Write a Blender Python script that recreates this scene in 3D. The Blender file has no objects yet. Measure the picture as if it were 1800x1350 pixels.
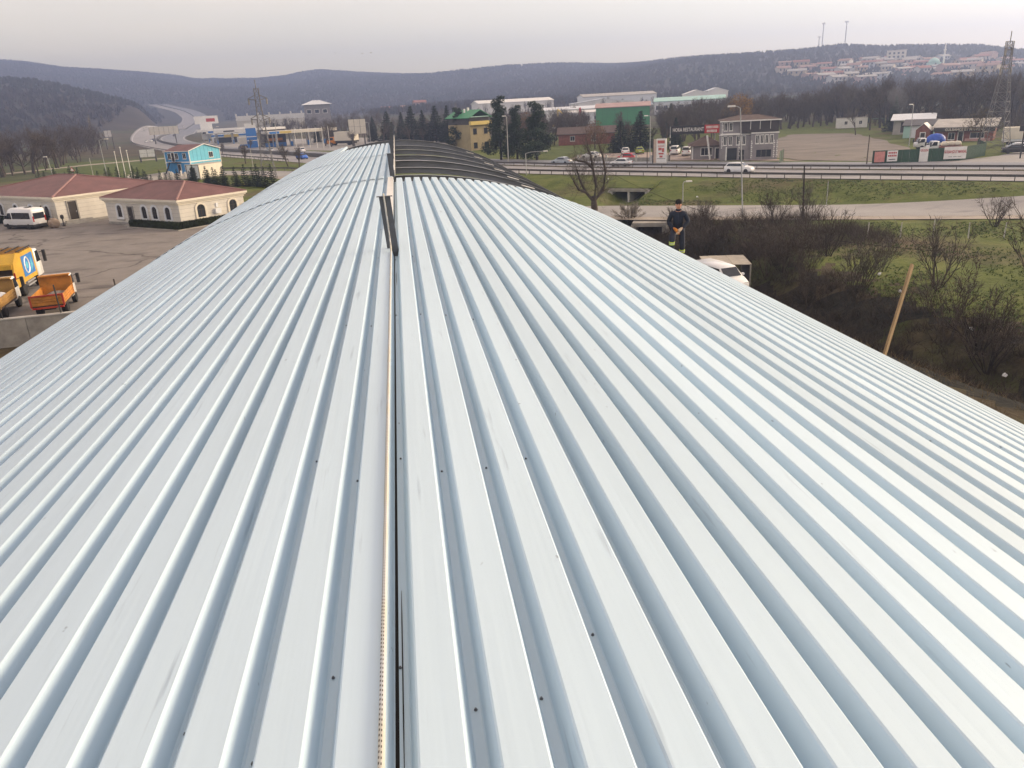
import bpy, bmesh, math, random
import numpy as np
from mathutils import Vector, Matrix
random.seed(7); rng = np.random.default_rng(7)
S = bpy.context.scene
COL = S.collection
R_ = math.radians

# ------------------------------------------------------------------ camera
cam_d = bpy.data.cameras.new('camera'); cam = bpy.data.objects.new('camera', cam_d); COL.objects.link(cam)
cam_d.sensor_fit = 'HORIZONTAL'; cam_d.sensor_width = 36.0; cam_d.lens = 36.0 * 1360 / 1800
cam_d.clip_start = 0.1; cam_d.clip_end = 20000
cam.matrix_world = Matrix(((0.98856, 0.094632, -0.117444, 0.18), (-0.142583, 0.332466, -0.932275, 0.0), (-0.049177, 0.938356, 0.342155, 12.5), (0, 0, 0, 1)))
S.camera = cam
# ------------------------------------------------------------------ sky, sun, exposure
SUN_AZ, SUN_EL = 76.0, 15.0          # degrees clockwise from +Y, above the horizon
W = bpy.data.worlds.new('World'); S.world = W; W.use_nodes = True
wn = W.node_tree.nodes; wl = W.node_tree.links; wn.clear()
sky = wn.new('ShaderNodeTexSky'); sky.sky_type = 'NISHITA'; sky.sun_disc = False
sky.sun_elevation = R_(SUN_EL); sky.sun_rotation = R_(SUN_AZ); sky.altitude = 100; sky.air_density = 1.0; sky.dust_density = 1.0; sky.ozone_density = 1.0
veil = wn.new('ShaderNodeMix'); veil.data_type = 'RGBA'
vtc = wn.new('ShaderNodeTexCoord'); vmp = wn.new('ShaderNodeMapping'); vmp.inputs['Scale'].default_value = (1.0, 1.0, 5.0); wl.new(vtc.outputs['Generated'], vmp.inputs[0])
vno = wn.new('ShaderNodeTexNoise'); vno.inputs['Scale'].default_value = 2.2; vno.inputs['Detail'].default_value = 5; wl.new(vmp.outputs[0], vno.inputs['Vector'])
vmr = wn.new('ShaderNodeMapRange'); vmr.inputs[1].default_value = 0.3; vmr.inputs[2].default_value = 0.7; vmr.inputs[3].default_value = 0.20; vmr.inputs[4].default_value = 0.30; wl.new(vno.outputs[0], vmr.inputs[0]); wl.new(vmr.outputs[0], veil.inputs[0])
wl.new(sky.outputs[0], veil.inputs[6]); veil.inputs[7].default_value = (15.0, 10.2, 5.8, 1)   # thin even cloud veil
bg = wn.new('ShaderNodeBackground'); bg.inputs[1].default_value = 0.1
wo = wn.new('ShaderNodeOutputWorld')
wl.new(veil.outputs[2], bg.inputs[0]); wl.new(bg.outputs[0], wo.inputs[0])
sun_d = bpy.data.lights.new('sun', 'SUN'); sun = bpy.data.objects.new('sun', sun_d); COL.objects.link(sun)
sun_d.energy = 2.6; sun_d.angle = R_(30); sun_d.color = (1.0, 0.77, 0.50)
sd = Vector((math.sin(R_(SUN_AZ)) * math.cos(R_(SUN_EL)), math.cos(R_(SUN_AZ)) * math.cos(R_(SUN_EL)), math.sin(R_(SUN_EL))))
sun.rotation_euler = sd.to_track_quat('Z', 'Y').to_euler()
S.view_settings.view_transform = 'Standard'; S.view_settings.look = 'None'; S.view_settings.gamma = 1.0
S.view_settings.exposure = 1.25; S.view_settings.use_curve_mapping = False
S.render.engine = 'CYCLES'
S.cycles.use_denoising = True
S.cycles.max_bounces = 6; S.cycles.volume_bounces = 0; S.cycles.transparent_max_bounces = 8
S.cycles.use_adaptive_sampling = True; S.cycles.adaptive_threshold = 0.02

# ------------------------------------------------------------------ helpers
MATS = {}
ALB = 1.22
def lift(c): return Vector([min(v * ALB, 0.82) for v in c])
def mat(name, col, rough=0.6, metal=0.0, var=0.18, scale=2.0, detail=6, col2=None, bump=0.0, bscale=None, stretch=(1, 1, 1), spec=0.5, alpha=None):
    if name in MATS: return MATS[name]
    m = bpy.data.materials.new(name); m.use_nodes = True; nt = m.node_tree; n = nt.nodes; l = nt.links
    b = n['Principled BSDF']; b.inputs['Roughness'].default_value = rough; b.inputs['Metallic'].default_value = metal
    b.inputs['Specular IOR Level'].default_value = spec
    tc = n.new('ShaderNodeTexCoord'); mp = n.new('ShaderNodeMapping'); mp.inputs['Scale'].default_value = stretch
    l.new(tc.outputs['Object'], mp.inputs[0])
    no = n.new('ShaderNodeTexNoise'); no.inputs['Scale'].default_value = scale; no.inputs['Detail'].default_value = detail; no.inputs['Roughness'].default_value = 0.62
    l.new(mp.outputs[0], no.inputs['Vector'])
    cr = n.new('ShaderNodeValToRGB'); e = cr.color_ramp.elements
    c = lift(col); a = c * (1 - var); z = lift(col2) if col2 else c * (1 + var)
    e[0].position = 0.3; e[0].color = (*a, 1); e[1].position = 0.7; e[1].color = (min(z[0], 1), min(z[1], 1), min(z[2], 1), 1)
    l.new(no.outputs[0], cr.inputs[0]); l.new(cr.outputs[0], b.inputs['Base Color'])
    if bump:
        bn = n.new('ShaderNodeTexNoise'); bn.inputs['Scale'].default_value = bscale or scale * 4; bn.inputs['Detail'].default_value = 5
        l.new(mp.outputs[0], bn.inputs['Vector'])
        bu = n.new('ShaderNodeBump'); bu.inputs['Strength'].default_value = bump; bu.inputs['Distance'].default_value = 0.05
        l.new(bn.outputs[0], bu.inputs['Height']); l.new(bu.outputs[0], b.inputs['Normal'])
    MATS[name] = m
    return m

class MB:
    """collects geometry for one mesh"""
    def __init__(s): s.v = []; s.f = []; s.m = []; s.mi = 0; s.xf = None
    def add(s, vs, fs):
        o = len(s.v)
        if s.xf is not None: vs = [s.xf @ Vector(p) for p in vs]
        s.v.extend([tuple(p) for p in vs]); s.f.extend([tuple(i + o for i in f) for f in fs]); s.m.extend([s.mi] * len(fs)); return s
    def box(s, x0, x1, y0, y1, z0, z1):
        return s.add([(x0, y0, z0), (x1, y0, z0), (x1, y1, z0), (x0, y1, z0), (x0, y0, z1), (x1, y0, z1), (x1, y1, z1), (x0, y1, z1)],
                     [(3, 2, 1, 0), (4, 5, 6, 7), (0, 1, 5, 4), (1, 2, 6, 5), (2, 3, 7, 6), (3, 0, 4, 7)])
    def rbox(s, x0, x1, y0, y1, z0, z1, r=0.05):
        """box with its upright edges and top edges chamfered"""
        def ring(k, z): return [(x0 + k, y0 + k + r, z), (x0 + k + r, y0 + k, z), (x1 - k - r, y0 + k, z), (x1 - k, y0 + k + r, z), (x1 - k, y1 - k - r, z), (x1 - k - r, y1 - k, z), (x0 + k + r, y1 - k, z), (x0 + k, y1 - k - r, z)]
        return s.loft([ring(0, z0), ring(0, z1 - r), ring(r * .8, z1)])
    def loft(s, rings, cap=True, close=True):
        n = len(rings[0]); vs = [p for r in rings for p in r]; fs = []
        for k in range(len(rings) - 1):
            for i in range(n if close else n - 1):
                j = (i + 1) % n; fs.append((k * n + i, k * n + j, (k + 1) * n + j, (k + 1) * n + i))
        if cap: fs.append(tuple(range(n - 1, -1, -1))); fs.append(tuple((len(rings) - 1) * n + i for i in range(n)))
        return s.add(vs, fs)
    def prism(s, prof, y0, y1, axis='y'):
        """closed profile of (a, b) points swept along an axis: y -> (a, y, b); x -> (x, a, b); z -> (a, b, z)"""
        f = {'y': lambda p, t: (p[0], t, p[1]), 'x': lambda p, t: (t, p[0], p[1]), 'z': lambda p, t: (p[0], p[1], t)}[axis]
        return s.loft([[f(p, y0) for p in prof], [f(p, y1) for p in prof]])
    def cyl(s, c, r, h, n=12, axis='z', r2=None):
        r2 = r if r2 is None else r2; rr = []
        for k, q in ((0, r), (h, r2)):
            ring = []
            for i in range(n):
                a = 2 * math.pi * i / n; u, w = q * math.cos(a), q * math.sin(a)
                ring.append({'z': (c[0] + u, c[1] + w, c[2] + k), 'x': (c[0] + k, c[1] + u, c[2] + w), 'y': (c[0] + u, c[1] + k, c[2] + w)}[axis])
            rr.append(ring)
        return s.loft(rr)
    def tube(s, pts, r, n=6, rs=None, cap=True):
        pts = [Vector(p) for p in pts]; rings = []
        up = Vector((0, 0, 1))
        for i, p in enumerate(pts):
            d = (pts[min(i + 1, len(pts) - 1)] - pts[max(i - 1, 0)]).normalized()
            a = d.cross(up if abs(d.z) < 0.95 else Vector((1, 0, 0))).normalized(); b = a.cross(d)
            q = rs[i] if rs else r
            rings.append([tuple(p + a * q * math.cos(2 * math.pi * k / n) + b * q * math.sin(2 * math.pi * k / n)) for k in range(n)])
        return s.loft(rings, cap)
    def bar(s, a, b, w=0.05, n=4): return s.tube([a, b], w * 0.7071, n)
    def lathe(s, prof, c=(0, 0, 0), n=16):
        return s.loft([[(c[0] + r * math.cos(2 * math.pi * i / n), c[1] + r * math.sin(2 * math.pi * i / n), c[2] + z) for i in range(n)] for r, z in prof])
    def quad(s, a, b, c, d): return s.add([a, b, c, d], [(0, 1, 2, 3)])
    def mesh(s, name, mats, smooth=False):
        me = bpy.data.meshes.new(name); me.from_pydata(s.v, [], s.f)
        if not isinstance(mats, (list, tuple)): mats = [mats]
        for m in mats: me.materials.append(m)
        if len(mats) > 1: me.polygons.foreach_set('material_index', s.m)
        if smooth: me.polygons.foreach_set('use_smooth', [True] * len(me.polygons))
        me.update(); return me
    def build(s, name, mats, parent=None, smooth=False, loc=None):
        return ob(name, s.mesh(name, mats, smooth), parent, loc)

def ob(name, me, parent=None, loc=None, rot=None):
    o = bpy.data.objects.new(name, me); COL.objects.link(o)
    if parent is not None: o.parent = parent
    if loc is not None: o.location = loc
    if rot is not None: o.rotation_euler = rot
    return o
def tag(o, label=None, cat=None, group=None, kind=None):
    for k, v in (('label', label), ('category', cat), ('group', group), ('kind', kind)):
        if v: o[k] = v
    return o
def thing(name, label, cat, loc=(0, 0, 0), rz=0.0, group=None):
    o = ob(name, None, None, loc, (0, 0, R_(rz))); o.empty_display_size = 0.3
    return tag(o, label, cat, group)
def copy_tree(o, parent=None):
    c = o.copy(); COL.objects.link(c); c.parent = parent
    for ch in list(o.children): copy_tree(ch, c)
    return c
def npmesh(name, v, f, mats, mi=None, smooth=False):
    """fast mesh from numpy arrays: v (n,3), f (m,3 or 4)"""
    me = bpy.data.meshes.new(name); k = f.shape[1]
    me.vertices.add(len(v)); me.vertices.foreach_set('co', np.ascontiguousarray(v, dtype=np.float32).ravel())
    me.loops.add(f.size); me.loops.foreach_set('vertex_index', np.ascontiguousarray(f, dtype=np.int32).ravel())
    me.polygons.add(len(f)); me.polygons.foreach_set('loop_start', np.arange(0, f.size, k, dtype=np.int32))
    me.polygons.foreach_set('loop_total', np.full(len(f), k, dtype=np.int32))
    if not isinstance(mats, (list, tuple)): mats = [mats]
    for m in mats: me.materials.append(m)
    if mi is not None: me.polygons.foreach_set('material_index', np.asarray(mi, dtype=np.int32))
    if smooth: me.polygons.foreach_set('use_smooth', np.ones(len(f), dtype=bool))
    me.update(calc_edges=True); return me
# ------------------------------------------------------------------ terrain
def sstep(x, a, b):
    t = np.clip((np.asarray(x, float) - a) / (b - a), 0, 1); return t * t * (3 - 2 * t)
def seg_dist(x, y, pts):
    d = np.full(np.shape(x), 1e9)
    for (ax, ay), (bx, by) in zip(pts[:-1], pts[1:]):
        ex, ey = bx - ax, by - ay; t = np.clip(((x - ax) * ex + (y - ay) * ey) / (ex * ex + ey * ey), 0, 1)
        d = np.minimum(d, np.hypot(x - ax - t * ex, y - ay - t * ey))
    return d
DITCH = [(36.0, 8), (33.0, 22), (30.8, 33), (29.2, 42), (28.5, 52), (28.2, 68), (28.2, 84), (28.8, 90)]
DITCH2 = [(29.5, 105.0), (30.8, 110.5), (33.0, 115.2), (36.6, 120.0)]
# skyline of the wooded hills: azimuth (deg), elevation (deg), distance of the crest (m)
SKY_AZ = np.array([-24.75, -23.11, -21.70, -19.98, -17.83, -15.61, -13.66, -12.51, -10.59, -8.82, -6.99, -5.86, -4.74, -3.25, -1.38, 0.52, 2.84, 4.40, 6.36, 8.31, 10.27, 12.21, 14.53, 16.82, 19.09, 21.32, 23.51, 25.29, 27.04, 28.41, 29.74, 31.73, 33.64, 35.50, 37.30, 39.64, 41.86])
SKY_EL = np.array([3.71, 3.57, 3.41, 3.09, 2.94, 2.74, 2.47, 2.23, 2.19, 2.15, 2.22, 2.39, 2.48, 2.35, 2.17, 2.01, 1.91, 1.98, 2.03, 2.04, 2.02, 1.96, 1.91, 1.92, 1.94, 1.88, 1.72, 1.71, 1.74, 1.82, 1.90, 1.70, 1.67, 1.57, 1.50, 1.12, 0.87])
def vnoise(x, y, s):
    """cheap smooth value noise"""
    X = np.asarray(x, float) / s; Y = np.asarray(y, float) / s
    return (np.sin(X * 1.7 + 1.3 * np.sin(Y * 0.9)) + np.sin(Y * 1.9 + 1.7 * np.sin(X * 0.7 + 2.0)) + np.sin((X + Y) * 1.1 + 0.7)) / 3
def hill(x, y):
    r = np.hypot(x, y); az = np.degrees(np.arctan2(x, y))
    el = np.interp(az, SKY_AZ, SKY_EL)
    rd = np.interp(az, [-60, -30, -10, 5, 20, 30, 60], [2900, 2800, 2700, 2500, 2000, 1700, 1700])
    top = 12.5 + np.tan(np.radians(el)) * rd
    r0 = rd * np.interp(az, [-30, 0, 20, 30], [0.40, 0.42, 0.36, 0.34])
    t = np.clip((r - r0) / (rd - r0), 0, 1)
    h = top * (0.25 * t + 0.75 * t * t * (3 - 2 * t))
    fold = vnoise(x, y, 260.0) * 14 + vnoise(y, x, 120.0) * 5
    h = h + fold * np.clip(t * 3, 0, 1) * np.clip((1 - t) * 4, 0, 1)
    h = np.where(r > rd, top - (r - rd) * 0.08, h)
    # valley floor rises slowly
    h = h + 9 * sstep(r, 420, 900) * sstep(az, -8, 4) * (1 - sstep(t, 0.5, 1.0))
    # nearer wooded spur on the left
    el2 = np.interp(az, [-60, -23.4, -21.7, -19.9, -18.1, -16.6, -15.6, -14.6], [2.6, 2.42, 2.33, 1.98, 1.48, 1.05, 0.5, 0.0])
    rd2 = 1250.0
    t2 = np.clip((r - 620) / (rd2 - 620), 0, 1); top2 = (12.5 + np.tan(np.radians(el2)) * rd2) * (1 - sstep(az, -16.3, -14.6))
    h2 = top2 * t2 * t2 * (3 - 2 * t2) + vnoise(x, y, 90.0) * 3 * t2
    h2 = np.where(r > rd2, top2 - (r - rd2) * 0.12, h2)
    return np.maximum(h, h2)
def T(x, y):
    x = np.asarray(x, float); y = np.asarray(y, float)
    h = hill(x, y)
    s = (x - 50.9) * 0.714 + (y - 114.5) * 0.70            # distance beyond the highway's near edge
    low_l = (1 - sstep(y, 56.3 + (x + 28) * 0.12, 56.6 + (x + 28) * 0.12)) * (x < 4.0)
    low_r = (1 - sstep(s, -15.0, -2.5)) * sstep(x, 1.0, 8.0)
    h = h - 1.6 * np.maximum(low_l, low_r)                 # hall site, field and side road lie lower than yard and highway
    # ditch with the stream
    d = seg_dist(x, y, DITCH); h = h - 1.9 * np.exp(-(d / 2.6) ** 2) - (1.0 + 0.9 * sstep(s, -15.0, -8.0)) * np.exp(-(seg_dist(x, y, DITCH2) / 2.6) ** 4)
    return h
# ------------------------------------------------------------------ the arched hall under construction (camera stands on its ridge)
ZR = 10.7; RT = 13.3                      # ridge height, outer radius over the rib tops
def arch(u, r=RT): return (r * math.sin(u / RT), ZR - RT + r * math.cos(u / RT))   # u = arc length from the ridge
def sheet_mat():
    m = mat('painted_sheet_steel', (0.435, 0.545, 0.63), 0.5, 0.0, 0.05, 1.2, spec=0.3, stretch=(1, 0.15, 1))
    n = m.node_tree.nodes; l = m.node_tree.links; b = n['Principled BSDF']
    tc = n.new('ShaderNodeTexCoord'); mp = n.new('ShaderNodeMapping'); mp.inputs['Scale'].default_value = (9, 0.55, 9); l.new(tc.outputs['Object'], mp.inputs[0])
    no = n.new('ShaderNodeTexNoise'); no.inputs['Scale'].default_value = 2.2; no.inputs['Detail'].default_value = 8; l.new(mp.outputs[0], no.inputs['Vector'])
    cr = n.new('ShaderNodeValToRGB'); cr.color_ramp.elements[0].position = 0.66; cr.color_ramp.elements[0].color = (1, 1, 1, 1); cr.color_ramp.elements[1].position = 0.78; cr.color_ramp.elements[1].color = (0.62, 0.63, 0.66, 1)
    l.new(no.outputs[0], cr.inputs[0])
    mx = n.new('ShaderNodeMix'); mx.data_type = 'RGBA'; mx.blend_type = 'MULTIPLY'; mx.inputs[0].default_value = 0.75
    src = b.inputs['Base Color'].links[0].from_socket; l.new(src, mx.inputs[6]); l.new(cr.outputs[0], mx.inputs[7]); l.new(mx.outputs[2], b.inputs['Base Color'])
    sk = n.new('ShaderNodeTexNoise'); sk.inputs['Scale'].default_value = 26; sk.inputs['Detail'].default_value = 3; mp4 = n.new('ShaderNodeMapping'); mp4.inputs['Scale'].default_value = (1, 0.45, 1); l.new(tc.outputs['Object'], mp4.inputs[0]); l.new(mp4.outputs[0], sk.inputs['Vector'])
    sr = n.new('ShaderNodeValToRGB'); sr.color_ramp.elements[0].position = 0.735; sr.color_ramp.elements[0].color = (1, 1, 1, 1); sr.color_ramp.elements[1].position = 0.77; sr.color_ramp.elements[1].color = (0.45, 0.46, 0.48, 1); l.new(sk.outputs[0], sr.inputs[0])
    mk = n.new('ShaderNodeMix'); mk.data_type = 'RGBA'; mk.blend_type = 'MULTIPLY'; mk.inputs[0].default_value = 0.8; l.new(mx.outputs[2], mk.inputs[6]); l.new(sr.outputs[0], mk.inputs[7]); mx = mk
    oi = n.new('ShaderNodeObjectInfo'); mr = n.new('ShaderNodeMapRange'); mr.inputs[3].default_value = 0.94; mr.inputs[4].default_value = 1.05; l.new(oi.outputs['Random'], mr.inputs[0])
    vm = n.new('ShaderNodeVectorMath'); vm.operation = 'SCALE'; l.new(mx.outputs[2], vm.inputs[0]); l.new(mr.outputs[0], vm.inputs['Scale']); l.new(vm.outputs[0], b.inputs['Base Color'])
    # handling smears and roll-forming waviness
    w = n.new('ShaderNodeTexNoise'); w.inputs['Scale'].default_value = 1.1; mp2 = n.new('ShaderNodeMapping'); mp2.inputs['Scale'].default_value = (14, 0.5, 14); l.new(tc.outputs['Object'], mp2.inputs[0]); l.new(mp2.outputs[0], w.inputs['Vector'])
    bu = n.new('ShaderNodeBump'); bu.inputs['Strength'].default_value = 0.12; bu.inputs['Distance'].default_value = 0.02; l.new(w.outputs[0], bu.inputs['Height']); l.new(bu.outputs[0], b.inputs['Normal'])
    rr = n.new('ShaderNodeMapRange'); rr.inputs[3].default_value = 0.48; rr.inputs[4].default_value = 0.62; l.new(no.outputs[0], rr.inputs[0]); l.new(rr.outputs[0], b.inputs['Roughness'])
    return m
M_SHEET = sheet_mat()
M_GREY = mat('primed_steel', (0.17, 0.185, 0.21), 0.45, 0.1, 0.15, 1.5)
M_GREYLIT = mat('lit_flange_grey', (0.25, 0.265, 0.29), 0.4, 0.1, 0.15, 1.5)  # lighter copy of the primed steel: light on the top flange as colour
M_BLACK = mat('gap_shade_black', (0.012, 0.012, 0.014), 0.8)  # black colour standing in for the shade inside roof gaps
M_SCREW = mat('screw_metal', (0.10, 0.11, 0.125), 0.4, 0.5)
M_FLASH = mat('cream_flashing', (0.62, 0.61, 0.57), 0.35, 0, 0.06, 1.0)
hall = thing('arched_hall', 'half finished arched steel hall with white ribbed roof sheets seen from its ridge', 'building')
PITCH = 0.24; RH = 0.112
def rib_profile(n, side):
    """(u, height) points over n ribs starting at a valley centre line"""
    pts = []
    for k in range(n):
        o = k * PITCH
        base = [(0.000, 0.0), (0.034, 0.0), (0.039, 0.005), (0.063, RH - 0.006), (0.070, RH), (0.118, RH - 0.0004), (0.156, RH - 0.0004), (0.204, RH), (0.211, RH - 0.006), (0.235, 0.005), (0.2385, 0.0)]
        if side < 0: base = [(0.001, 0.004), (0.006, 0.010), (0.027, RH - 0.006), (0.034, RH), (0.082, RH - 0.0004), (0.120, RH - 0.0004), (0.168, RH), (0.175, RH - 0.006), (0.199, 0.005), (0.205, 0.0), (0.238, 0.0)]
        pts += [(o + u * PITCH / 0.24, h) for u, h in base]
    last = n * PITCH
    pts.append((last + (0.033 if side > 0 else 0.001), 0.0 if side > 0 else 0.004))
    return pts
def panel(side, k, y0, y1, lift, nr=4):
    prof = rib_profile(nr, side); rr = RT - RH - 0.001
    m = MB(); rings = []
    ys = [y0 + (y1 - y0) * t for t in np.linspace(0, 1, max(2, int((y1 - y0) / 6) + 1))]
    wob = [random.uniform(-0.004, 0.004) for _ in ys]
    for y, w in zip(ys, wob):
        ring = []
        for u, h in prof:
            uu = side * (u + k * nr * PITCH + 0.006)
            x, z = arch(uu, rr + h + lift + w * 0.5 + 0.0012 * (k % 2))
            ring.append((x, y, z))
        rings.append(ring)
    # underside so the sheet has thickness
    n = len(prof)
    m.loft(rings, cap=False, close=False)
    d = [[(x * (1 - 0.0022 / RT), y, z - 0.0022) for x, y, z in (r[::-1])] for r in rings]
    m.loft(d, cap=False, close=False)
    for r0, r1 in ((rings[0], d[0][::-1]),):
        m.add(r0 + r1, [(i, n + i, n + i + 1, i + 1) for i in range(n - 1)])
    o = m.build('roof_panel', M_SHEET, hall)
    return o
NPAN = 9
for k in range(NPAN):
    panel(1, k, -3.0, 22.2 + random.uniform(-0.03, 0.03), 0.0)
    j = random.uniform(-0.04, 0.04)
    panel(-1, k, -3.0, 22.35 + j, 0.0)
    panel(-1, k, 22.1 + j, 33.6 + j, 0.016 + random.uniform(0, 0.006))
    panel(-1, k, 33.35 + j, (44.6 if k < 3 else 51.0) + j, 0.034 + random.uniform(0, 0.006))
# arched beams
def beam(y, u0, u1, depth=0.34, fl=0.16, drop=0.15):
    m = MB(); N = 28
    us = np.linspace(u0, u1, N)
    rt = RT - drop
    def strip(r_out, r_in, w):
        rings = []
        for u in us:
            a = arch(u, r_out); b = arch(u, r_in)
            rings.append([(a[0], y - w / 2, a[1]), (a[0], y + w / 2, a[1]), (b[0], y + w / 2, b[1]), (b[0], y - w / 2, b[1])])
        m.loft(rings)
    m.mi = 0; strip(rt - 0.014, rt - depth + 0.014, 0.012)
    m.mi = 1; strip(rt, rt - 0.014, fl)
    m.mi = 0; strip(rt - depth + 0.014, rt - depth, fl)
    return m.build('arch_beam', [M_GREY, M_GREYLIT], hall)
UE = 0.98 * RT * math.asin(8.35 / RT)
for i, y in enumerate((1.0, 5.0, 9.0, 13.5, 18.0, 22.6, 24.9, 28.2, 32.0, 35.7, 40.4, 45.0, 53.0)):
    deep = 0.34 if i in (8, 12) else 0.20
    beam(y, -UE, UE, deep, 0.2 if i in (8, 12) else 0.15)
    if 22 < y < 52:
        m = MB(); u = 4.05; a = arch(u, RT - 0.075); b = arch(u + 0.42, RT - 0.075)
        m.add([(a[0], y - 0.12, a[1]), (b[0], y - 0.10, b[1]), (b[0], y + 0.16, b[1]), (a[0], y + 0.14, a[1]), (a[0], y - 0.12, a[1] - 0.02), (b[0], y - 0.10, b[1] - 0.02), (b[0], y + 0.16, b[1] - 0.02), (a[0], y + 0.14, a[1] - 0.02)],
              [(0, 1, 2, 3), (7, 6, 5, 4), (0, 4, 5, 1), (1, 5, 6, 2), (2, 6, 7, 3), (3, 7, 4, 0)])
        m.build('clip_plate', M_FLASH, hall)
# columns and eave girders
for sx in (-1, 1):
    xe, ze = arch(sx * UE, RT - 0.3)
    g = MB(); g.box(xe - 0.1, xe + 0.1, -3, 53.2, ze - 0.36, ze - 0.05); g.build('eave_girder', M_GREY, hall)
    for y in (1.0, 9.0, 18.0, 28.2, 40.4, 53.0):
        c = MB(); c.box(xe - 0.13, xe - 0.10, y - 0.13, y + 0.13, -2.5, ze - 0.37); c.box(xe + 0.10, xe + 0.13, y - 0.13, y + 0.13, -2.5, ze - 0.37); c.box(xe - 0.099, xe + 0.099, y - 0.01, y + 0.01, -2.5, ze - 0.37)
        c.build('column', M_GREY, hall)
# black bar painting in the ridge slot's shade between the slopes, ridge strip behind
g = MB(); g.box(-0.012, 0.012, -3, 22.0, ZR - 0.30, ZR - RH - 0.012); g.build('ridge_slot_shade', M_BLACK, hall)
g = MB(); g.box(-0.155, -0.012, 12.6, 22.3, ZR + 0.001, ZR + 0.02); g.box(-0.035, -0.012, 12.6, 22.3, ZR - 0.06, ZR + 0.0005); g.build('ridge_flashing', M_FLASH, hall)
g = MB(); g.box(0.012, 0.045, 22.9, 52.6, ZR - 0.02, ZR + 0.16); g.build('ridge_angle', M_FLASH, hall)
M_POST = mat('dark_post_steel', (0.075, 0.082, 0.095), 0.5, 0.1, 0.2, 2)
# ridge posts: tapered folded plates standing in the slot
def post(y, h, w, lean, x=-0.02):
    m = MB()
    t = 0.006
    def plate(xa, xb, ya, yb, z0, z1, dx):
        m.loft([[(xa, ya, z0), (xb, ya, z0), (xb, yb, z0), (xa, yb, z0)], [(xa + dx, ya, z1), (xb + dx, ya, z1), (xb + dx, yb, z1), (xa + dx, yb, z1)]])
    z0 = ZR - 0.16; z1 = ZR + h
    plate(x - w / 2, x + w / 2, y, y + t, z0, z1, lean)
    plate(x - w / 2, x - w / 2 + t, y + t + 0.0005, y + 0.045, z0, z1, lean)
    plate(x + w / 2 - t, x + w / 2, y + t + 0.0005, y + 0.045, z0, z1, lean)
    m.box(x - w / 2 + lean - 0.03, x + w / 2 + lean + 0.03, y - 0.02, y + 0.06, z1 + 0.0005, z1 + 0.008)
    m.build('ridge_post', M_POST, hall)
post(10.75, 0.69, 0.15, -0.05, -0.005); post(22.6, 0.62, 0.13, -0.03, -0.03)
for y, h in ((28.2, 0.85), (32.0, 0.9), (35.7, 0.95), (40.4, 1.0), (45.0, 1.02), (49.0, 1.02)): post(y, h, 0.10, -0.01, -0.02)
# screw heads with washers in the valleys along the purlin lines
m = MB()
for y in (2.2, 4.1, 7.36, 10.6, 13.2, 16.4, 19.6, 21.6):
    for k in range(0, 36):
        for sx in (1, -1):
            if random.random() < 0.35 and k > 3: continue
            u = sx * (k * PITCH + (0.018 if sx > 0 else 0.222) + random.uniform(-0.012, 0.012))
            yy = y + random.uniform(-0.22, 0.22)
            x, z = arch(u, RT - RH); m.lathe([(0.0065, 0.0), (0.0065, 0.003), (0.004, 0.0035), (0.004, 0.008)], (x, yy, z), 6)
o = m.build('roof_screws', M_SCREW, hall); o['kind'] = 'stuff'
# black strips painting in lap shade between sheets, here and there along the valleys
for sx in (1, -1):
    for k in range(0 if sx > 0 else 1, 5):
        y = random.uniform(-1, 5)
        while y < 16:
            L = random.uniform(0.25, 1.6); u = sx * ((k * 4 if k else 0) * PITCH + (0.020 if sx > 0 else 0.214)) if (k or sx > 0) else -0.214
            a0 = arch(u, RT - RH + 0.0025); m = MB(); w = random.uniform(0.0012, 0.0028)
            m.loft([[(a0[0] - w * q, y + L * t, a0[1] - 0.003), (a0[0] + w * q, y + L * t, a0[1] - 0.003), (a0[0] + w * q, y + L * t, a0[1]), (a0[0] - w * q, y + L * t, a0[1])] for t, q in ((0, 0.2), (0.3, 1), (0.8, 0.9), (1, 0.2))]); m.build('lap_shade', M_BLACK, hall)
            y += L + random.uniform(1.0, 7.0)
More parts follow.
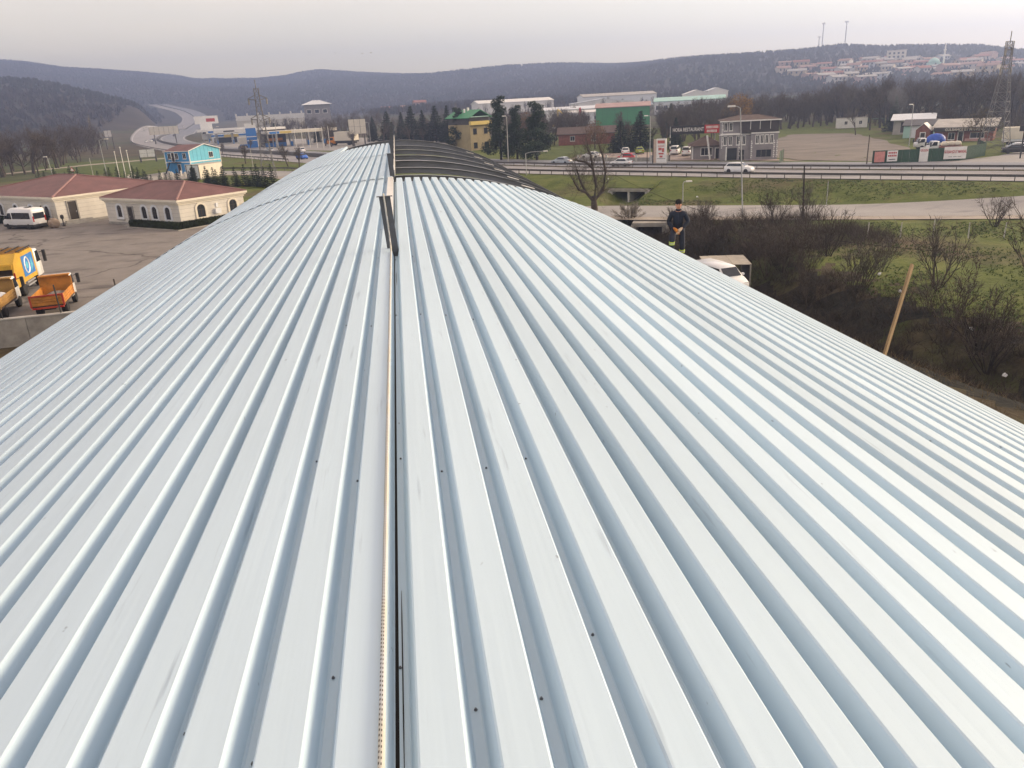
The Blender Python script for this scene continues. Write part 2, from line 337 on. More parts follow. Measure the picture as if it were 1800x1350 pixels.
# rope tied over the ridge post and lying along the ridge towards the camera
def rope():
    p = [(-0.065, 10.80, ZR + 0.715), (-0.065, 10.72, ZR + 0.73), (-0.062, 10.69, ZR + 0.68), (-0.045, 10.66, ZR + 0.35), (-0.036, 10.6, ZR + 0.06), (-0.034, 10.4, ZR + 0.012)]
    for i in range(1, 60):
        y = 10.4 - i * 0.225; p.append((-0.0365, y, ZR + 0.0105))
    m = MB(); m.tube(p, 0.011, 8)
    ma = bpy.data.materials.new('flecked_rope'); ma.use_nodes = True; n = ma.node_tree.nodes; l = ma.node_tree.links; b = n['Principled BSDF']; b.inputs['Roughness'].default_value = 0.9
    tc = n.new('ShaderNodeTexCoord'); sp = n.new('ShaderNodeSeparateXYZ'); l.new(tc.outputs['Object'], sp.inputs[0])
    def mt(op, a, b_=None):
        q = n.new('ShaderNodeMath'); q.operation = op
        for i_, v_ in enumerate((a, b_)):
            if v_ is None: continue
            if isinstance(v_, (int, float)): q.inputs[i_].default_value = v_
            else: l.new(v_, q.inputs[i_])
        return q.outputs[0]
    ax = mt('ADD', sp.outputs['X'], 0.0365)
    def dots(x0, ph, wd): return mt('MULTIPLY', mt('GREATER_THAN', mt('SINE', mt('ADD', mt('MULTIPLY', sp.outputs['Y'], 290.0), ph)), 0.15), mt('LESS_THAN', mt('ABSOLUTE', mt('SUBTRACT', ax, x0)), wd))
    d = mt('MINIMUM', mt('ADD', dots(-0.0068, 0.0, 0.0022), dots(0.0008, 1.6, 0.0018)), 1.0)
    no = n.new('ShaderNodeTexNoise'); no.inputs['Scale'].default_value = 3.0; l.new(tc.outputs['Object'], no.inputs['Vector'])
    c2 = n.new('ShaderNodeValToRGB'); c2.color_ramp.elements[0].position = 0.42; c2.color_ramp.elements[0].color = (0.55, 0.57, 0.58, 1); c2.color_ramp.elements[1].position = 0.62; c2.color_ramp.elements[1].color = (0.55, 0.54, 0.48, 1); l.new(no.outputs[0], c2.inputs[0])
    mx = n.new('ShaderNodeMix'); mx.data_type = 'RGBA'; l.new(d, mx.inputs[0]); l.new(c2.outputs[0], mx.inputs[6]); mx.inputs[7].default_value = (0.09, 0.085, 0.075, 1); l.new(mx.outputs[2], b.inputs['Base Color'])
    o = m.build('safety_rope', ma, None, True)
    tag(o, 'white rope with dark flecks lying along the roof ridge and tied to a post', 'rope')
rope()
# ------------------------------------------------------------------ ground sheet (polar grid round the camera, reaches past the hills)
def ground_mat(name, cols, scale, rough=0.95, bump=0.5, bscale=3.0, det=8, pos=(0.25, 0.5, 0.75), scale2=None, cols2=None, s2pos=(0.45, 0.6)):
    cols = [lift(q) for q in cols]; cols2 = [lift(q) for q in cols2] if cols2 else None
    m = bpy.data.materials.new(name); m.use_nodes = True; n = m.node_tree.nodes; l = m.node_tree.links
    b = n['Principled BSDF']; b.inputs['Roughness'].default_value = rough; b.inputs['Specular IOR Level'].default_value = 0.15
    tc = n.new('ShaderNodeTexCoord')
    no = n.new('ShaderNodeTexNoise'); no.inputs['Scale'].default_value = scale; no.inputs['Detail'].default_value = det; no.inputs['Roughness'].default_value = 0.68
    l.new(tc.outputs['Object'], no.inputs['Vector'])
    cr = n.new('ShaderNodeValToRGB'); e = cr.color_ramp.elements
    e[0].position = pos[0]; e[0].color = (*cols[0], 1); e[1].position = pos[2]; e[1].color = (*cols[2], 1); k = e.new(pos[1]); k.color = (*cols[1], 1)
    l.new(no.outputs[0], cr.inputs[0]); out = cr.outputs[0]
    if scale2:
        n2 = n.new('ShaderNodeTexNoise'); n2.inputs['Scale'].default_value = scale2; n2.inputs['Detail'].default_value = 6; l.new(tc.outputs['Object'], n2.inputs['Vector'])
        r2 = n.new('ShaderNodeValToRGB'); r2.color_ramp.elements[0].position = s2pos[0]; r2.color_ramp.elements[1].position = s2pos[1]; l.new(n2.outputs[0], r2.inputs[0])
        mx = n.new('ShaderNodeMix'); mx.data_type = 'RGBA'; l.new(r2.outputs[0], mx.inputs[0]); l.new(out, mx.inputs[6])
        n3 = n.new('ShaderNodeValToRGB'); n3.color_ramp.elements[0].position = 0.3; n3.color_ramp.elements[0].color = (*cols2[0], 1); n3.color_ramp.elements[1].position = 0.7; n3.color_ramp.elements[1].color = (*cols2[1], 1); l.new(no.outputs[0], n3.inputs[0])
        l.new(n3.outputs[0], mx.inputs[7]); out = mx.outputs[2]
    l.new(out, b.inputs['Base Color'])
    if bump:
        bn = n.new('ShaderNodeTexNoise'); bn.inputs['Scale'].default_value = bscale; bn.inputs['Detail'].default_value = 6; l.new(tc.outputs['Object'], bn.inputs['Vector'])
        bu = n.new('ShaderNodeBump'); bu.inputs['Strength'].default_value = bump; bu.inputs['Distance'].default_value = 0.3; l.new(bn.outputs[0], bu.inputs['Height']); l.new(bu.outputs[0], b.inputs['Normal'])
    MATS[name] = m; return m
M_GRASS = ground_mat('meadow_grass', [(0.045, 0.062, 0.012), (0.085, 0.108, 0.024), (0.14, 0.150, 0.05)], 0.35, scale2=0.07, cols2=[(0.07, 0.058, 0.035), (0.13, 0.105, 0.062)], s2pos=(0.52, 0.68))
M_DRY = ground_mat('dry_grass_ground', [(0.030, 0.026, 0.016), (0.065, 0.052, 0.032), (0.10, 0.085, 0.052)], 0.6, scale2=0.12, cols2=[(0.03, 0.04, 0.014), (0.07, 0.08, 0.03)], s2pos=(0.5, 0.62))
M_DITCH = ground_mat('ditch_mud', [(0.010, 0.012, 0.010), (0.022, 0.022, 0.018), (0.045, 0.042, 0.030)], 0.8)
M_HILL = ground_mat('wooded_hill', [(0.028, 0.024, 0.021), (0.050, 0.041, 0.035), (0.085, 0.068, 0.055)], 0.02, bump=1.0, bscale=0.09, det=12, scale2=0.004, cols2=[(0.022, 0.024, 0.020), (0.05, 0.048, 0.038)])
M_VALLEY = ground_mat('valley_scrub', [(0.04, 0.038, 0.024), (0.075, 0.062, 0.04), (0.11, 0.10, 0.055)], 0.05, scale2=0.012, cols2=[(0.035, 0.045, 0.02), (0.08, 0.095, 0.04)])
def make_ground():
    az = np.concatenate([np.arange(-180, -34, 4.0), np.arange(-34, 50, 0.22), np.arange(50, 180, 4.0)])
    rs = [0.0, 4.0]
    while rs[-1] < 24: rs.append(rs[-1] + 1.2)
    while rs[-1] < 175: rs.append(rs[-1] + 0.9 + rs[-1] * 0.003)
    while rs[-1] < 2950: rs.append(rs[-1] * 1.021)
    rs = np.array(rs[1:]); A, Rr = np.meshgrid(np.radians(az), rs)
    x = Rr * np.sin(A); y = Rr * np.cos(A); z = T(x, y)
    rough = 0.05 * (np.sin(x * 1.9 + 2 * np.sin(y * 0.8)) * np.sin(y * 2.3 + np.sin(x))) * (Rr > 20) * (1 - sstep(Rr, 300, 500))
    z = z + rough * ((x > 8) | (y > 170))
    nr, na = x.shape
    v = np.stack([x.ravel(), y.ravel(), z.ravel()], 1)
    i, j = np.meshgrid(np.arange(nr - 1), np.arange(na), indexing='ij'); j2 = (j + 1) % na
    f = np.stack([(i * na + j), (i * na + j2), ((i + 1) * na + j2), ((i + 1) * na + j)], -1).reshape(-1, 4)[:, ::-1]
    cen = v[f].mean(1); cx, cy = cen[:, 0], cen[:, 1]; r = np.hypot(cx, cy)
    mi = np.zeros(len(f), int)
    nz = vnoise(cx, cy, 4.0) + 0.6 * vnoise(cy, cx, 1.3)
    d = seg_dist(cx, cy, DITCH) + nz * 1.4
    side = cx < np.interp(cy, [p[1] for p in DITCH], [p[0] for p in DITCH])
    mi[(cx > 5) & (cx < 60) & (cy < 95) & (side) & (cy > 5)] = 1
    mi[(cx < 5) & (cy < 60)] = 1
    mi[(d < 4.6) & (cy < 92)] = 2
    mi[(d < 8.0) & (cy < 92) & ~side & (nz > 0.15)] = 1
    mi[(r > 330) & (T(cx, cy) < 6)] = 4
    mi[(T(cx, cy) >= 6) & (r > 500)] = 3
    mi[(cx < -30) & (cy > 215) & (cx < -85) & (r < 700) & (nz > -0.8)] = 4
    me = npmesh('ground', v, f, [M_GRASS, M_DRY, M_DITCH, M_HILL, M_VALLEY], mi, True)
    o = ob('ground', me); o['kind'] = 'structure'
    # centre cap under the camera
make_ground()
def catmull(pts, n=10):
    P = [np.array(p, float) for p in pts]; P = [2 * P[0] - P[1]] + P + [2 * P[-1] - P[-2]]; out = []
    for i in range(1, len(P) - 2):
        for t in np.linspace(0, 1, n, endpoint=False):
            a, b, c, d = P[i - 1:i + 3]
            out.append(0.5 * ((2 * b) + (-a + c) * t + (2 * a - 5 * b + 4 * c - d) * t * t + (-a + 3 * b - 3 * c + d) * t ** 3))
    out.append(P[-2]); return np.array(out)
def zt(x, y): return float(T(x, y))
def ribbon(name, left, right, m, dz, fr=(0.0, 1.0), nx=6, kind='structure', parent=None, skirt=0.0):
    """strip between two edge polylines; fr picks a fraction across"""
    a = left + (right - left) * fr[0]; b = left + (right - left) * fr[1]
    rows = []; n = len(a)
    zc = T(*((left + right) / 2).T)
    for k in range(nx + 1):
        p = a + (b - a) * (k / nx); q = left + (right - left) * (fr[0] + (fr[1] - fr[0]) * k / nx)
        z = np.maximum(T(p[:, 0], p[:, 1]), zc) + dz
        rows.append(np.column_stack([p, z]))
    v = np.concatenate(rows); i, j = np.meshgrid(np.arange(nx), np.arange(n - 1), indexing='ij')
    f = np.stack([i * n + j, i * n + j + 1, (i + 1) * n + j + 1, (i + 1) * n + j], -1).reshape(-1, 4)
    o = ob(name, npmesh(name, v, f, m, None, False), parent)
    if kind and parent is None: o['kind'] = kind
    return o
def patch(name, poly, m, dz=0.03, step=4.0, jitter=0.0, kind='structure', zfix=None):
    """ground cover inside a polygon, draped on the terrain"""
    bm = bmesh.new(); P = []
    for (x0, y0), (x1, y1) in zip(poly, poly[1:] + poly[:1]):
        k = max(1, int(math.hypot(x1 - x0, y1 - y0) / step))
        for t in range(k): P.append((x0 + (x1 - x0) * t / k + random.uniform(-jitter, jitter), y0 + (y1 - y0) * t / k + random.uniform(-jitter, jitter)))
    vs = [bm.verts.new((p[0], p[1], 0)) for p in P]; bm.faces.new(vs)
    bmesh.ops.triangulate(bm, faces=bm.faces[:])
    for _ in range(5):
        es = [e for e in bm.edges if e.calc_length() > step * 1.8]
        if not es: break
        bmesh.ops.subdivide_edges(bm, edges=es, cuts=1); bmesh.ops.triangulate(bm, faces=bm.faces[:])
    for v in bm.verts: v.co.z = (zt(v.co.x, v.co.y) if zfix is None else zfix) + dz
    bmesh.ops.recalc_face_normals(bm, faces=bm.faces[:])
    if sum(f.normal.z for f in bm.faces) < 0: bmesh.ops.reverse_faces(bm, faces=bm.faces[:])
    me = bpy.data.meshes.new(name); bm.to_mesh(me); bm.free(); me.materials.append(m)
    o = ob(name, me); o['kind'] = kind; return o
def asphalt(name, col, var=0.25, cracks=True, tint=(1, 1, 1), stain=(0.5, 0.6), sc=0.4, along=(1, 1, 1)):
    m = bpy.data.materials.new(name); m.use_nodes = True; n = m.node_tree.nodes; l = m.node_tree.links; b = n['Principled BSDF']; b.inputs['Roughness'].default_value = 0.88; b.inputs['Specular IOR Level'].default_value = 0.25
    tc = n.new('ShaderNodeTexCoord'); mp = n.new('ShaderNodeMapping'); mp.inputs['Scale'].default_value = along; l.new(tc.outputs['Object'], mp.inputs[0])
    a = n.new('ShaderNodeTexNoise'); a.inputs['Scale'].default_value = sc; a.inputs['Detail'].default_value = 10; a.inputs['Roughness'].default_value = 0.7; l.new(mp.outputs[0], a.inputs['Vector'])
    cr = n.new('ShaderNodeValToRGB'); c = lift(col); e = cr.color_ramp.elements; e[0].position = 0.25; e[0].color = (*(c * (1 - var)), 1); e[1].position = 0.75; e[1].color = (*(c * (1 + var)), 1); l.new(a.outputs[0], cr.inputs[0])
    out = cr.outputs[0]
    s = n.new('ShaderNodeTexNoise'); s.inputs['Scale'].default_value = sc * 0.5; s.inputs['Detail'].default_value = 5; mp3 = n.new('ShaderNodeMapping'); mp3.inputs['Scale'].default_value = (1, 2.2, 1); mp3.inputs['Location'].default_value = (13, 7, 0); l.new(mp.outputs[0], mp3.inputs[0]); l.new(mp3.outputs[0], s.inputs['Vector'])
    sr = n.new('ShaderNodeValToRGB'); sr.color_ramp.elements[0].position = stain[0] + 0.06; sr.color_ramp.elements[0].color = (1, 1, 1, 1); sr.color_ramp.elements[1].position = stain[1] + 0.1; sr.color_ramp.elements[1].color = (0.5, 0.5, 0.52, 1); l.new(s.outputs[0], sr.inputs[0])
    mx = n.new('ShaderNodeMix'); mx.data_type = 'RGBA'; mx.blend_type = 'MULTIPLY'; mx.inputs[0].default_value = 0.8; l.new(out, mx.inputs[6]); l.new(sr.outputs[0], mx.inputs[7]); out = mx.outputs[2]
    if cracks:
        v = n.new('ShaderNodeTexVoronoi'); v.feature = 'DISTANCE_TO_EDGE'; v.inputs['Scale'].default_value = 0.055
        dn = n.new('ShaderNodeTexNoise'); dn.inputs['Scale'].default_value = 0.25; dn.inputs['Detail'].default_value = 4; l.new(tc.outputs['Object'], dn.inputs['Vector'])
        ad = n.new('ShaderNodeVectorMath'); ad.operation = 'MULTIPLY_ADD'; ad.inputs[1].default_value = (5, 5, 5); l.new(dn.outputs['Color'], ad.inputs[0]); l.new(tc.outputs['Object'], ad.inputs[2]); l.new(ad.outputs[0], v.inputs['Vector'])
        vr = n.new('ShaderNodeValToRGB'); vr.color_ramp.elements[0].position = 0.004; vr.color_ramp.elements[0].color = (0.45, 0.45, 0.46, 1); vr.color_ramp.elements[1].position = 0.012; vr.color_ramp.elements[1].color = (1, 1, 1, 1); l.new(v.outputs['Distance'], vr.inputs[0])
        m2 = n.new('ShaderNodeMix'); m2.data_type = 'RGBA'; m2.blend_type = 'MULTIPLY'; m2.inputs[0].default_value = 0.9; l.new(out, m2.inputs[6]); l.new(vr.outputs[0], m2.inputs[7]); out = m2.outputs[2]
    l.new(out, b.inputs['Base Color'])
    bn = n.new('ShaderNodeTexNoise'); bn.inputs['Scale'].default_value = 6; bn.inputs['Detail'].default_value = 6; l.new(tc.outputs['Object'], bn.inputs['Vector'])
    bu = n.new('ShaderNodeBump'); bu.inputs['Strength'].default_value = 0.25; bu.inputs['Distance'].default_value = 0.04; l.new(bn.outputs[0], bu.inputs['Height']); l.new(bu.outputs[0], b.inputs['Normal'])
    MATS[name] = m; return m
M_YARD = asphalt('worn_yard_asphalt', (0.185, 0.170, 0.158))
M_ROAD = asphalt('highway_asphalt', (0.26, 0.255, 0.26), 0.12, False, sc=0.15)
M_ROADD = asphalt('far_lane_asphalt', (0.20, 0.21, 0.235), 0.12, False, sc=0.15)
M_SIDE = asphalt('side_road_asphalt', (0.27, 0.262, 0.255), 0.12, False, sc=0.25)
M_SHOULDER = asphalt('gravel_shoulder', (0.30, 0.265, 0.225), 0.2, False, sc=0.5)
M_LOT = asphalt('pinkish_paving', (0.30, 0.245, 0.215), 0.12, False, sc=0.4)
M_DIRT = asphalt('dirt_lot_soil', (0.165, 0.145, 0.125), 0.3, False, sc=0.12, along=(1, 1.8, 1))
M_PAINT = mat('road_paint', (0.62, 0.62, 0.60), 0.7, 0, 0.15, 1.0)
M_CONC = mat('weathered_concrete', (0.27, 0.255, 0.225), 0.9, 0, 0.3, 0.9, 8, bump=0.3)
M_CONC_L = mat('pale_concrete', (0.42, 0.41, 0.38), 0.9, 0, 0.2, 0.9, 8)
M_GALV = mat('galvanised_steel', (0.36, 0.37, 0.38), 0.45, 0.4, 0.2, 3)
M_DARKSTEEL = mat('dark_weathered_steel', (0.10, 0.095, 0.09), 0.6, 0.2, 0.3, 3)
# highway: near (left) and far (right) edge
HL = catmull([(118, 46), (96, 69.5), (77, 89.2), (62.5, 103.1), (50.9, 114.5), (37.4, 129.2), (23, 144.2), (-3, 181), (-30, 228), (-60, 285), (-91, 345), (-142, 473), (-188, 612), (-219, 730), (-246, 880), (-299, 1150), (-335, 1361), (-358, 1450), (-396, 1540), (-455, 1622)], 10)
HR = catmull([(137, 66), (115, 89.5), (97, 107.5), (81, 122), (69, 134), (55, 148), (41, 163), (16, 198), (-7, 240), (-36, 296), (-66, 356), (-115, 485), (-150, 612), (-172, 735), (-205, 890), (-255, 1150), (-288, 1335), (-317, 1456), (-357, 1540), (-425, 1640)], 10)
ribbon('highway', HL, HR, M_ROAD, 0.10, (0.0, 0.47), 6)
ribbon('highway_far_lanes', HL, HR, M_ROADD, 0.10, (0.53, 1.0), 6)
ribbon('median_strip', HL, HR, M_DARKSTEEL if False else M_DRY, 0.16, (0.4705, 0.5295), 2)
for a in (0.035, 0.435, 0.565, 0.965): ribbon('lane_marking', HL, HR, M_PAINT, 0.125, (a, a + 0.007), 1)
for a in (0.17, 0.30, 0.70, 0.83):
    for s0 in range(0, len(HL) - 2, 2): pass
# side road with gravel shoulders
SN = catmull([(110, 50), (87, 61.5), (63.9, 73.1), (38.2, 85.6), (25.8, 92.2), (10, 104), (-12, 140), (-28, 176), (-38, 188), (-62, 206)], 10)
SF = catmull([(116, 60), (93, 71.5), (70.5, 82.5), (43.6, 96.6), (29.5, 104.2), (16, 113), (-4, 146), (-20, 182), (-33, 197), (-58, 215)], 10)
ribbon('side_road', SN, SF, M_SIDE, 0.10, (0.20, 1.0), 6)
ribbon('road_shoulder', SN, SF, M_SHOULDER, 0.085, (0.0, 0.205), 3)
# yard, lots, fields
patch('yard', [(-95, 47.4), (-28, 55.45), (-5, 58.2), (2, 72), (-3, 104), (-20, 121), (-36, 131), (-60, 138), (-110, 150)], M_YARD, 0.03, 6, zfix=0.0)
patch('parking_lot', [(38, 174), (44, 165), (55, 152.5), (63, 144.5), (72, 135), (70.5, 141), (64, 154), (60, 176), (58, 180), (43, 186)], M_LOT, 0.04, 4)
patch('dirt_lot', [(72, 136), (80, 126), (92, 127), (101, 150), (112, 175), (122, 205), (111, 215), (85, 186), (70, 150)], M_DIRT, 0.045, 4, 1.0)
patch('road_apron', [(82, 121.5), (97, 108.5), (116, 90), (150, 95), (145, 118), (120, 140), (112, 130), (100, 122), (90, 118.4), (80, 124)], M_SIDE, 0.05, 5)
M_FIELD = ground_mat('bright_field_grass', [(0.045, 0.064, 0.016), (0.075, 0.10, 0.026), (0.115, 0.135, 0.045)], 0.25)
patch('green_field', [(36, 188), (43, 187.5), (58, 182), (60, 196), (48, 222), (36, 214)], M_FIELD, 0.05, 5, 1.0)
patch('green_field', [(110, 217), (122, 206), (128, 214), (136, 222), (126, 240), (113, 236)], M_FIELD, 0.05, 5, 1.0)
patch('meadow', [(-66, 218), (-62, 236), (-75, 300), (-120, 300), (-112, 262), (-88, 232)], M_FIELD, 0.05, 6, 1.5)
patch('field_track', [(-66, 300), (-70, 306), (-102, 280), (-118, 250), (-113, 248), (-98, 275)], M_SHOULDER, 0.06, 6, 0.5)
patch('station_forecourt', [(-108, 470), (-72, 366), (-44, 310), (-10, 262), (24, 262), (10, 350), (-20, 400), (-60, 440), (-90, 500)], M_SIDE, 0.05, 10)
# ------------------------------------------------------------------ vegetation
M_BARK = mat('bare_bark', (0.075, 0.062, 0.050), 0.95, 0, 0.3, 2, spec=0.1)
M_BARKD = mat('dark_bark', (0.040, 0.034, 0.029), 0.95, 0, 0.3, 2, spec=0.1)
M_TWIG = mat('twigs_brown', (0.070, 0.057, 0.047), 0.95, 0, 0.35, 0.4, spec=0.1)
M_TWIGG = mat('twigs_grey', (0.095, 0.084, 0.072), 0.95, 0, 0.3, 0.4, spec=0.1)
M_TWIGD = mat('twigs_dark', (0.055, 0.046, 0.037), 0.95, 0, 0.35, 0.5, spec=0.1)
M_PALETW = mat('twigs_pale', (0.22, 0.20, 0.165), 0.95, 0, 0.3, 0.8, spec=0.1)
M_NEEDLE = mat('conifer_needles', (0.020, 0.036, 0.020), 0.8, 0, 0.45, 0.9, spec=0.2)
M_NEEDLEB = mat('cypress_needles', (0.024, 0.042, 0.020), 0.8, 0, 0.4, 1.5, spec=0.2)
M_RUST = mat('rusty_leaves', (0.15, 0.085, 0.038), 0.9, 0, 0.35, 0.7, spec=0.1)
M_GOLD = mat('golden_leaves', (0.21, 0.125, 0.035), 0.9, 0, 0.35, 0.7, spec=0.1)
M_OLIVE = mat('olive_spring_leaves', (0.10, 0.085, 0.038), 0.9, 0, 0.35, 0.7, spec=0.1)
M_HEDGE = mat('hedge_leaves', (0.024, 0.032, 0.014), 0.85, 0, 0.5, 3.0, spec=0.2)
M_DRYB = mat('dry_blades', (0.14, 0.112, 0.070), 0.95, 0, 0.35, 0.8, spec=0.1)
M_GREENB = mat('green_blades', (0.055, 0.085, 0.025), 0.9, 0, 0.4, 0.6, spec=0.1)
def perp(d):
    a = np.cross(d, [0.0, 0, 1.0]); n = np.linalg.norm(a)
    return a / n if n > 1e-3 else np.array([1.0, 0, 0])
class TB:
    """tree geometry buffers: tubes (tris) for wood, loose slim triangles for twigs"""
    def __init__(s, seed): s.r = np.random.default_rng(seed); s.wv = []; s.wf = []; s.tv = []
    def tube(s, pts, rad, n=5):
        o = len(s.wv)
        for k, p in enumerate(pts):
            d = pts[min(k + 1, len(pts) - 1)] - pts[max(k - 1, 0)]; d = d / (np.linalg.norm(d) + 1e-9); a = perp(d); b = np.cross(a, d)
            for i in range(n):
                t = 2 * math.pi * i / n; s.wv.append(p + (a * math.cos(t) + b * math.sin(t)) * rad[k])
        for k in range(len(pts) - 1):
            for i in range(n):
                j = (i + 1) % n; q = (o + k * n + i, o + k * n + j, o + (k + 1) * n + j, o + (k + 1) * n + i)
                s.wf += [(q[0], q[1], q[2]), (q[0], q[2], q[3])]
    def twig(s, p, d, L, w):
        a = perp(d) * math.cos(s.r.uniform(0, 6.28)) + np.cross(perp(d), d) * math.sin(s.r.uniform(0, 6.28))
        a = a / (np.linalg.norm(a) + 1e-9)
        s.tv.append((p - a * w, p + a * w, p + d * L))
    def grow(s, p, d, L, rad, lev, P):
        r = s.r; n = 4; pts = [p]; q = p.copy(); dd = d.copy()
        for k in range(n):
            dd = dd + r.normal(0, P['wob'], 3) + np.array([0, 0, P['up'] * (0.5 if lev == 0 else 1)]); dd /= np.linalg.norm(dd)
            q = q + dd * L / n; pts.append(q)
        rr = np.linspace(rad, rad * (0.62 if lev < P['lev'] else 0.3), n + 1)
        if lev <= P['tube']: s.tube(pts, rr, 6 if lev == 0 else (4 if lev == 1 else 3))
        else: s.twig(p, (q - p) / (np.linalg.norm(q - p) + 1e-9), L * 1.05, rad)
        if lev >= P['lev']:
            for _ in range(P['twigs']):
                t = r.uniform(0.15, 1.0); b = pts[0] + (pts[-1] - pts[0]) * t
                e = dd + r.normal(0, 0.65, 3); e /= np.linalg.norm(e); s.twig(b, e, L * r.uniform(0.5, 1.0), P['tw'])
            return
        kids = P['kids'][lev]
        for i in range(kids):
            t = r.uniform(P['t0'][lev], 1.0) if i else 1.0
            k = min(int(t * n), n - 1); b = pts[k] + (pts[k + 1] - pts[k]) * (t * n - k)
            ang = r.uniform(0, 6.283); tilt = P['tilt'] * r.uniform(0.6, 1.25) * (0.45 if i == 0 else 1.0)
            a = perp(dd); c = np.cross(a, dd); e = dd * math.cos(tilt) + (a * math.cos(ang) + c * math.sin(ang)) * math.sin(tilt)
            s.grow(b, e, L * P['len'] * r.uniform(0.75, 1.15), max(rad * 0.58 * (1 - 0.35 * t), P['tw']), lev + 1, P)
    def arrays(s):
        tv = np.array(s.tv).reshape(-1, 3) if s.tv else np.zeros((0, 3)); return np.array(s.wv), np.array(s.wf, int), tv, np.arange(len(tv)).reshape(-1, 3)
def fit(v, w, h):
    """scale both buffers so that the tree is h high"""
    k = h / max(v[:, 2].max(), w[:, 2].max() if len(w) else 0); return v * k, w * k
def bare(seed, h=11, kids=(5, 5, 4), lev=3, twigs=5, tw=0.03, tilt=0.62, up=0.10, trunk=0.30, wob=0.10, ln=0.66, t0=(0.45, 0.3, 0.2), tube=2, r0=0.20):
    b = TB(seed); b.grow(np.zeros(3), np.array([0.02, 0.01, 1.0]), h * trunk, r0, 0, dict(kids=kids, lev=lev, twigs=twigs, tw=tw, tilt=tilt, up=up, wob=wob, len=ln, t0=t0, tube=tube))
    wv, wf, tv, tf = b.arrays(); wv, tv = fit(wv, tv, h); return wv, wf, tv, tf
def shrub(seed, h=4.5, stems=9, lev=2, twigs=4, tw=0.016, spread=0.55):
    b = TB(seed); r = b.r
    for i in range(stems):
        a = r.uniform(0, 6.283); t = r.uniform(0.1, spread); d = np.array([math.cos(a) * math.sin(t), math.sin(a) * math.sin(t), math.cos(t)])
        b.grow(np.array([math.cos(a) * 0.25, math.sin(a) * 0.25, -0.1]) * r.uniform(0, 1.4), d, h * r.uniform(0.42, 0.6), 0.035, 0, dict(kids=(4, 4), lev=lev, twigs=twigs, tw=tw, tilt=0.5, up=0.05, wob=0.09, len=0.55, t0=(0.3, 0.2), tube=1))
    wv, wf, tv, tf = b.arrays(); return (*[wv, wf], tv, tf)
def leafy(seed, h, clumps, n, size, trunk_r=0.16, base=0.2):
    """trunk and limbs with crown of loose leaf-sized faces round clump centres (x, y, z, r)"""
    r = np.random.default_rng(seed); b = TB(seed)
    top = np.array([0, 0, h * 0.8]); b.tube([np.array([0, 0, -0.3]), np.array([0.05, 0.03, h * 0.4]), top], [trunk_r, trunk_r * 0.75, trunk_r * 0.25], 6)
    V = []
    for (x, y, z, cr) in clumps:
        b.tube([np.array([0, 0, max(h * base, z * 0.72)]), np.array([x * 0.5, y * 0.5, z * 0.92]), np.array([x, y, z])], [trunk_r * 0.4, trunk_r * 0.25, 0.02], 3)
        k = int(n * cr * cr); d = r.normal(0, 1, (k, 3)); d /= np.linalg.norm(d, axis=1)[:, None]; d[:, 2] *= 0.75
        p = np.array([x, y, z]) + d * (cr * r.uniform(0.55, 1.08, (k, 1)))
        a = r.normal(0, 1, (k, 3)); a /= np.linalg.norm(a, axis=1)[:, None]; c = np.cross(a, d); c /= np.linalg.norm(c, axis=1)[:, None] + 1e-9
        s = size * r.uniform(0.6, 1.4, (k, 1))
        V.append(np.stack([p - a * s, p + a * s, p + c * s * 1.4], 1))
    tv = np.concatenate(V).reshape(-1, 3); wv, wf, _, _ = b.arrays(); return wv, wf, tv, np.arange(len(tv)).reshape(-1, 3)
def conifer(seed, h=12, rad=2.6, tiers=15, dens=46, base=0.14, size=0.16, droop=0.12, taper=0.85):
    r = np.random.default_rng(seed); b = TB(seed); b.tube([np.array([0, 0, -0.3]), np.array([0, 0, h * 0.5]), np.array([0, 0, h])], [rad * 0.075, rad * 0.05, 0.02], 6); V = []
    for t in range(tiers):
        f = t / (tiers - 1); z = h * (base + (0.97 - base) * f); R = rad * (1 - f) ** taper + 0.12 * rad * (1 - f) + 0.08
        nb = max(4, int(9 * (1 - f) + 3)); a0 = r.uniform(0, 6.28)
        for i in range(nb):
            a = a0 + 6.283 * i / nb + r.normal(0, 0.15); L = R * r.uniform(0.72, 1.15); d = np.array([math.cos(a), math.sin(a), 0])
            b.tube([np.array([0, 0, z]), d * L * 0.9 + np.array([0, 0, z - droop * L])], [0.03, 0.01], 3)
            k = int(dens * (0.3 + L / rad)); u = r.uniform(0.12, 1.0, k) ** 0.7
            p = d[None] * (u * L)[:, None] + np.array([0, 0, z]) + np.stack([np.zeros(k), np.zeros(k), -droop * L * u], 1) + r.normal(0, 0.11 * rad / 2.6, (k, 3)) * np.array([1.3, 1.3, 0.8])
            e = r.normal(0, 1, (k, 3)) * np.array([1, 1, 0.5]) + d * 0.6; e /= np.linalg.norm(e, axis=1)[:, None]; c = np.cross(e, [0, 0, 1.0]); c /= np.linalg.norm(c, axis=1)[:, None] + 1e-6
            s = size * r.uniform(0.6, 1.5, (k, 1)); V.append(np.stack([p - c * s * 0.55, p + c * s * 0.55, p + e * s * 1.9], 1))
    tv = np.concatenate(V).reshape(-1, 3); wv, wf, _, _ = b.arrays(); return wv, wf, tv, np.arange(len(tv)).reshape(-1, 3)
